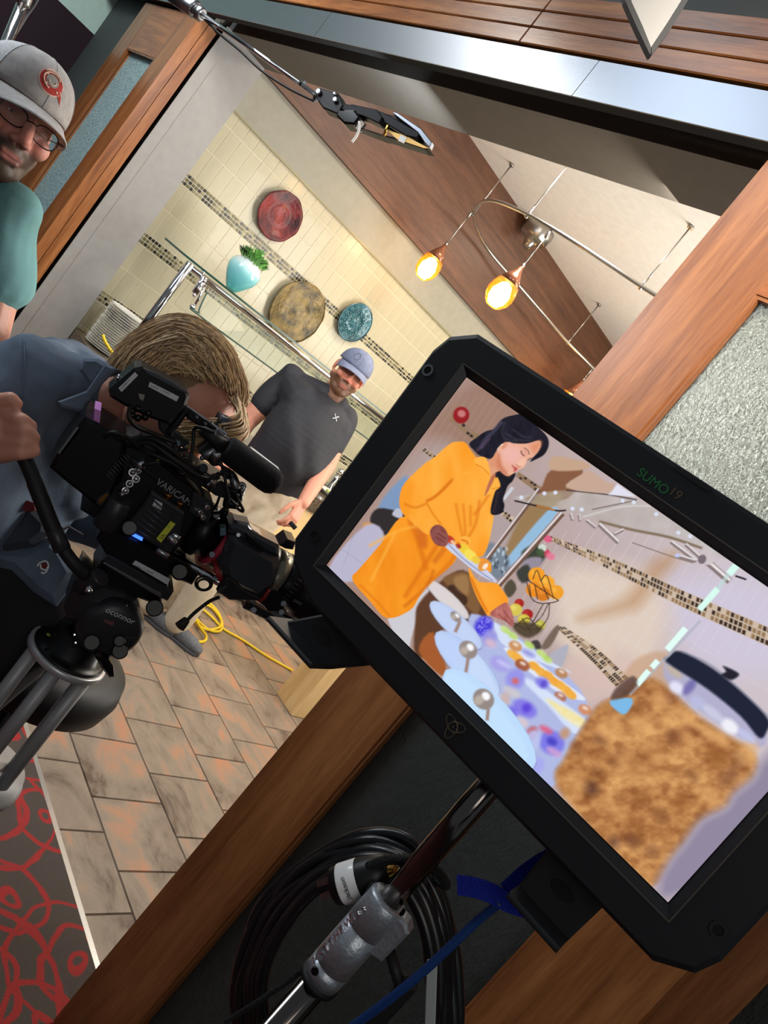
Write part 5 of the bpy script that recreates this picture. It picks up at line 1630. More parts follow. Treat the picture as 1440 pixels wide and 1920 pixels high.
G().tube(bez([pr(410, 1120, .07), pr(392, 1128, .09), pr(366, 1148, .11), pr(350, 1164, .12)], 6), .0032, 8).build('follow_cable', 'cable_black', cc)
G().cyl(pr(350, 1162, .12), pr(337, 1175, .13), .0065, .0095, n=12).build('cable_plug', 'rubber', cc)
# lower rods, lens support, focus knob
for dz, o in ((0, .035), (0, -.035)):
    G().cyl(pr(318, 1040, o), pr(590, 1190, o), .0075, n=16).build('support_rod', 'chrome', cc)
G().cyl(pr(337, 1072, .05), pr(337, 1072, .078), .0145, n=28, bev=.003).cyl(pr(337, 1072, .077), pr(337, 1072, .082), .006, n=14).build('rod_knob', 'cam_black', cc)
plate('rod_clamp', [(318, 1040), (352, 1058), (372, 1080), (360, 1098), (330, 1086), (312, 1064)], -.05, .05, 'cam_black')
for r_, y_ in ((.017, 1094), (.013, 1096)):
    G().tube([pr(382+12*math.cos(t)*r_/.013, y_+10*math.sin(t)*r_/.013, .06+.004*math.cos(t)) for t in np.linspace(0, 6.283, 21)[:-1]], .002, 6, closed=True).build('cable_loop', 'cable_black', cc)
plate('lens_support', [(462, 1130), (520, 1160), (512, 1170), (456, 1142)], -.03, .04, 'cam_dark')
for x, y in ((400, 962), (392, 1036), (470, 1140), (500, 1158), (522, 1144), (526, 1128)):
    G().cyl(pr(x, y, .03), pr(x+6, y+4, .052), .006, n=12, bev=.001).build('bracket_screw', 'dull_metal', cc)
plate('motor', [(480, 1110), (522, 1098), (540, 1120), (532, 1150), (500, 1150)], -.02, .045, 'cam_black', bev=.006)
plate('accessory_arm', [(524, 1024), (540, 1012), (556, 1018), (550, 1032), (536, 1030)], -.02, .03, 'cam_black', bev=.003)
# top plate, handle, viewfinder box, microphone
plate('top_plate', [(236, 822), (262, 816), (420, 905), (456, 930), (450, 945), (404, 930), (330, 880), (270, 846)], -.04, .03, 'cam_dark')
vf = plate('viewfinder_monitor', [(203, 732), (252, 691), (266, 688), (352, 735), (356, 744), (350, 762), (318, 797), (284, 786), (244, 768), (206, 745)], -.01, .05, 'cam_black', bev=.005)
plate('monitor_rim', [(268, 690), (274, 700), (350, 740), (354, 737), (322, 716), (290, 699)], .05, .056, 'cam_grey', bev=.001)
plate('white_label', [(222, 728), (253, 698), (259, 704), (228, 735)], .0505, .0515, 'label_white', parent=vf, bev=.0003)
plate('white_label', [(281, 716), (336, 744), (331, 753), (278, 725)], .0505, .0515, 'label_white', parent=vf, bev=.0003)
text('label_lettering', 'CAMERA A  1', RIG, *RIG.uv(228, 731, .052), .0516, .0040, 'label_print', vf, ang=1.5, th=.0001)
text('label_lettering', 'jackson  J  rentals', RIG, *RIG.uv(282, 724, .052), .0516, .0044, 'label_print', vf, ang=.20, th=.0001)
plate('grey_sticker', [(259, 738), (272, 740), (268, 752), (262, 748)], .0505, .0512, 'lens_ring', parent=vf, bev=.0003)
G().cyl(pr(224, 712, .03), pr(218, 704, .03), .005, n=12).build('toggle', 'chrome', vf)
for i in range(6):
    t = i*.9
    G().ball(pr(262+16*math.cos(t), 775+9*math.sin(t), .05), .006, n=10, m=6).build('knob_row', 'black_gloss', vf)
plate('vertical_bracket', [(346, 762), (358, 768), (322, 820), (310, 812)], .0, .022, 'cam_black')
plate('handle_bar', [(348, 762), (360, 768), (424, 816), (420, 828), (350, 785)], -.012, .018, 'cam_black')
plate('handle_edge', [(348, 761), (352, 761), (426, 812), (424, 816)], -.010, .016, 'chrome', bev=.0008)
for x, y in ((368, 783), (384, 795), (404, 809)):
    G().ball(pr(x, y, .018), .0035, n=8, m=6).build('screw', 'cam_grey', cc)
G().cyl(pr(408, 790, -.03), pr(430, 798, -.03), .015, n=24, bev=.003).build('eyepiece', 'cam_grey', cc)
G().cyl(pr(404, 788, -.03), pr(409, 790, -.03), .017, n=24, bev=.002).build('eyecup', 'rubber', cc)
plate('mic_clamp', [(398, 812), (410, 806), (436, 832), (440, 842), (430, 852), (416, 846), (398, 832)], -.015, .03, 'cam_grey', bev=.003)
plate('mic_clamp_latch', [(414, 820), (424, 826), (420, 834), (410, 828)], .03, .036, 'cam_black', bev=.001)
m0, m1 = pr(422, 838, .03), pr(510, 903, .03)
md = (m1-m0)/np.linalg.norm(m1-m0)
G().cyl(pr(378, 806, .03), m0+md*.004, .0085, .013, n=16).build('mic_connector', 'rubber', cc)
Lm = np.linalg.norm(m1-m0)
G().lathe(m0, md, [(0, .018), (.004, .0225), (.02, .0235), (Lm-.012, .0245), (Lm, .0235), (Lm+.009, .019), (Lm+.013, .012), (Lm+.0145, .003)], 28).build('microphone_foam', 'foam', cc)
plate('top_light_bar', [(474, 855), (478, 853), (531, 893), (527, 905), (500, 884)], -.03, .022, 'label_white', bev=.002)
plate('mount_arm', [(396, 830), (412, 838), (420, 862), (402, 876), (384, 862), (372, 848)], -.02, .02, 'cam_dark', bev=.004)
plate('blue_clip', [(330, 826), (338, 828), (340, 836), (332, 834)], .02, .03, 'bluish_lens', bev=.001)
plate('rear_bracket', [(296, 780), (312, 786), (330, 812), (356, 834), (346, 842), (318, 826), (298, 806)], -.02, .01, 'cam_dark')
random.seed(9)
jun = [(392, 850), (404, 858), (424, 888), (440, 905), (446, 930), (432, 944), (420, 962), (398, 902), (378, 880), (352, 868), (330, 850), (302, 838), (436, 920), (452, 912)]
for i, (x, y) in enumerate(jun):
    d_ = np.array([random.uniform(-1, 1) for _ in range(3)])
    d_ /= np.linalg.norm(d_)
    c = pr(x, y, .02+.02*random.random())
    G().cyl(c-d_*.012, c+d_*.012, .007+.004*random.random(), n=12, bev=.002).ball(c+d_*.013, .0045, n=8, m=6).build('fitting', random.choice(['cam_dark', 'cam_black', 'dull_metal']), cc)
cabs = [([(312, 912), (262, 872), (244, 858), (238, 842), (250, 832), (282, 822), (320, 842), (352, 872), (386, 894), (410, 894)], .0042, .045),
        ([(262, 880), (236, 850), (248, 838), (280, 830), (322, 858), (368, 890), (392, 898), (412, 888)], .0042, .05),
        ([(206, 830), (196, 824), (202, 814), (220, 812), (244, 824), (262, 842)], .0036, .06), ([(244, 762), (242, 782), (256, 800), (290, 814), (330, 830)], .0036, .055),
        ([(404, 812), (376, 802), (364, 806), (362, 832), (356, 860), (340, 868)], .0032, .04), ([(412, 862), (418, 880), (424, 910), (428, 940), (412, 960), (400, 962)], .0026, .06),
        ([(440, 924), (448, 940), (456, 956), (452, 958), (434, 944)], .0026, .05), ([(412, 930), (404, 950), (388, 964), (374, 962)], .0024, .06),
        ([(336, 856), (344, 872), (350, 882), (340, 888), (332, 870), (336, 846), (352, 842)], .0026, .05), ([(270, 846), (300, 858), (340, 880), (380, 920), (376, 946)], .003, .055),
        ([(410, 870), (440, 890), (452, 930), (444, 946), (426, 930)], .0024, .05), ([(246, 876), (262, 884), (270, 872), (300, 866)], .003, .06)]
for i, (pts, r, o) in enumerate(cabs):
    G().tube(bez([pr(x, y, o+.012*math.sin(i*2.1+j*1.3)) for j, (x, y) in enumerate(pts)], 6), r, 8).build('cable', 'cable_black' if i % 4 != 1 else 'rubber', cc)
G().cyl(pr(258, 872, .056), pr(272, 868, .056), .0058, n=12, bev=.001).build('cable_connector', 'chrome', cc)
G().cyl(pr(318, 998, .06), pr(338, 1010, .066), .005, n=12, bev=.001).build('cable_connector', 'chrome', cc)
G().cyl(pr(294, 1030, .066), pr(316, 1044, .07), .006, n=12, bev=.001).build('cable_connector', 'dull_metal', cc)
G().cyl(pr(316, 1004, .066), pr(330, 1020, .07), .0065, n=12, bev=.001).build('cable_connector', 'dull_metal', cc)
G().ball(pr(296, 866, .06), .004, n=8, m=6).build('yellow_tag', 'tape_yellow', cc)
# bridge plate and dovetail under the body
plate('bridge_plate', [(196, 985), (256, 1012), (318, 1044), (326, 1060), (318, 1086), (316, 1112), (250, 1070), (200, 1042), (180, 1010)], -.06, .055, 'cam_black', bev=.004)
plate('dovetail', [(193, 1052), (204, 1041), (326, 1110), (314, 1128), (302, 1122)], -.05, .06, 'cam_dark', bev=.002)
plate('scale_strip', [(193, 1057), (197, 1055), (303, 1114), (300, 1121)], .058, .0635, 'dull_metal', bev=.0008)
wl3 = plate('white_label', [(248, 1058), (254, 1051), (319, 1086), (314, 1097)], .0555, .0568, 'label_white', bev=.0004)
text('label_lettering', 'jackson  J  rentals', RIG, *RIG.uv(252, 1061, .057), .0569, .0048, 'label_print', wl3, ang=.1, th=.0001)
plate('wire_clip', [(117, 991), (128, 985), (161, 1004), (158, 1007), (128, 990), (120, 995)], .05, .055, 'chrome', bev=.0008)

# ---- fluid head with pan bar, bowl and riser
fh = thing('fluid_head', 'black fluid head with pan handle and round silver rimmed base under the camera', 'tripod head', pr(131, 1218))
dome = [RIG.uv(x, y, .055) for x, y in ((150, 1075), (176, 1104), (206, 1112), (238, 1120), (258, 1132), (263, 1150), (260, 1180), (254, 1206), (240, 1222), (216, 1226), (196, 1212), (150, 1190), (122, 1172), (118, 1150), (130, 1120))]
hb = G().prism(RIG, dome, -.06, .055, bev=.022).build('head_body', 'cam_dark', fh)
G().lathe(pr(206, 1166, .03), RIG.N, [(0, .056), (.018, .0555), (.027, .053), (.034, .046), (.037, .036), (.038, .004)], 48).build('side_cap', 'cam_dark', hb)
text('head_lettering', 'oconnor', RIG, *RIG.uv(196, 1147, .069), .0682, .0150, 'label_white', hb, ang=.05, th=.0004)
text('head_lettering', '1030', RIG, *RIG.uv(192, 1166, .069), .0684, .009, mat('pink_print', (170, 100, 104), .5), hb, ang=.12, th=.0003)
# lower cradle with the swooping edge
plate('head_cradle', [(156, 1192), (186, 1186), (224, 1182), (258, 1186), (250, 1206), (234, 1222), (226, 1240), (206, 1236), (180, 1226), (150, 1214), (138, 1206)], -.065, .064, 'cam_black', bev=.008)
plate('cradle_rib', [(202, 1200), (226, 1194), (256, 1196), (253, 1203), (228, 1203), (206, 1207)], .064, .068, 'cam_dark', bev=.001)
for x, y, r, o in ((172, 1205, .0135, .062), (224, 1202, .010, .064), (225, 1221, .0135, .064), (290, 1140, .0145, .058), (140, 1190, .003, .06), (142, 1205, .003, .06), (171, 1150, .003, .056), (216, 1132, .0025, .056), (237, 1136, .0025, .056), (253, 1151, .0025, .056)):
    G().cyl(pr(x, y, o-.01), pr(x, y, o+(.016 if r > .005 else .0015)), r, n=24, bev=.002).build('head_knob' if r > .005 else 'screw', 'knob_black' if r > .005 else 'chrome', fh)
plate('lock_lever', [(176, 1230), (186, 1224), (202, 1236), (212, 1252), (214, 1272), (206, 1274), (190, 1256)], .055, .075, 'black_gloss', bev=.005)
plate('quick_plate', [(172, 1080), (196, 1046), (305, 1116), (302, 1140), (262, 1124), (200, 1100)], -.05, .045, 'cam_black', bev=.004)
# pan bar
G().tube(bez([pr(30, 836, .012), pr(50, 868, .016), pr(75, 930, .035), pr(97, 985, .05), pr(116, 1025, .058), pr(140, 1058, .066), pr(160, 1078, .062)], 6),
         [.0115]*10+[.0125]*12+[.0105]*15, 16).build('pan_handle', 'rubber', fh)
G().cyl(pr(100, 992, .051), pr(118, 1032, .059), .0135, n=18, bev=.002).build('handle_joint', 'cam_dark', fh)
G().cyl(pr(150, 1100, .045), pr(192, 1082, .07), .0155, n=24, bev=.003).build('handle_clamp', 'cam_dark', fh)
G().cyl(pr(170, 1097, .07), pr(165, 1112, .08), .006, n=14, bev=.0015).build('clamp_screw', 'chrome', fh)
# round base: silver rimmed flange on four columns, a second flange below
bc_ = pr(131, 1222, .0)
R0 = .073
zb0 = bc_[2]
G().lathe((bc_[0], bc_[1], zb0-.014), (0, 0, 1), [(0, R0-.004), (.002, R0), (.012, R0), (.0135, R0-.002), (.0135, R0-.005)], 56).build('silver_rim', mat('rim_silver', (196, 198, 202), .34, .55), fh)
G().lathe((bc_[0], bc_[1], zb0-.001), (0, 0, 1), [(0, R0-.006), (.004, R0-.007), (.006, R0-.012), (.012, .050), (.045, .045), (.05, .02)], 48).build('base_plate', 'cam_black', fh)
wf_ = Frame((bc_[0], bc_[1], zb0), CR*1.0-np.array([0, 0, CR[2]]), (0, 0, 1))
G().ball(pr(91, 1190, .03), (.004, .004, .002), n=10, m=6).build('level_bubble', mat('level_green', (130, 150, 50), .2), fh)
hx, hy = wf_.X[:2]/np.linalg.norm(wf_.X[:2])
mat('column_grey', (158, 158, 160), .45, .3)
rs = thing('tripod_riser', 'grey metal riser of four columns standing under the fluid head', 'tripod riser', (bc_[0], bc_[1], zb0-.30))
for k in range(6):
    a = .45+k*6.283/6
    G().cyl((bc_[0]+.056*math.cos(a), bc_[1]+.056*math.sin(a), zb0-.265), (bc_[0]+.056*math.cos(a), bc_[1]+.056*math.sin(a), zb0-.015), .0125, n=18).build('column', 'column_grey', rs)
G().lathe((bc_[0], bc_[1], zb0-.30), (0, 0, 1), [(0, R0+.010), (.002, R0+.013), (.016, R0+.013), (.018, R0+.010), (.0345, R0+.006), (.0345, .02)], 48).build('lower_flange', 'column_grey', rs)
G().lathe((bc_[0], bc_[1], zb0-.62), (0, 0, 1), [(0, .02), (.05, .045), (.20, .055), (.29, .06), (.318, .062)], 36).build('bowl', 'cam_grey', rs)
tb_ = G()
tp3 = thing('tripod', 'dark tripod spreading below the silver riser at the left edge', 'tripod', (bc_[0], bc_[1], 0))
for k in range(3):
    a = 1.9+k*2.094
    top = np.array([bc_[0]+.06*math.cos(a), bc_[1]+.06*math.sin(a), zb0-.50]); ft = np.array([bc_[0]+.34*math.cos(a), bc_[1]+.34*math.sin(a), .032])
    l_ = G().cyl(ft, top, .018, .022, n=16).build('leg', 'cam_dark', tp3)
    G().ball((ft[0], ft[1], .025), (.025, .025, .018), n=12, m=8).build('foot', 'rubber', l_)
# black padded seat behind the head
sc_ = at(92, 1240, 1.9)
st = thing('stool', 'black padded stool seat behind the fluid head', 'stool', (sc_[0], sc_[1], 0))
G().lathe((sc_[0], sc_[1], sc_[2]-.07), (0, 0, 1), [(0, .10), (.002, .165), (.02, .19), (.07, .20), (.11, .19), (.13, .15), (.138, .02)], 48).build('seat', mat('black_vinyl', (20, 20, 22), .55), st)
G().cyl((sc_[0], sc_[1], .03), (sc_[0], sc_[1], sc_[2]-.07), .025, n=16).build('column', 'black_metal', st)
for k in range(5):
    a = k*6.283/5
    G().tube([(sc_[0], sc_[1], .06), (sc_[0]+.22*math.cos(a), sc_[1]+.22*math.sin(a), .038)], .016, 10).ball((sc_[0]+.22*math.cos(a), sc_[1]+.22*math.sin(a), .030), .022, n=10, m=6).build('foot', 'black_plastic', st)
# ------------------------------------------------------------------ people
color_attr_mat('skin', .48, bump=.06, bscale=350, sss=.12)
color_attr_mat('cloth_paint', .85, bump=.10, bscale=500)
mat('eye_white', (226, 220, 214), .15)
mat('iris', (70, 60, 52), .1)
mat('glass_lens', (220, 226, 230), .02, trans=.97, ior=1.05)
mat('wire_frame', (46, 40, 36), .3, .8)
mat('shoe_grey', (96, 98, 102), .7, var=.1, vscale=60)
mat('sole', (70, 72, 76), .8)


def cone(g, p0, p1, r0, r1, n=14):
    p0 = np.array(p0, float); p1 = np.array(p1, float)
    if np.linalg.norm(p1-p0) > 1e-5:
        g.tube([p0, p1], [r0, r1], n)
    g.ball(p0, r0, n=n, m=8); g.ball(p1, r1, n=n, m=8)


def chain(g, pts, rs, n=14):
    for i in range(len(pts)-1):
        cone(g, pts[i], pts[i+1], rs[i], rs[i+1], n)


def fuse(name, g, voxel, it, material, colfn=None, parent=None, adapt=0.0, post=None):
    """melt overlapping forms into one continuous surface"""
    me = bpy.data.meshes.new(name)
    me.from_pydata(g.v, [], g.f)
    o = bpy.data.objects.new(name, me)
    COL.objects.link(o)
    m = o.modifiers.new('r', 'REMESH'); m.mode = 'VOXEL'; m.voxel_size = voxel; m.adaptivity = adapt
    s = o.modifiers.new('s', 'SMOOTH'); s.factor = .5; s.iterations = it
    dg = bpy.context.evaluated_depsgraph_get()
    ne = bpy.data.meshes.new_from_object(o.evaluated_get(dg))
    bpy.data.objects.remove(o); bpy.data.meshes.remove(me)
    ne.name = name
    n = len(ne.vertices)
    co = np.zeros(n*3, np.float32); ne.vertices.foreach_get('co', co); co = co.reshape(-1, 3).astype(float)
    if post is not None:
        co = post(co); ne.vertices.foreach_set('co', co.astype(np.float32).ravel())
    if colfn is not None:
        c = np.clip(colfn(co), 0, 255)/255.0
        lin = np.where(c <= .04045, c/12.92, ((c+.055)/1.055)**2.4)
        a = ne.color_attributes.new('Col', 'FLOAT_COLOR', 'POINT')
        a.data.foreach_set('color', np.concatenate([lin, np.ones((n, 1))], 1).astype(np.float32).ravel())
    ne.materials.clear(); ne.materials.append(MATS[material])
    ne.polygons.foreach_set('use_smooth', [True]*len(ne.polygons))
    ne.update()
    return link(name, ne, parent)


class Head:
    """head frame: o between the ears at eye height, f where the face looks, u crown, r the wearer's left side as X"""
    def __init__(s, o, f, u, scale=1.0):
        s.o = np.array(o, float)
        s.f = np.array(f, float)/np.linalg.norm(f)
        u = np.array(u, float); u -= s.f*np.dot(u, s.f); s.u = u/np.linalg.norm(u)
        s.x = np.cross(s.f, s.u)
        s.k = scale

    def p(s, x, y, z):
        return s.o+(s.x*x+s.f*y+s.u*z)*s.k

    def loc(s, co):
        d = co-s.o
        return d@s.x/s.k, d@s.f/s.k, d@s.u/s.k

    def forms(s, g, full=1.0, neck=None, beardy=0.0):
        k = s.k
        el = lambda c, r: g.ball(s.p(*c), tuple(q*k for q in r), n=20, m=14, X=s.x, Y=s.f, Z=s.u)
        co = lambda a, b, r0, r1: cone(g, s.p(*a), s.p(*b), r0*k, r1*k)
        el((0, -.015, .040), (.077, .098, .084))
        el((0, .028, -.028), (.061*full, .060, .086))
        el((0, .062, -.092), (.029*full, .025, .024))
        for q in (-1, 1):
            co((q*.056*full, .0, -.050), (q*.024*full, .058, -.094), .021, .021)
            el((q*.038*full, .062, -.024), (.026, .024, .024))
            el((q*.080, -.012, -.006), (.009, .020, .032))
            co((q*.014, .085, .030), (q*.046, .070, .026), .012, .010)
            el((q*.012, .096, -.034), (.010, .011, .008))
            co((q*.014, .0845, .0150), (q*.044, .071, .0105), .0068, .006)   # upper lid
            co((q*.014, .081, -.0045), (q*.044, .070, -.003), .0066, .0056)     # lower lid
        co((0, .084, .022), (0, .108, -.026), .0085, .0125)
        el((0, .068, -.060), (.034, .028, .030))
        co((-.019, .0885, -.0615), (.019, .0885, -.0615), .0065, .0065)
        co((-.015, .0885, -.073), (.015, .0885, -.073), .0075, .0075)
        if beardy:
            el((0, .058, -.094), (.036*full, .036, .032))
        if neck is not None:
            chain(g, [s.p(0, -.03, -.04), s.p(0, -.03, -.10), neck], [.055*k, .056*k, .064*k])

    def paint(s, co, base, beard=None, lips=(176, 96, 88), ruddy=(196, 110, 92), stub=.0, brow=(70, 52, 40), noise=True):
        x, y, z = s.loc(co)
        c = np.tile(np.array(base, float), (len(co), 1))
        mix = lambda w, col: c.__setitem__(slice(None), c*(1-w[:, None])+np.array(col, float)*w[:, None])
        sm = lambda v, a, b: np.clip((v-a)/(b-a), 0, 1)
        front = sm(y, .02, .06)
        mix(.45*front*np.exp(-((np.abs(x)-.036)**2/.0006+(z+.026)**2/.0006)), ruddy)
        mix(.5*front*np.exp(-(x**2/.0003+(z+.026)**2/.0004)), ruddy)
        mix(.35*np.clip((np.abs(x)-.074)/.01, 0, 1)*np.exp(-(z**2/.002)), ruddy)
        if beard is not None:
            low = np.exp(-np.maximum(0, z+.050)**2/.00012)*sm(y, -.005, .02)
            jaw = np.maximum(low*(z < .0), 0)*np.clip((z+.16)/.02, 0, 1)
            keep = 1-.85*np.exp(-(x**2/.00045+(z+.066)**2/.00009))
            must = np.exp(-(np.maximum(0, np.abs(x)-.022)**2/.00005+(z+.051)**2/.00004))*front
            mix(np.clip(np.maximum(jaw*keep, must)*stub, 0, 1), beard)
        mix(.75*front*np.exp(-(np.maximum(0, np.abs(x)-.014)**2/.00006+(z+.0665)**2/.00005)), lips)
        mix(.9*front*np.exp(-(np.maximum(0, np.abs(x)-.018)**2/.00003+(z+.0672)**2/.000004)), (90, 44, 42))
        mix(.85*front*np.exp(-(np.maximum(0, np.abs(np.abs(x)-.031)-.013)**2/.00003+(z-.034+.15*(np.abs(x)-.03)**1)**2/.00002)), brow)
        mix(.45*front*np.exp(-((np.abs(x)-.031)**2/.00025+(z-.006)**2/.00012)), (130, 78, 66))  # shade of the eye sockets put into the skin colour
        return c

    def eyes(s, parent, look=0.0):
        for q in (-1, 1):
            e = G().ball(s.p(q*.031, .0665, .0060), .0120*s.k, n=16, m=12).build('eye', 'eye_white', parent)
            G().ball(s.p(q*.031+look*.004, .0755, .0048), (.0052*s.k, .0036*s.k, .0052*s.k), n=14, m=8, X=s.x, Y=s.f, Z=s.u).build('iris', 'iris', e)

    def dome(s, prof, a0=0, a1=6.2832, n=40, m=14, zc=.03, z1=None):
        pass


def cap(H, parent, name, col_front, col_mesh, col_brim, brim_drop=.012, size=1.0, mesh_back=False):
    """baseball cap: crown shell, brim, button, sweatband seam"""
    k = H.k*size
    g = G()
    n, m = 48, 14
    vs, fs, mi = [], [], []
    for sh in (0, 1):
        for i in range(m+1):
            t = i/m*math.pi/2
            for j in range(n):
                a = 6.2832*j/n
                rx, ry, rz = .0865-.003*sh, .1075-.003*sh, .088-.003*sh
                fr = max(0, math.cos(a))
                pz = rz*math.sin(t)**.92*(1+.05*fr*math.sin(2*t))
                pr_ = math.cos(t)**.72
                vs.append(H.p(rx*size*pr_*math.sin(a), -.012+ry*size*pr_*math.cos(a), (.034+.006*fr+pz)*size))
    for sh in (0, 1):
        for i in range(m):
            for j in range(n):
                l = (j+1) % n
                b = sh*(m+1)*n
                fs.append((b+i*n+j, b+i*n+l, b+(i+1)*n+l, b+(i+1)*n+j))
                mid = 6.2832*(j+.5)/n
                mi.append(1 if (mesh_back and math.cos(mid) < .55) else 0)
    for j in range(n):
        l = (j+1) % n
        fs.append((j, l, (m+1)*n+l, (m+1)*n+j)); mi.append(0)
    g.v += [tuple(v) for v in vs]; g.f += fs; g.mi += mi; g.sm += [True]*len(fs)
    c = g.build(name, [col_front, col_mesh], parent)
    # brim
    g = G(); vs = []; nu, nv = 17, 7
    for sh in (0, 1):
        for i in range(nu):
            u = -1+2*i/(nu-1)
            a = u*1.18
            for j in range(nv):
                v = j/(nv-1)
                ex, ey = .0862*math.sin(a), -.012+.1072*math.cos(a)
                L = .066*math.cos(u*1.45)**.55 if abs(u) < 1 else 0
                x = ex*(1+.02*v); y = ey+L*v
                z = .039-brim_drop*v*1.2-.024*u*u*(.35+.65*v)-.0028*sh
                vs.append(H.p(x*size, y*size, z*size))
    fs = []
    for sh in (0, 1):
        for i in range(nu-1):
            for j in range(nv-1):
                b = sh*nu*nv
                fs.append((b+i*nv+j, b+(i+1)*nv+j, b+(i+1)*nv+j+1, b+i*nv+j+1))
    ed = [i*nv+nv-1 for i in range(nu)]
    for a_, b_ in zip(ed[:-1], ed[1:]):
        fs.append((a_, b_, b_+nu*nv, a_+nu*nv))
    g.add(vs, fs, 0, True).build('brim', col_brim, c)
    G().ball(H.p(0, -.012, .124*size), (.006*k, .006*k, .004*k), n=10, m=6).build('button', col_front, c)
    sg_ = G()
    for a in (0, 1.047, 2.094, 3.1416, 4.189, 5.236):
        pts = []
        for i in range(12):
            t = i/12*1.5
            fr = max(0, math.cos(a))
            pz = .0885*math.sin(t)**.92*(1+.05*fr*math.sin(2*t)); q_ = math.cos(t)**.72
            pts.append(H.p(.0868*size*q_*math.sin(a), -.012+.1078*size*q_*math.cos(a), (.034+.006*fr+pz)*size))
        sg_.tube(pts, .0006*k, 5)
    sg_.build('seam', col_front, c, kind='stuff')
    return c


def cap_point(size, a, t, lift=1.0):
    fr = max(0, math.cos(a))
    pz = .088*math.sin(t)**.92*(1+.05*fr*math.sin(2*t)); q_ = math.cos(t)**.72
    return (.0865*size*lift*q_*math.sin(a), -.012+.1075*size*lift*q_*math.cos(a), (.034+.006*fr+pz)*size*(1+.3*(lift-1)))


def hand(g, wrist, d, n, k=1.0, curl=(.5, .5, .5, .5), side=1, spread=.12, thumb=.5):
    """wrist point, d along the hand, n out of the back of the hand; fingers curl away from n"""
    d = np.array(d, float); d /= np.linalg.norm(d)
    n = np.array(n, float); n -= d*np.dot(n, d); n /= np.linalg.norm(n)
    s = np.cross(d, n)*side
    for q in (-.026, -.009, .009, .026):
        cone(g, wrist+d*.01*k+s*q*.7*k, wrist+d*.088*k+s*q*k*1.05, .0155*k, .0125*k)
    for i, (q, L) in enumerate(((-.028, .072), (-.0095, .082), (.0095, .077), (.027, .060))):
        c = curl[i]
        p = wrist+d*.090*k+s*q*1.05*k
        dirn = d*math.cos(.15)+s*(q/.028)*spread
        ang = c*.55
        pts = [p]
        for j, fr in enumerate((.45, .31, .24)):
            dd = dirn*math.cos(ang)-n*math.sin(ang)
            dd /= np.linalg.norm(dd)
            pts.append(pts[-1]+dd*L*fr*k)
            ang += c*1.15
        chain(g, pts, [.0098*k, .0090*k, .0082*k, .0070*k], 12)
    t0 = wrist+d*.022*k-s*.028*k-n*.006*k
    t1 = t0+(d*.75-s*.62-n*.25*thumb)*.040*k
    t2 = t1+(d*.92-s*.25-n*.35*thumb)*.032*k
    t3 = t2+(d*.95-s*.05-n*.45*thumb)*.026*k
    chain(g, [t0, t1, t2, t3], [.0155*k, .012*k, .0105*k, .0085*k], 12)


def shoe(name, heel, toe, parent, m='shoe_grey', up=(0, 0, 1)):
    h = np.array(heel, float); t = np.array(toe, float)
    d = (t-h); L = np.linalg.norm(d); d /= L
    g = G()
    chain(g, [h+[0, 0, .045], h+d*L*.35+[0, 0, .045], h+d*L*.75+[0, 0, .036], h+d*L*.92+[0, 0, .032]], [.040, .043, .042, .032])
    cone(g, h+[0, 0, .05], h+d*L*.12+[0, 0, .10], .042, .045)
    flo = lambda co: np.stack([co[:, 0], co[:, 1], np.maximum(co[:, 2], h[2]+.012)], 1)
    o = fuse(name, g, .006, 5, m, None, parent, post=flo)
    sF = Frame((h[0], h[1], .001), (d[0], d[1], 0), N=(0, 0, 1))
    zs = h[2]+.001
    sF = Frame((h[0], h[1], zs), (d[0], d[1], 0), N=(0, 0, 1))
    pts = [(-.045, -.03), (-.02, -.042), (.10, -.046), (L*.75, -.048), (L*.95, -.034), (L+.01, 0), (L*.95, .034), (L*.75, .048), (.10, .046), (-.02, .042), (-.045, .03)]
    G().prism(sF, pts, 0, .016, bev=.003).build('sole', 'sole', o)
    lc = G()
    s = np.cross(d, (0, 0, 1))
    for i in range(4):
        c = h+d*(L*(.30+.1*i))+np.array([0, 0, .092-.012*i])
        lc = G().tube(bez([c-s*.024-[0, 0, .006], c, c+s*.024-[0, 0, .006]], 4), .0028, 6).build('lace', 'sole', o)
    return o


def to_eye(p):
    v = EYE-np.array(p); return v/np.linalg.norm(v)


def turn(v, deg):                               # about the world vertical
    a = math.radians(deg); c, s = math.cos(a), math.sin(a)
    return np.array([v[0]*c-v[1]*s, v[0]*s+v[1]*c, v[2]])


UPV = np.array([0, 0, 1.0])

# ---------- man in the black T-shirt, beyond the camera
D1 = 4.0
A1 = lambda x, y, d=D1: at(x, y, d)
ho = A1(656, 700, D1)
fwd = turn(to_eye(ho)*[1, 1, 0], 8); fwd = fwd/np.linalg.norm(fwd)
H1 = Head(ho, fwd+np.array([0, 0, -.02]), UPV+.02*np.array([1, 0, 0]), 1.06)
bf = to_eye(A1(580, 800))*[1, 1, 0]; bf = turn(bf/np.linalg.norm(bf), 18)     # chest faces a little to the picture's right
bs = np.cross(UPV, bf)                                                        # his left, picture right
nk = A1(622, 742)
shR, shL = A1(545, 712, D1), A1(645, 785, D1+.03)
elR, wrR = A1(463, 788, D1-.03), A1(425, 850, D1-.22)
elL, wrL = A1(612, 872, D1-.02), A1(569, 942, D1-.16)
hipc = A1(490, 925, D1+.02)
g = G()
H1.forms(g, 1.08, nk, 1)
chain(g, [shR, elR, wrR], [.066, .055, .036]); chain(g, [shL, elL, wrL], [.060, .050, .034])
for pts, w in (((.0, .15),),) if False else ():
    pass
chain(g, [nk, (nk+hipc)/2, hipc], [.055, .08, .08])
hd = A1(541, 985, D1-.20)-wrL
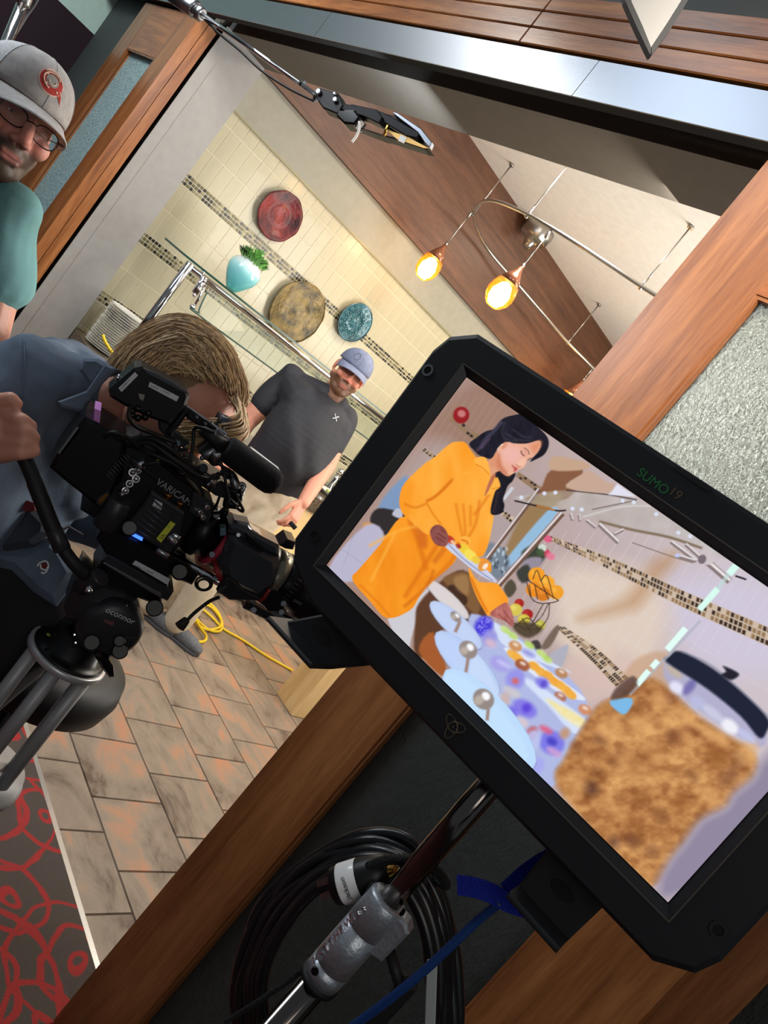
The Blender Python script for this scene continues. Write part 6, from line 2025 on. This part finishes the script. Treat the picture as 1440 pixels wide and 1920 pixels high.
hand(g, wrL, hd, bf*.85+bs*.45, 1.08, (.45, .5, .6, .7), -1, .12, .8)
hand(g, wrR, A1(412, 880, D1-.26)-wrR, bf, 1.0, (.8, .8, .8, .8), 1)
kR, kL = A1(380, 1000, D1+.02), A1(425, 1035, D1+.02)
aR, aL = A1(300, 1110, D1+.08), A1(342, 1152, D1+.10)
aL[2] = .10; aR[2] = .10
chain(g, [hipc-bs*.09, kR, aR], [.09, .06, .045]); chain(g, [hipc+bs*.09, kL, aL], [.09, .06, .045])
SK1 = (214, 148, 124)
sh_face = H1
p1 = fuse('person', g, .0048, 3, 'skin', lambda co: H1.paint(co, SK1, (84, 56, 38), stub=.85, ruddy=(214, 118, 100)))
tag(p1, 'man in a black T-shirt, khaki trousers and blue-grey cap by the tiled wall', 'person')
H1.eyes(p1)
cap(H1, p1, 'cap', mat('cap_blue', (116, 124, 150), .85, var=.06, vscale=40), 'cap_blue', 'cap_blue', .018, 1.03)
ck = G()
for t in np.linspace(0, 6.283, 20)[:-1]:
    pass
ring_pts = [H1.p(*cap_point(1.03, .42+.17*math.cos(t), .50+.22*math.sin(t), 1.008)) for t in np.linspace(0, 6.283, 23)[:-1]]
G().tube(ring_pts, .0016, 5, closed=True).build('cap_emblem', mat('cap_print', (96, 100, 122), .8), p1)
# shirt
g = G()
cones = lambda *a: cone(g, *a)
chest = A1(592, 782, D1-.03); belly = A1(545, 855, D1-.06); waist = A1(512, 893, D1-.02)
for q in (-1, 1):
    cone(g, nk+bs*q*.05-UPV*.02, (shR if q < 0 else shL)-UPV*.005, .060, .066)
    cone(g, (shR if q < 0 else shL)+UPV*-.03, chest+bs*q*.1, .085, .12)
cone(g, nk-UPV*.055, chest, .075, .11)
for w_ in np.linspace(0, 1, 15):
    c_ = chest*(1-w_)+waist*w_+UPV*.02
    g.ball(c_+bf*(.035*math.sin(w_*3.1)), (.205+.012*math.sin(w_*3.14), .135+.02*math.sin(w_*3.14), .11), n=24, m=14, X=bs, Y=bf, Z=UPV)
eR = shR+(elR-shR)*.62; eL = shL+(elL-shL)*.60
chain(g, [shR, eR], [.082, .074]); chain(g, [shL, eL], [.076, .066])
rs_ = np.random.default_rng(4)


def cloth_wave(amp, freq, dirs, seed):
    r = np.random.default_rng(seed)
    ks = [(np.array(d, float)*freq*r.uniform(.7, 1.4), r.uniform(0, 6.28)) for d in dirs for _ in range(3)]

    def f(co):
        w = np.zeros(len(co))
        for k, p in ks:
            w += np.sin(co@k+p+1.5*np.sin(co@k[[1, 2, 0]]*.4+p))
        c = co.mean(0)
        rad = co-c; rad[:, 2] = 0
        nrm = rad/(np.linalg.norm(rad, axis=1)[:, None]+1e-6)
        return co+nrm*(w/len(ks)*amp)[:, None]
    return f


sh1 = fuse('shirt', g, .008, 6, mat('black_cloth', (38, 39, 46), .7, bump=.1, bscale=300) and 'black_cloth', None, p1, post=cloth_wave(.013, 34, [(.6, .5, .8), (.7, -.5, .6), (.2, .8, .7)], 3))
em = A1(634, 788, D1-.165)
# small interlocked emblem on the chest
EF = Frame(em, bs, UPV)
def on_surface(o, p, n, off=.001):
    """drop a point along -n onto object o"""
    ok, l, nn, i = o.ray_cast(V(p)+V(n)*.3, -V(n))
    return (np.array(l)+np.array(n)*off) if ok else np.array(p)


eg = G()
for q in (-1, 1):
    pts = [(-.014, q*.013), (-.004, q*.004), (.004, q*.004), (.014, q*.013)]
    eg.tube([on_surface(sh1, EF.p(a, b, 0), EF.N, .002) for a, b in bez([np.array(t + (0,)) for t in pts], 4) for a, b in [(a, b)]] if False else [on_surface(sh1, EF.p(v[0], v[1], 0), EF.N, .002) for v in bez([np.array(t+(0.,)) for t in pts], 4)], .0026, 6)
eg.build('chest_emblem', mat('emblem_grey', (200, 200, 206), .5), sh1)
# trousers and shoes
g = G()
wv2 = waist-UPV*.0
for q, kk, aa in ((-1, kR, aR), (1, kL, aL)):
    hp = hipc+bs*q*.085
    chain(g, [waist+bs*q*.07-UPV*.02, hp, kk, aa-UPV*.02], [.115, .122, .088, .074])
cone(g, hipc-bs*.05, hipc+bs*.05, .118, .118)
mat('khaki', (206, 192, 168), .85, var=.05, vscale=12, bump=.08, bscale=300)
tr1 = fuse('trousers', g, .009, 6, 'khaki', None, p1, post=cloth_wave(.009, 22, [(.2, .1, 1), (1, .4, .2)], 8))
cone_b = G()
tdir = A1(372, 1205)-A1(330, 1150); tdir[2] = 0; tdir /= np.linalg.norm(tdir)
shoe('shoe', np.array([aL[0], aL[1], 0])-tdir*.05, np.array([aL[0], aL[1], 0])+tdir*.20, p1)
shoe('shoe', np.array([aR[0], aR[1], 0])-tdir*.05, np.array([aR[0], aR[1], 0])+tdir*.20, p1)
# small black gadget in his hand and ring-like strap
gp = wrL+(hd/np.linalg.norm(hd))*.12*1.08
rm = G().fbox(Frame(A1(549, 985, D1-.22), (A1(556, 990)-A1(545, 978)), N=bf), (-.022, .022), (-.012, .012), (-.006, .006), bev=.003).build('remote', 'black_plastic')
tag(rm, 'small black gadget held in the fingers of the man in the black T-shirt', 'gadget')
ph = G().fbox(Frame(on(542, 953, 'x', -3.674), (0, 1, 0), (0, 0, 1)), (-.045, .045), (-.055, .055), (.003, .03), bev=.008).build('outlet_box', 'black_plastic')
tag(ph, 'small black box fixed to the pale wooden counter front', 'box')

# ---------- man in the grey cap at the left edge
D2 = 1.60
A2 = lambda x, y, d=D2: at(x, y, d)
ho = A2(22, 216)
fwd = to_eye(ho)*[1, 1, 0]; fwd /= np.linalg.norm(fwd)
fwd = turn(fwd, 20)
H2 = Head(ho, fwd+np.array([0, 0, .06]), UPV-.04*CR, 1.08)
bf = turn(fwd, -14); bs = np.cross(UPV, bf)
nk = H2.p(0, -.035, -.155)
shL = A2(18, 398, D2+.03); shR = nk-bs*.21-UPV*.06
elL = A2(-28, 615, D2+.02); wrL = elL-UPV*.22+bf*.10
elR = shR-UPV*.28-bs*.05; wrR = elR-UPV*.23+bf*.08
hipc = nk-UPV*.60-bf*.02-bs*.05
g = G()
H2.forms(g, 1.1, nk, 1)
chain(g, [shL, elL, wrL], [.060, .050, .034]); chain(g, [shR, elR, wrR], [.060, .050, .034])
chain(g, [nk-UPV*.03, (nk+hipc)/2, hipc], [.05, .08, .08])
chain(g, [hipc-bs*.09, hipc-bs*.10-UPV*.42, hipc-bs*.10-UPV*.80], [.09, .06, .045]); chain(g, [hipc+bs*.09, hipc+bs*.10-UPV*.42, hipc+bs*.10-UPV*.80], [.09, .06, .045])
hand(g, wrL, -UPV+bf*.2, bs, 1.05, (.5, .5, .5, .5), -1); hand(g, wrR, -UPV+bf*.2, -bs, 1.05, (.5, .5, .5, .5), 1)
p2 = fuse('person', g, .0036, 3, 'skin', lambda co: H2.paint(co, (206, 150, 132), (46, 34, 27), stub=.88, ruddy=(206, 118, 106)))
tag(p2, 'man in a teal T-shirt, glasses and grey trucker cap looking on at the left edge', 'person')
H2.eyes(p2)
mat('cap_grey', (170, 166, 164), .9, var=.06, vscale=60, bump=.1, bscale=500)
mat('cap_mesh', (214, 216, 218), .9, bump=.6, bscale=420)
c2 = cap(H2, p2, 'cap', 'cap_grey', 'cap_mesh', 'cap_grey', .014, 1.03, True)
# round emblem with a hooked red shape
def cp(a, t, lift=1.006):
    return H2.p(*cap_point(1.03, a, t, lift))


def patch(pts, name, m, lift, parent, thick=.0012):
    P = [np.array(q_) for q_ in pts]
    c0 = sum(P)/len(P)
    g = G()
    vs = [cp(c0[0], c0[1], lift)]+[cp(*(c0+(q_-c0)*.5), lift) for q_ in P]+[cp(*q_, lift) for q_ in P]+[cp(*q_, lift-.01) for q_ in P]
    n = len(P)
    fs = [(0, 1+i, 1+(i+1) % n) for i in range(n)]+[(1+i, 1+n+i, 1+n+(i+1) % n, 1+(i+1) % n) for i in range(n)]+[(1+n+i, 1+2*n+i, 1+2*n+(i+1) % n, 1+n+(i+1) % n) for i in range(n)]
    return g.add(vs, fs, 0, False).build(name, m, parent)


mat('patch_cream', (222, 190, 170), .8); mat('patch_red', (176, 52, 46), .8); mat('patch_grey', (150, 148, 144), .8)
ac, tcn = .06, .52
# emblem outline
circ = lambda r, e=1.0, n=30: [(ac+r*math.cos(t), tcn+r*.86*math.sin(t)*e) for t in np.linspace(0, 6.283, n+1)[:-1]]
pe = patch([(ac-.30*math.cos(t), tcn+.27*math.sin(t)) for t in np.linspace(.2, 6.0, 28)]+[(ac-.37, tcn-.31)], 'cap_emblem', 'patch_cream', 1.006, c2)
patch([(ac-.275*math.cos(t), tcn+.245*math.sin(t)) for t in np.linspace(.25, 5.9, 28)]+[(ac-.335, tcn-.28)], 'emblem_field', 'patch_red', 1.012, c2)
patch([(ac+.15*math.cos(t), tcn+.13*math.sin(t)+.015) for t in np.linspace(0, 6.283, 20)[:-1]], 'emblem_centre', 'patch_grey', 1.017, c2)
for a0, a1, r, w in ((.6, 4.6, .20, .010), (3.4, 6.4, .09, .009), (.4, 2.6, .25, .006)):
    G().tube([cp(ac-r*math.cos(t), tcn+r*.86*math.sin(t)+.01, 1.02) for t in np.linspace(a0, a1, 16)], .0011+.0004*(w > .008), 5).build('emblem_stripe', 'patch_cream', c2)
for (a, t) in ((ac+.15, tcn+.09), (ac+.10, tcn-.10), (ac-.17, tcn-.13)):
    patch([(a+.026*math.cos(q_), t+.022*math.sin(q_)) for q_ in np.linspace(0, 6.283, 9)[:-1]], 'emblem_dot', 'patch_cream', 1.018, c2)
# glasses
gl = thing('glasses', '', '') if False else None
gw = G()
rim = lambda q: [H2.p(q*(.0335)+.0255*math.copysign(abs(math.cos(t))**.75, math.cos(t)), .097-.16*abs(q*.0335+.0255*math.cos(t))**1*.4, .0005+.0175*math.copysign(abs(math.sin(t))**.8, math.sin(t))) for t in np.linspace(0, 6.283, 29)[:-1]]
fr_ = None
for q in (-1, 1):
    f_ = G().tube(rim(q), .0013, 6, closed=True)
    f_.tube(bez([H2.p(q*.059, .090, .008), H2.p(q*.074, .080, .009), H2.p(q*.080, .04, .008), H2.p(q*.082, -.01, .004), H2.p(q*.08, -.02, -.01)], 5), .0013, 6)
    if q < 0:
        f_.tube(bez([H2.p(-.009, .099, .006), H2.p(0, .103, .009), H2.p(.009, .099, .006)], 4), .0013, 6)
    fo = f_.build('glasses_frame', 'wire_frame', p2)
    r_ = rim(q)
    c0 = sum(r_)/len(r_)
    lens_ = G().add([c0+H2.f*.001]+r_, [(0, 1+i, 1+(i+1) % len(r_)) for i in range(len(r_))], 0, True)
    lens_.build('glasses_lens', 'glass_lens', fo, fix=False)
# hair at the temple
mat('brown_hair', (92, 66, 48), .6, var=.3, vscale=200)
g = G()
for q in (-1, 1):
    g.ball(H2.p(q*.074, -.02, .012), (.010, .040, .028), n=14, m=8, X=H2.x, Y=H2.f, Z=H2.u)
g.ball(H2.p(0, -.09, -.005), (.062, .024, .05), n=18, m=10, X=H2.x, Y=H2.f, Z=H2.u)
g.build('hair', 'brown_hair', p2, kind='stuff')
# T-shirt
g = G()
for q, s_ in ((-1, shR), (1, shL)):
    cone(g, nk+bs*q*.06-UPV*.015, s_, .058, .066)
    cone(g, s_-UPV*.05-bs*q*.04, nk+bs*q*.07-UPV*.30, .075, .11)
    cone(g, nk+bs*q*.06-UPV*.25, hipc+bs*q*.08+UPV*.0, .11, .12)
cone(g, nk-UPV*.06+bf*.02, nk-UPV*.25+bf*.04, .08, .12)
chain(g, [shL, shL+(elL-shL)*.58], [.068, .074]); chain(g, [shR, shR+(elR-shR)*.55], [.070, .074])
mat('teal_cloth', (104, 150, 152), .9, var=.05, vscale=14, bump=.1, bscale=400)
ts2 = fuse('shirt', g, .007, 6, 'teal_cloth', None, p2, post=cloth_wave(.013, 46, [(.3, .2, 1), (.6, -.3, .7)], 5))
col_ = [H2.p(.066*math.cos(t), -.033+.066*math.sin(t), -.142-.010*math.sin(t)) for t in np.linspace(0, 6.283, 25)[:-1]]
G().tube(col_, .006, 8, closed=True).build('collar', 'teal_cloth', ts2)
g = G()
for q in (-1, 1):
    chain(g, [hipc+bs*q*.08, hipc+bs*q*.10-UPV*.42, hipc+bs*q*.10-UPV*.83], [.125, .09, .075])
mat('denim', (52, 60, 78), .85, var=.1, vscale=40)
fuse('trousers', g, .010, 5, 'denim', None, p2)
for q in (-1, 1):
    b_ = hipc+bs*q*.10-UPV*.83; b_ = np.array([b_[0], b_[1], 0.006])
    shoe('shoe', b_-bf*.05, b_+bf*.20, p2)

# ---------- cameraman bending to the eyepiece
D3 = 1.37
A3 = lambda x, y, d=D3: at(x, y, d)
LFn = RIG.N
H3 = Head(A3(318, 760, 1.40), LD*.80+LFn*.42+np.array([0, 0, -.42]), UPV*.9+LD*.45, 1.06)
nk = A3(190, 735, 1.42)
shN = A3(52, 715, 1.30)
shF = A3(120, 700, 1.66)
hipc = A3(-60, 1075, 1.44)
g = G()
H3.forms(g, 1.0, None)
chain(g, [H3.p(0, -.03, -.03), H3.p(0, -.05, -.08), nk], [.054, .054, .052])
chain(g, [nk, (nk+hipc)/2, hipc], [.055, .07, .07])
elN = A3(-150, 905, 1.22); wrN = A3(-62, 815, 1.19)
chain(g, [shN, elN, wrN], [.062, .050, .034])
elF = A3(170, 960, 1.64); wrF = A3(392, 1050, 1.53); hF = A3(480, 1022, 1.52)
chain(g, [shF, elF, wrF], [.058, .046, .032])
hand(g, wrF, hF-wrF, -LFn+UPV*.4, 1.0, (.55, .55, .55, .55), 1)
kneeN, ankN = np.array([hipc[0]+.02, hipc[1]+.06, .50]), np.array([hipc[0]-.04, hipc[1]-.02, .10])
kneeF, ankF = np.array([hipc[0]-.16, hipc[1]-.04, .50]), np.array([hipc[0]-.20, hipc[1]-.12, .10])
chain(g, [hipc, kneeN, ankN], [.09, .062, .046]); chain(g, [hipc, kneeF, ankF], [.09, .062, .046])
# fist round the pan handle
bar0, bar1 = pr(18, 812, .11), pr(50, 868, .10)
bd_ = (bar1-bar0)/np.linalg.norm(bar1-bar0)
dpt = 1.165
cone(g, A3(-60, 812, 1.18), A3(2, 806, 1.165), .034, .032); cone(g, A3(-30, 838, 1.18), A3(8, 842, 1.165), .030, .022); cone(g, A3(-30, 782, 1.18), A3(4, 778, 1.165), .028, .022)
for i, (x0, y0, x1_, y1_, x2, y2, r) in enumerate(((-4, 772, 40, 788, 56, 800, .0118), (-2, 800, 46, 808, 62, 822, .0118), (0, 828, 44, 830, 60, 838, .0115), (2, 852, 40, 850, 64, 846, .0105))):
    chain(g, [A3(x0, y0, 1.155), A3(x1_, y1_, 1.135), A3(x2, y2, 1.150), A3(x2-14, y2+5, 1.178), A3(x2-30, y2+3, 1.182)], [.0125, r, r*.94, r*.86, r*.8], 14)
chain(g, [A3(-22, 768, 1.16), A3(2, 752, 1.14), A3(20, 748, 1.135), A3(32, 757, 1.140)], [.015, .0125, .011, .0088], 14)
SK3 = (212, 152, 130)


def col3(co):
    c = H3.paint(co, SK3, (150, 110, 84), stub=.35, ruddy=(206, 116, 96), brow=(120, 90, 60))
    return c


p3 = fuse('person', g, .0036, 2, 'skin', col3)
tag(p3, 'cameraman in a slate blue shirt with long fair hair bending to the camera eyepiece', 'person')
H3.eyes(p3)
# hair: shell plus strands swept from the crown back and down
mat('hair_fair', (178, 146, 106), .5, var=.25, vscale=90, stretch=(1, 1, 1))
mat('hair_dark', (138, 108, 78), .6)
mat('hair_light', (196, 166, 124), .5)
g = G()
g.ball(H3.p(0, -.028, .042), (.084, .100, .086), n=28, m=18, X=H3.x, Y=H3.f, Z=H3.u)
g.ball(H3.p(0, -.080, -.015), (.060, .046, .06), n=20, m=12, X=H3.x, Y=H3.f, Z=H3.u)
hs = g.build('hair', 'hair_dark', p3)
random.seed(33)
groups = [G(), G(), G()]
for i in range(3000):
    lam0 = random.uniform(-1.25, 1.25)
    th0 = .62+random.random()**1.1*1.9+.25*abs(lam0)
    L = random.uniform(.9, 1.5)
    lift = 1.0+random.uniform(.0, .085)+(.05*random.random() if i % 9 == 0 else 0)
    ph = random.uniform(0, 6.28); wv_ = random.uniform(.02, .11)
    pts = []
    for k in range(9):
        t = k/8
        th = th0+t*L
        lam = lam0*(1+.22*t)+wv_*math.sin(ph+5*t)
        lf = lift+.02*math.sin(ph+4*t)+(.10*math.exp(-((th-.95)/.3)**2) if th0 < .95 else 0)
        if th > 3.3:
            lf += (th-3.3)*.12
        pts.append(H3.p(.087*lf*math.sin(lam)*1.02, -.026+.103*lf*math.cos(lam)*math.cos(th), .042+.090*lf*math.cos(lam)*math.sin(th)-max(0, th-3.0)*.035-.03*max(0, abs(lam)-.9)))
    groups[random.choices((0, 1, 2), (.5, .25, .25))[0]].tube(pts, [.0006+.0008*math.sin(math.pi*min(1, .15+k/9.5)) for k in range(9)], 3, cap=False)
for gg, m_ in zip(groups, ('hair_fair', 'hair_dark', 'hair_light')):
    gg.build('hair_strands', m_, hs, kind='stuff', fix=False)
# fringe falling past the far side of the forehead
fg = [G(), G()]
for i in range(200):
    x = random.uniform(-.02, .085); y0 = .060+random.uniform(-.02, .012)
    pts = [H3.p(x*.8, y0, .108+random.uniform(-.01, .006)), H3.p(x*1.0+.01, y0+.034, .100), H3.p(x*1.05+.026, y0+.046-.2*abs(x-.03), .074), H3.p(x+.038, y0+.040-.35*abs(x-.02), .038-random.random()*.02), H3.p(x+.040+random.uniform(-.006, .006), y0+.026-.3*abs(x-.02), .012-random.random()*.02)]
    if x < .028:
        continue
    fg[i % 2].tube(bez(pts, 3), .0016, 4, cap=False)
for gg, m_ in zip(fg, ('hair_fair', 'hair_light')):
    gg.build('hair_strands', m_, hs, kind='stuff', fix=False)
# shirt
mat('slate_cloth', (92, 106, 124), .9, var=.07, vscale=18, bump=.14, bscale=420)
g = G()
ax_ = hipc-nk; axn = ax_/np.linalg.norm(ax_)
cone(g, nk-UPV*.01, shN, .066, .072); cone(g, nk-UPV*.01, shF, .066, .072); cone(g, A3(150, 740, 1.40), A3(70, 800, 1.36), .07, .09)
cone(g, A3(150, 745, 1.40), A3(110, 900, 1.44), .06, .08)
cone(g, shN, shF, .075, .075)
for w_ in (0, .5, 1):
    s_ = shN*(1-w_)+shF*w_
    cone(g, s_-UPV*.05+axn*.06, hipc+(s_-nk)*.55, .105, .13)
chain(g, [shN, shN+(elN-shN)*.6], [.080, .085]); chain(g, [shF, elF, elF+(wrF-elF)*.7], [.078, .074, .055])
cone(g, A3(90, 760, 1.40), A3(40, 900, 1.42), .10, .11); cone(g, A3(40, 900, 1.42), A3(-10, 1000, 1.46), .11, .13)
sh3 = fuse('shirt', g, .007, 6, 'slate_cloth', None, p3, post=cloth_wave(.016, 42, [(.3, .6, 1), (.8, -.3, .5)], 11))
# collar: a folded band round the neck with a point
CF = Frame(A3(178, 742, 1.235), CR, -CD)
cpn = [CF.uv(x, y) for x, y in ((216, 690), (196, 680), (182, 700), (160, 732), (106, 752), (112, 762), (150, 772), (158, 770), (168, 742), (190, 716))]
G().prism(CF, cpn, -.014, .0, bev=.004).build('collar', 'slate_cloth', sh3)
cpn = [CF.uv(x, y) for x, y in ((216, 690), (196, 680), (176, 668), (150, 668), (140, 690), (165, 724), (182, 700))]
G().prism(CF, cpn, -.05, -.012, bev=.006).build('collar', 'slate_cloth', sh3)
st_ = G()
st_.tube(bez([A3(44, 634, 1.245), A3(46, 680, 1.222), A3(40, 750, 1.22)], 6), .0016, 6)
st_.build('shoulder_seam', 'slate_cloth', sh3)
# trousers, dark, with the slate shirt tail hanging out
g = G()
chain(g, [hipc+UPV*.06, hipc, kneeN, ankN-UPV*.03], [.13, .135, .095, .08]); chain(g, [hipc, kneeF, ankF-UPV*.03], [.13, .095, .08])
cone(g, A3(-30, 1040, 1.45), A3(60, 1150, 1.43), .11, .10)
cone(g, A3(60, 1150, 1.43), kneeN, .10, .095)
mat('dark_trousers', (28, 26, 28), .85)
fuse('trousers', g, .009, 6, 'dark_trousers', None, p3)
TF = Frame(A3(75, 1065, 1.335), CR+.25*_F, -CD)
tl = [TF.uv(x, y) for x, y in ((-30, 1020), (40, 1028), (94, 1006), (118, 1024), (146, 1074), (126, 1106), (102, 1139), (60, 1112), (18, 1070), (-30, 1060))]
tail = G().prism(TF, tl, -.05, 0, bev=.016).build('shirt_tail', 'slate_cloth', sh3)
mat('logo_white', (226, 226, 230), .7)
lp = lambda x, y: TF.px(x, y, .0012)
G().tube(bez([lp(70, 1062), (lp(74, 1056)), lp(86, 1052), lp(91, 1060), lp(88, 1068), lp(78, 1066), lp(76, 1058)], 5), .0016, 6).build('embroidery', 'logo_white', tail)
G().tube(bez([lp(89, 1062), lp(88, 1070), lp(82, 1075), lp(77, 1073)], 5), .0016, 6).build('embroidery', 'logo_white', tail)
G().ball(lp(83, 1061), (.0052, .0052, .002), n=12, m=6, X=TF.X, Y=TF.Y, Z=TF.N).build('embroidery', 'dark_red', tail)
PF = Frame(A3(50, 975, 1.325), CR+.2*_F, -CD)
bp = [PF.uv(x, y) for x, y in ((-30, 968), (30, 972), (44, 950), (62, 948), (92, 978), (88, 1002), (60, 1026), (10, 1034), (-30, 1032))]
bpo = G().prism(PF, bp, -.04, 0, bev=.012).build('belt_pouch', mat('pouch_cloth', (54, 60, 70), .9), p3)
G().prism(PF, [PF.uv(x, y) for x, y in ((46, 936), (66, 944), (68, 958), (50, 960), (40, 954))], .0, .006, bev=.001).build('red_tag', 'dark_red', bpo)
for b_, dd in ((ankN, LD), (ankF, LD)):
    q_ = np.array([b_[0], b_[1], .006])
    shoe('shoe', q_-dd*.05, q_+dd*.20, p3, 'black_plastic')
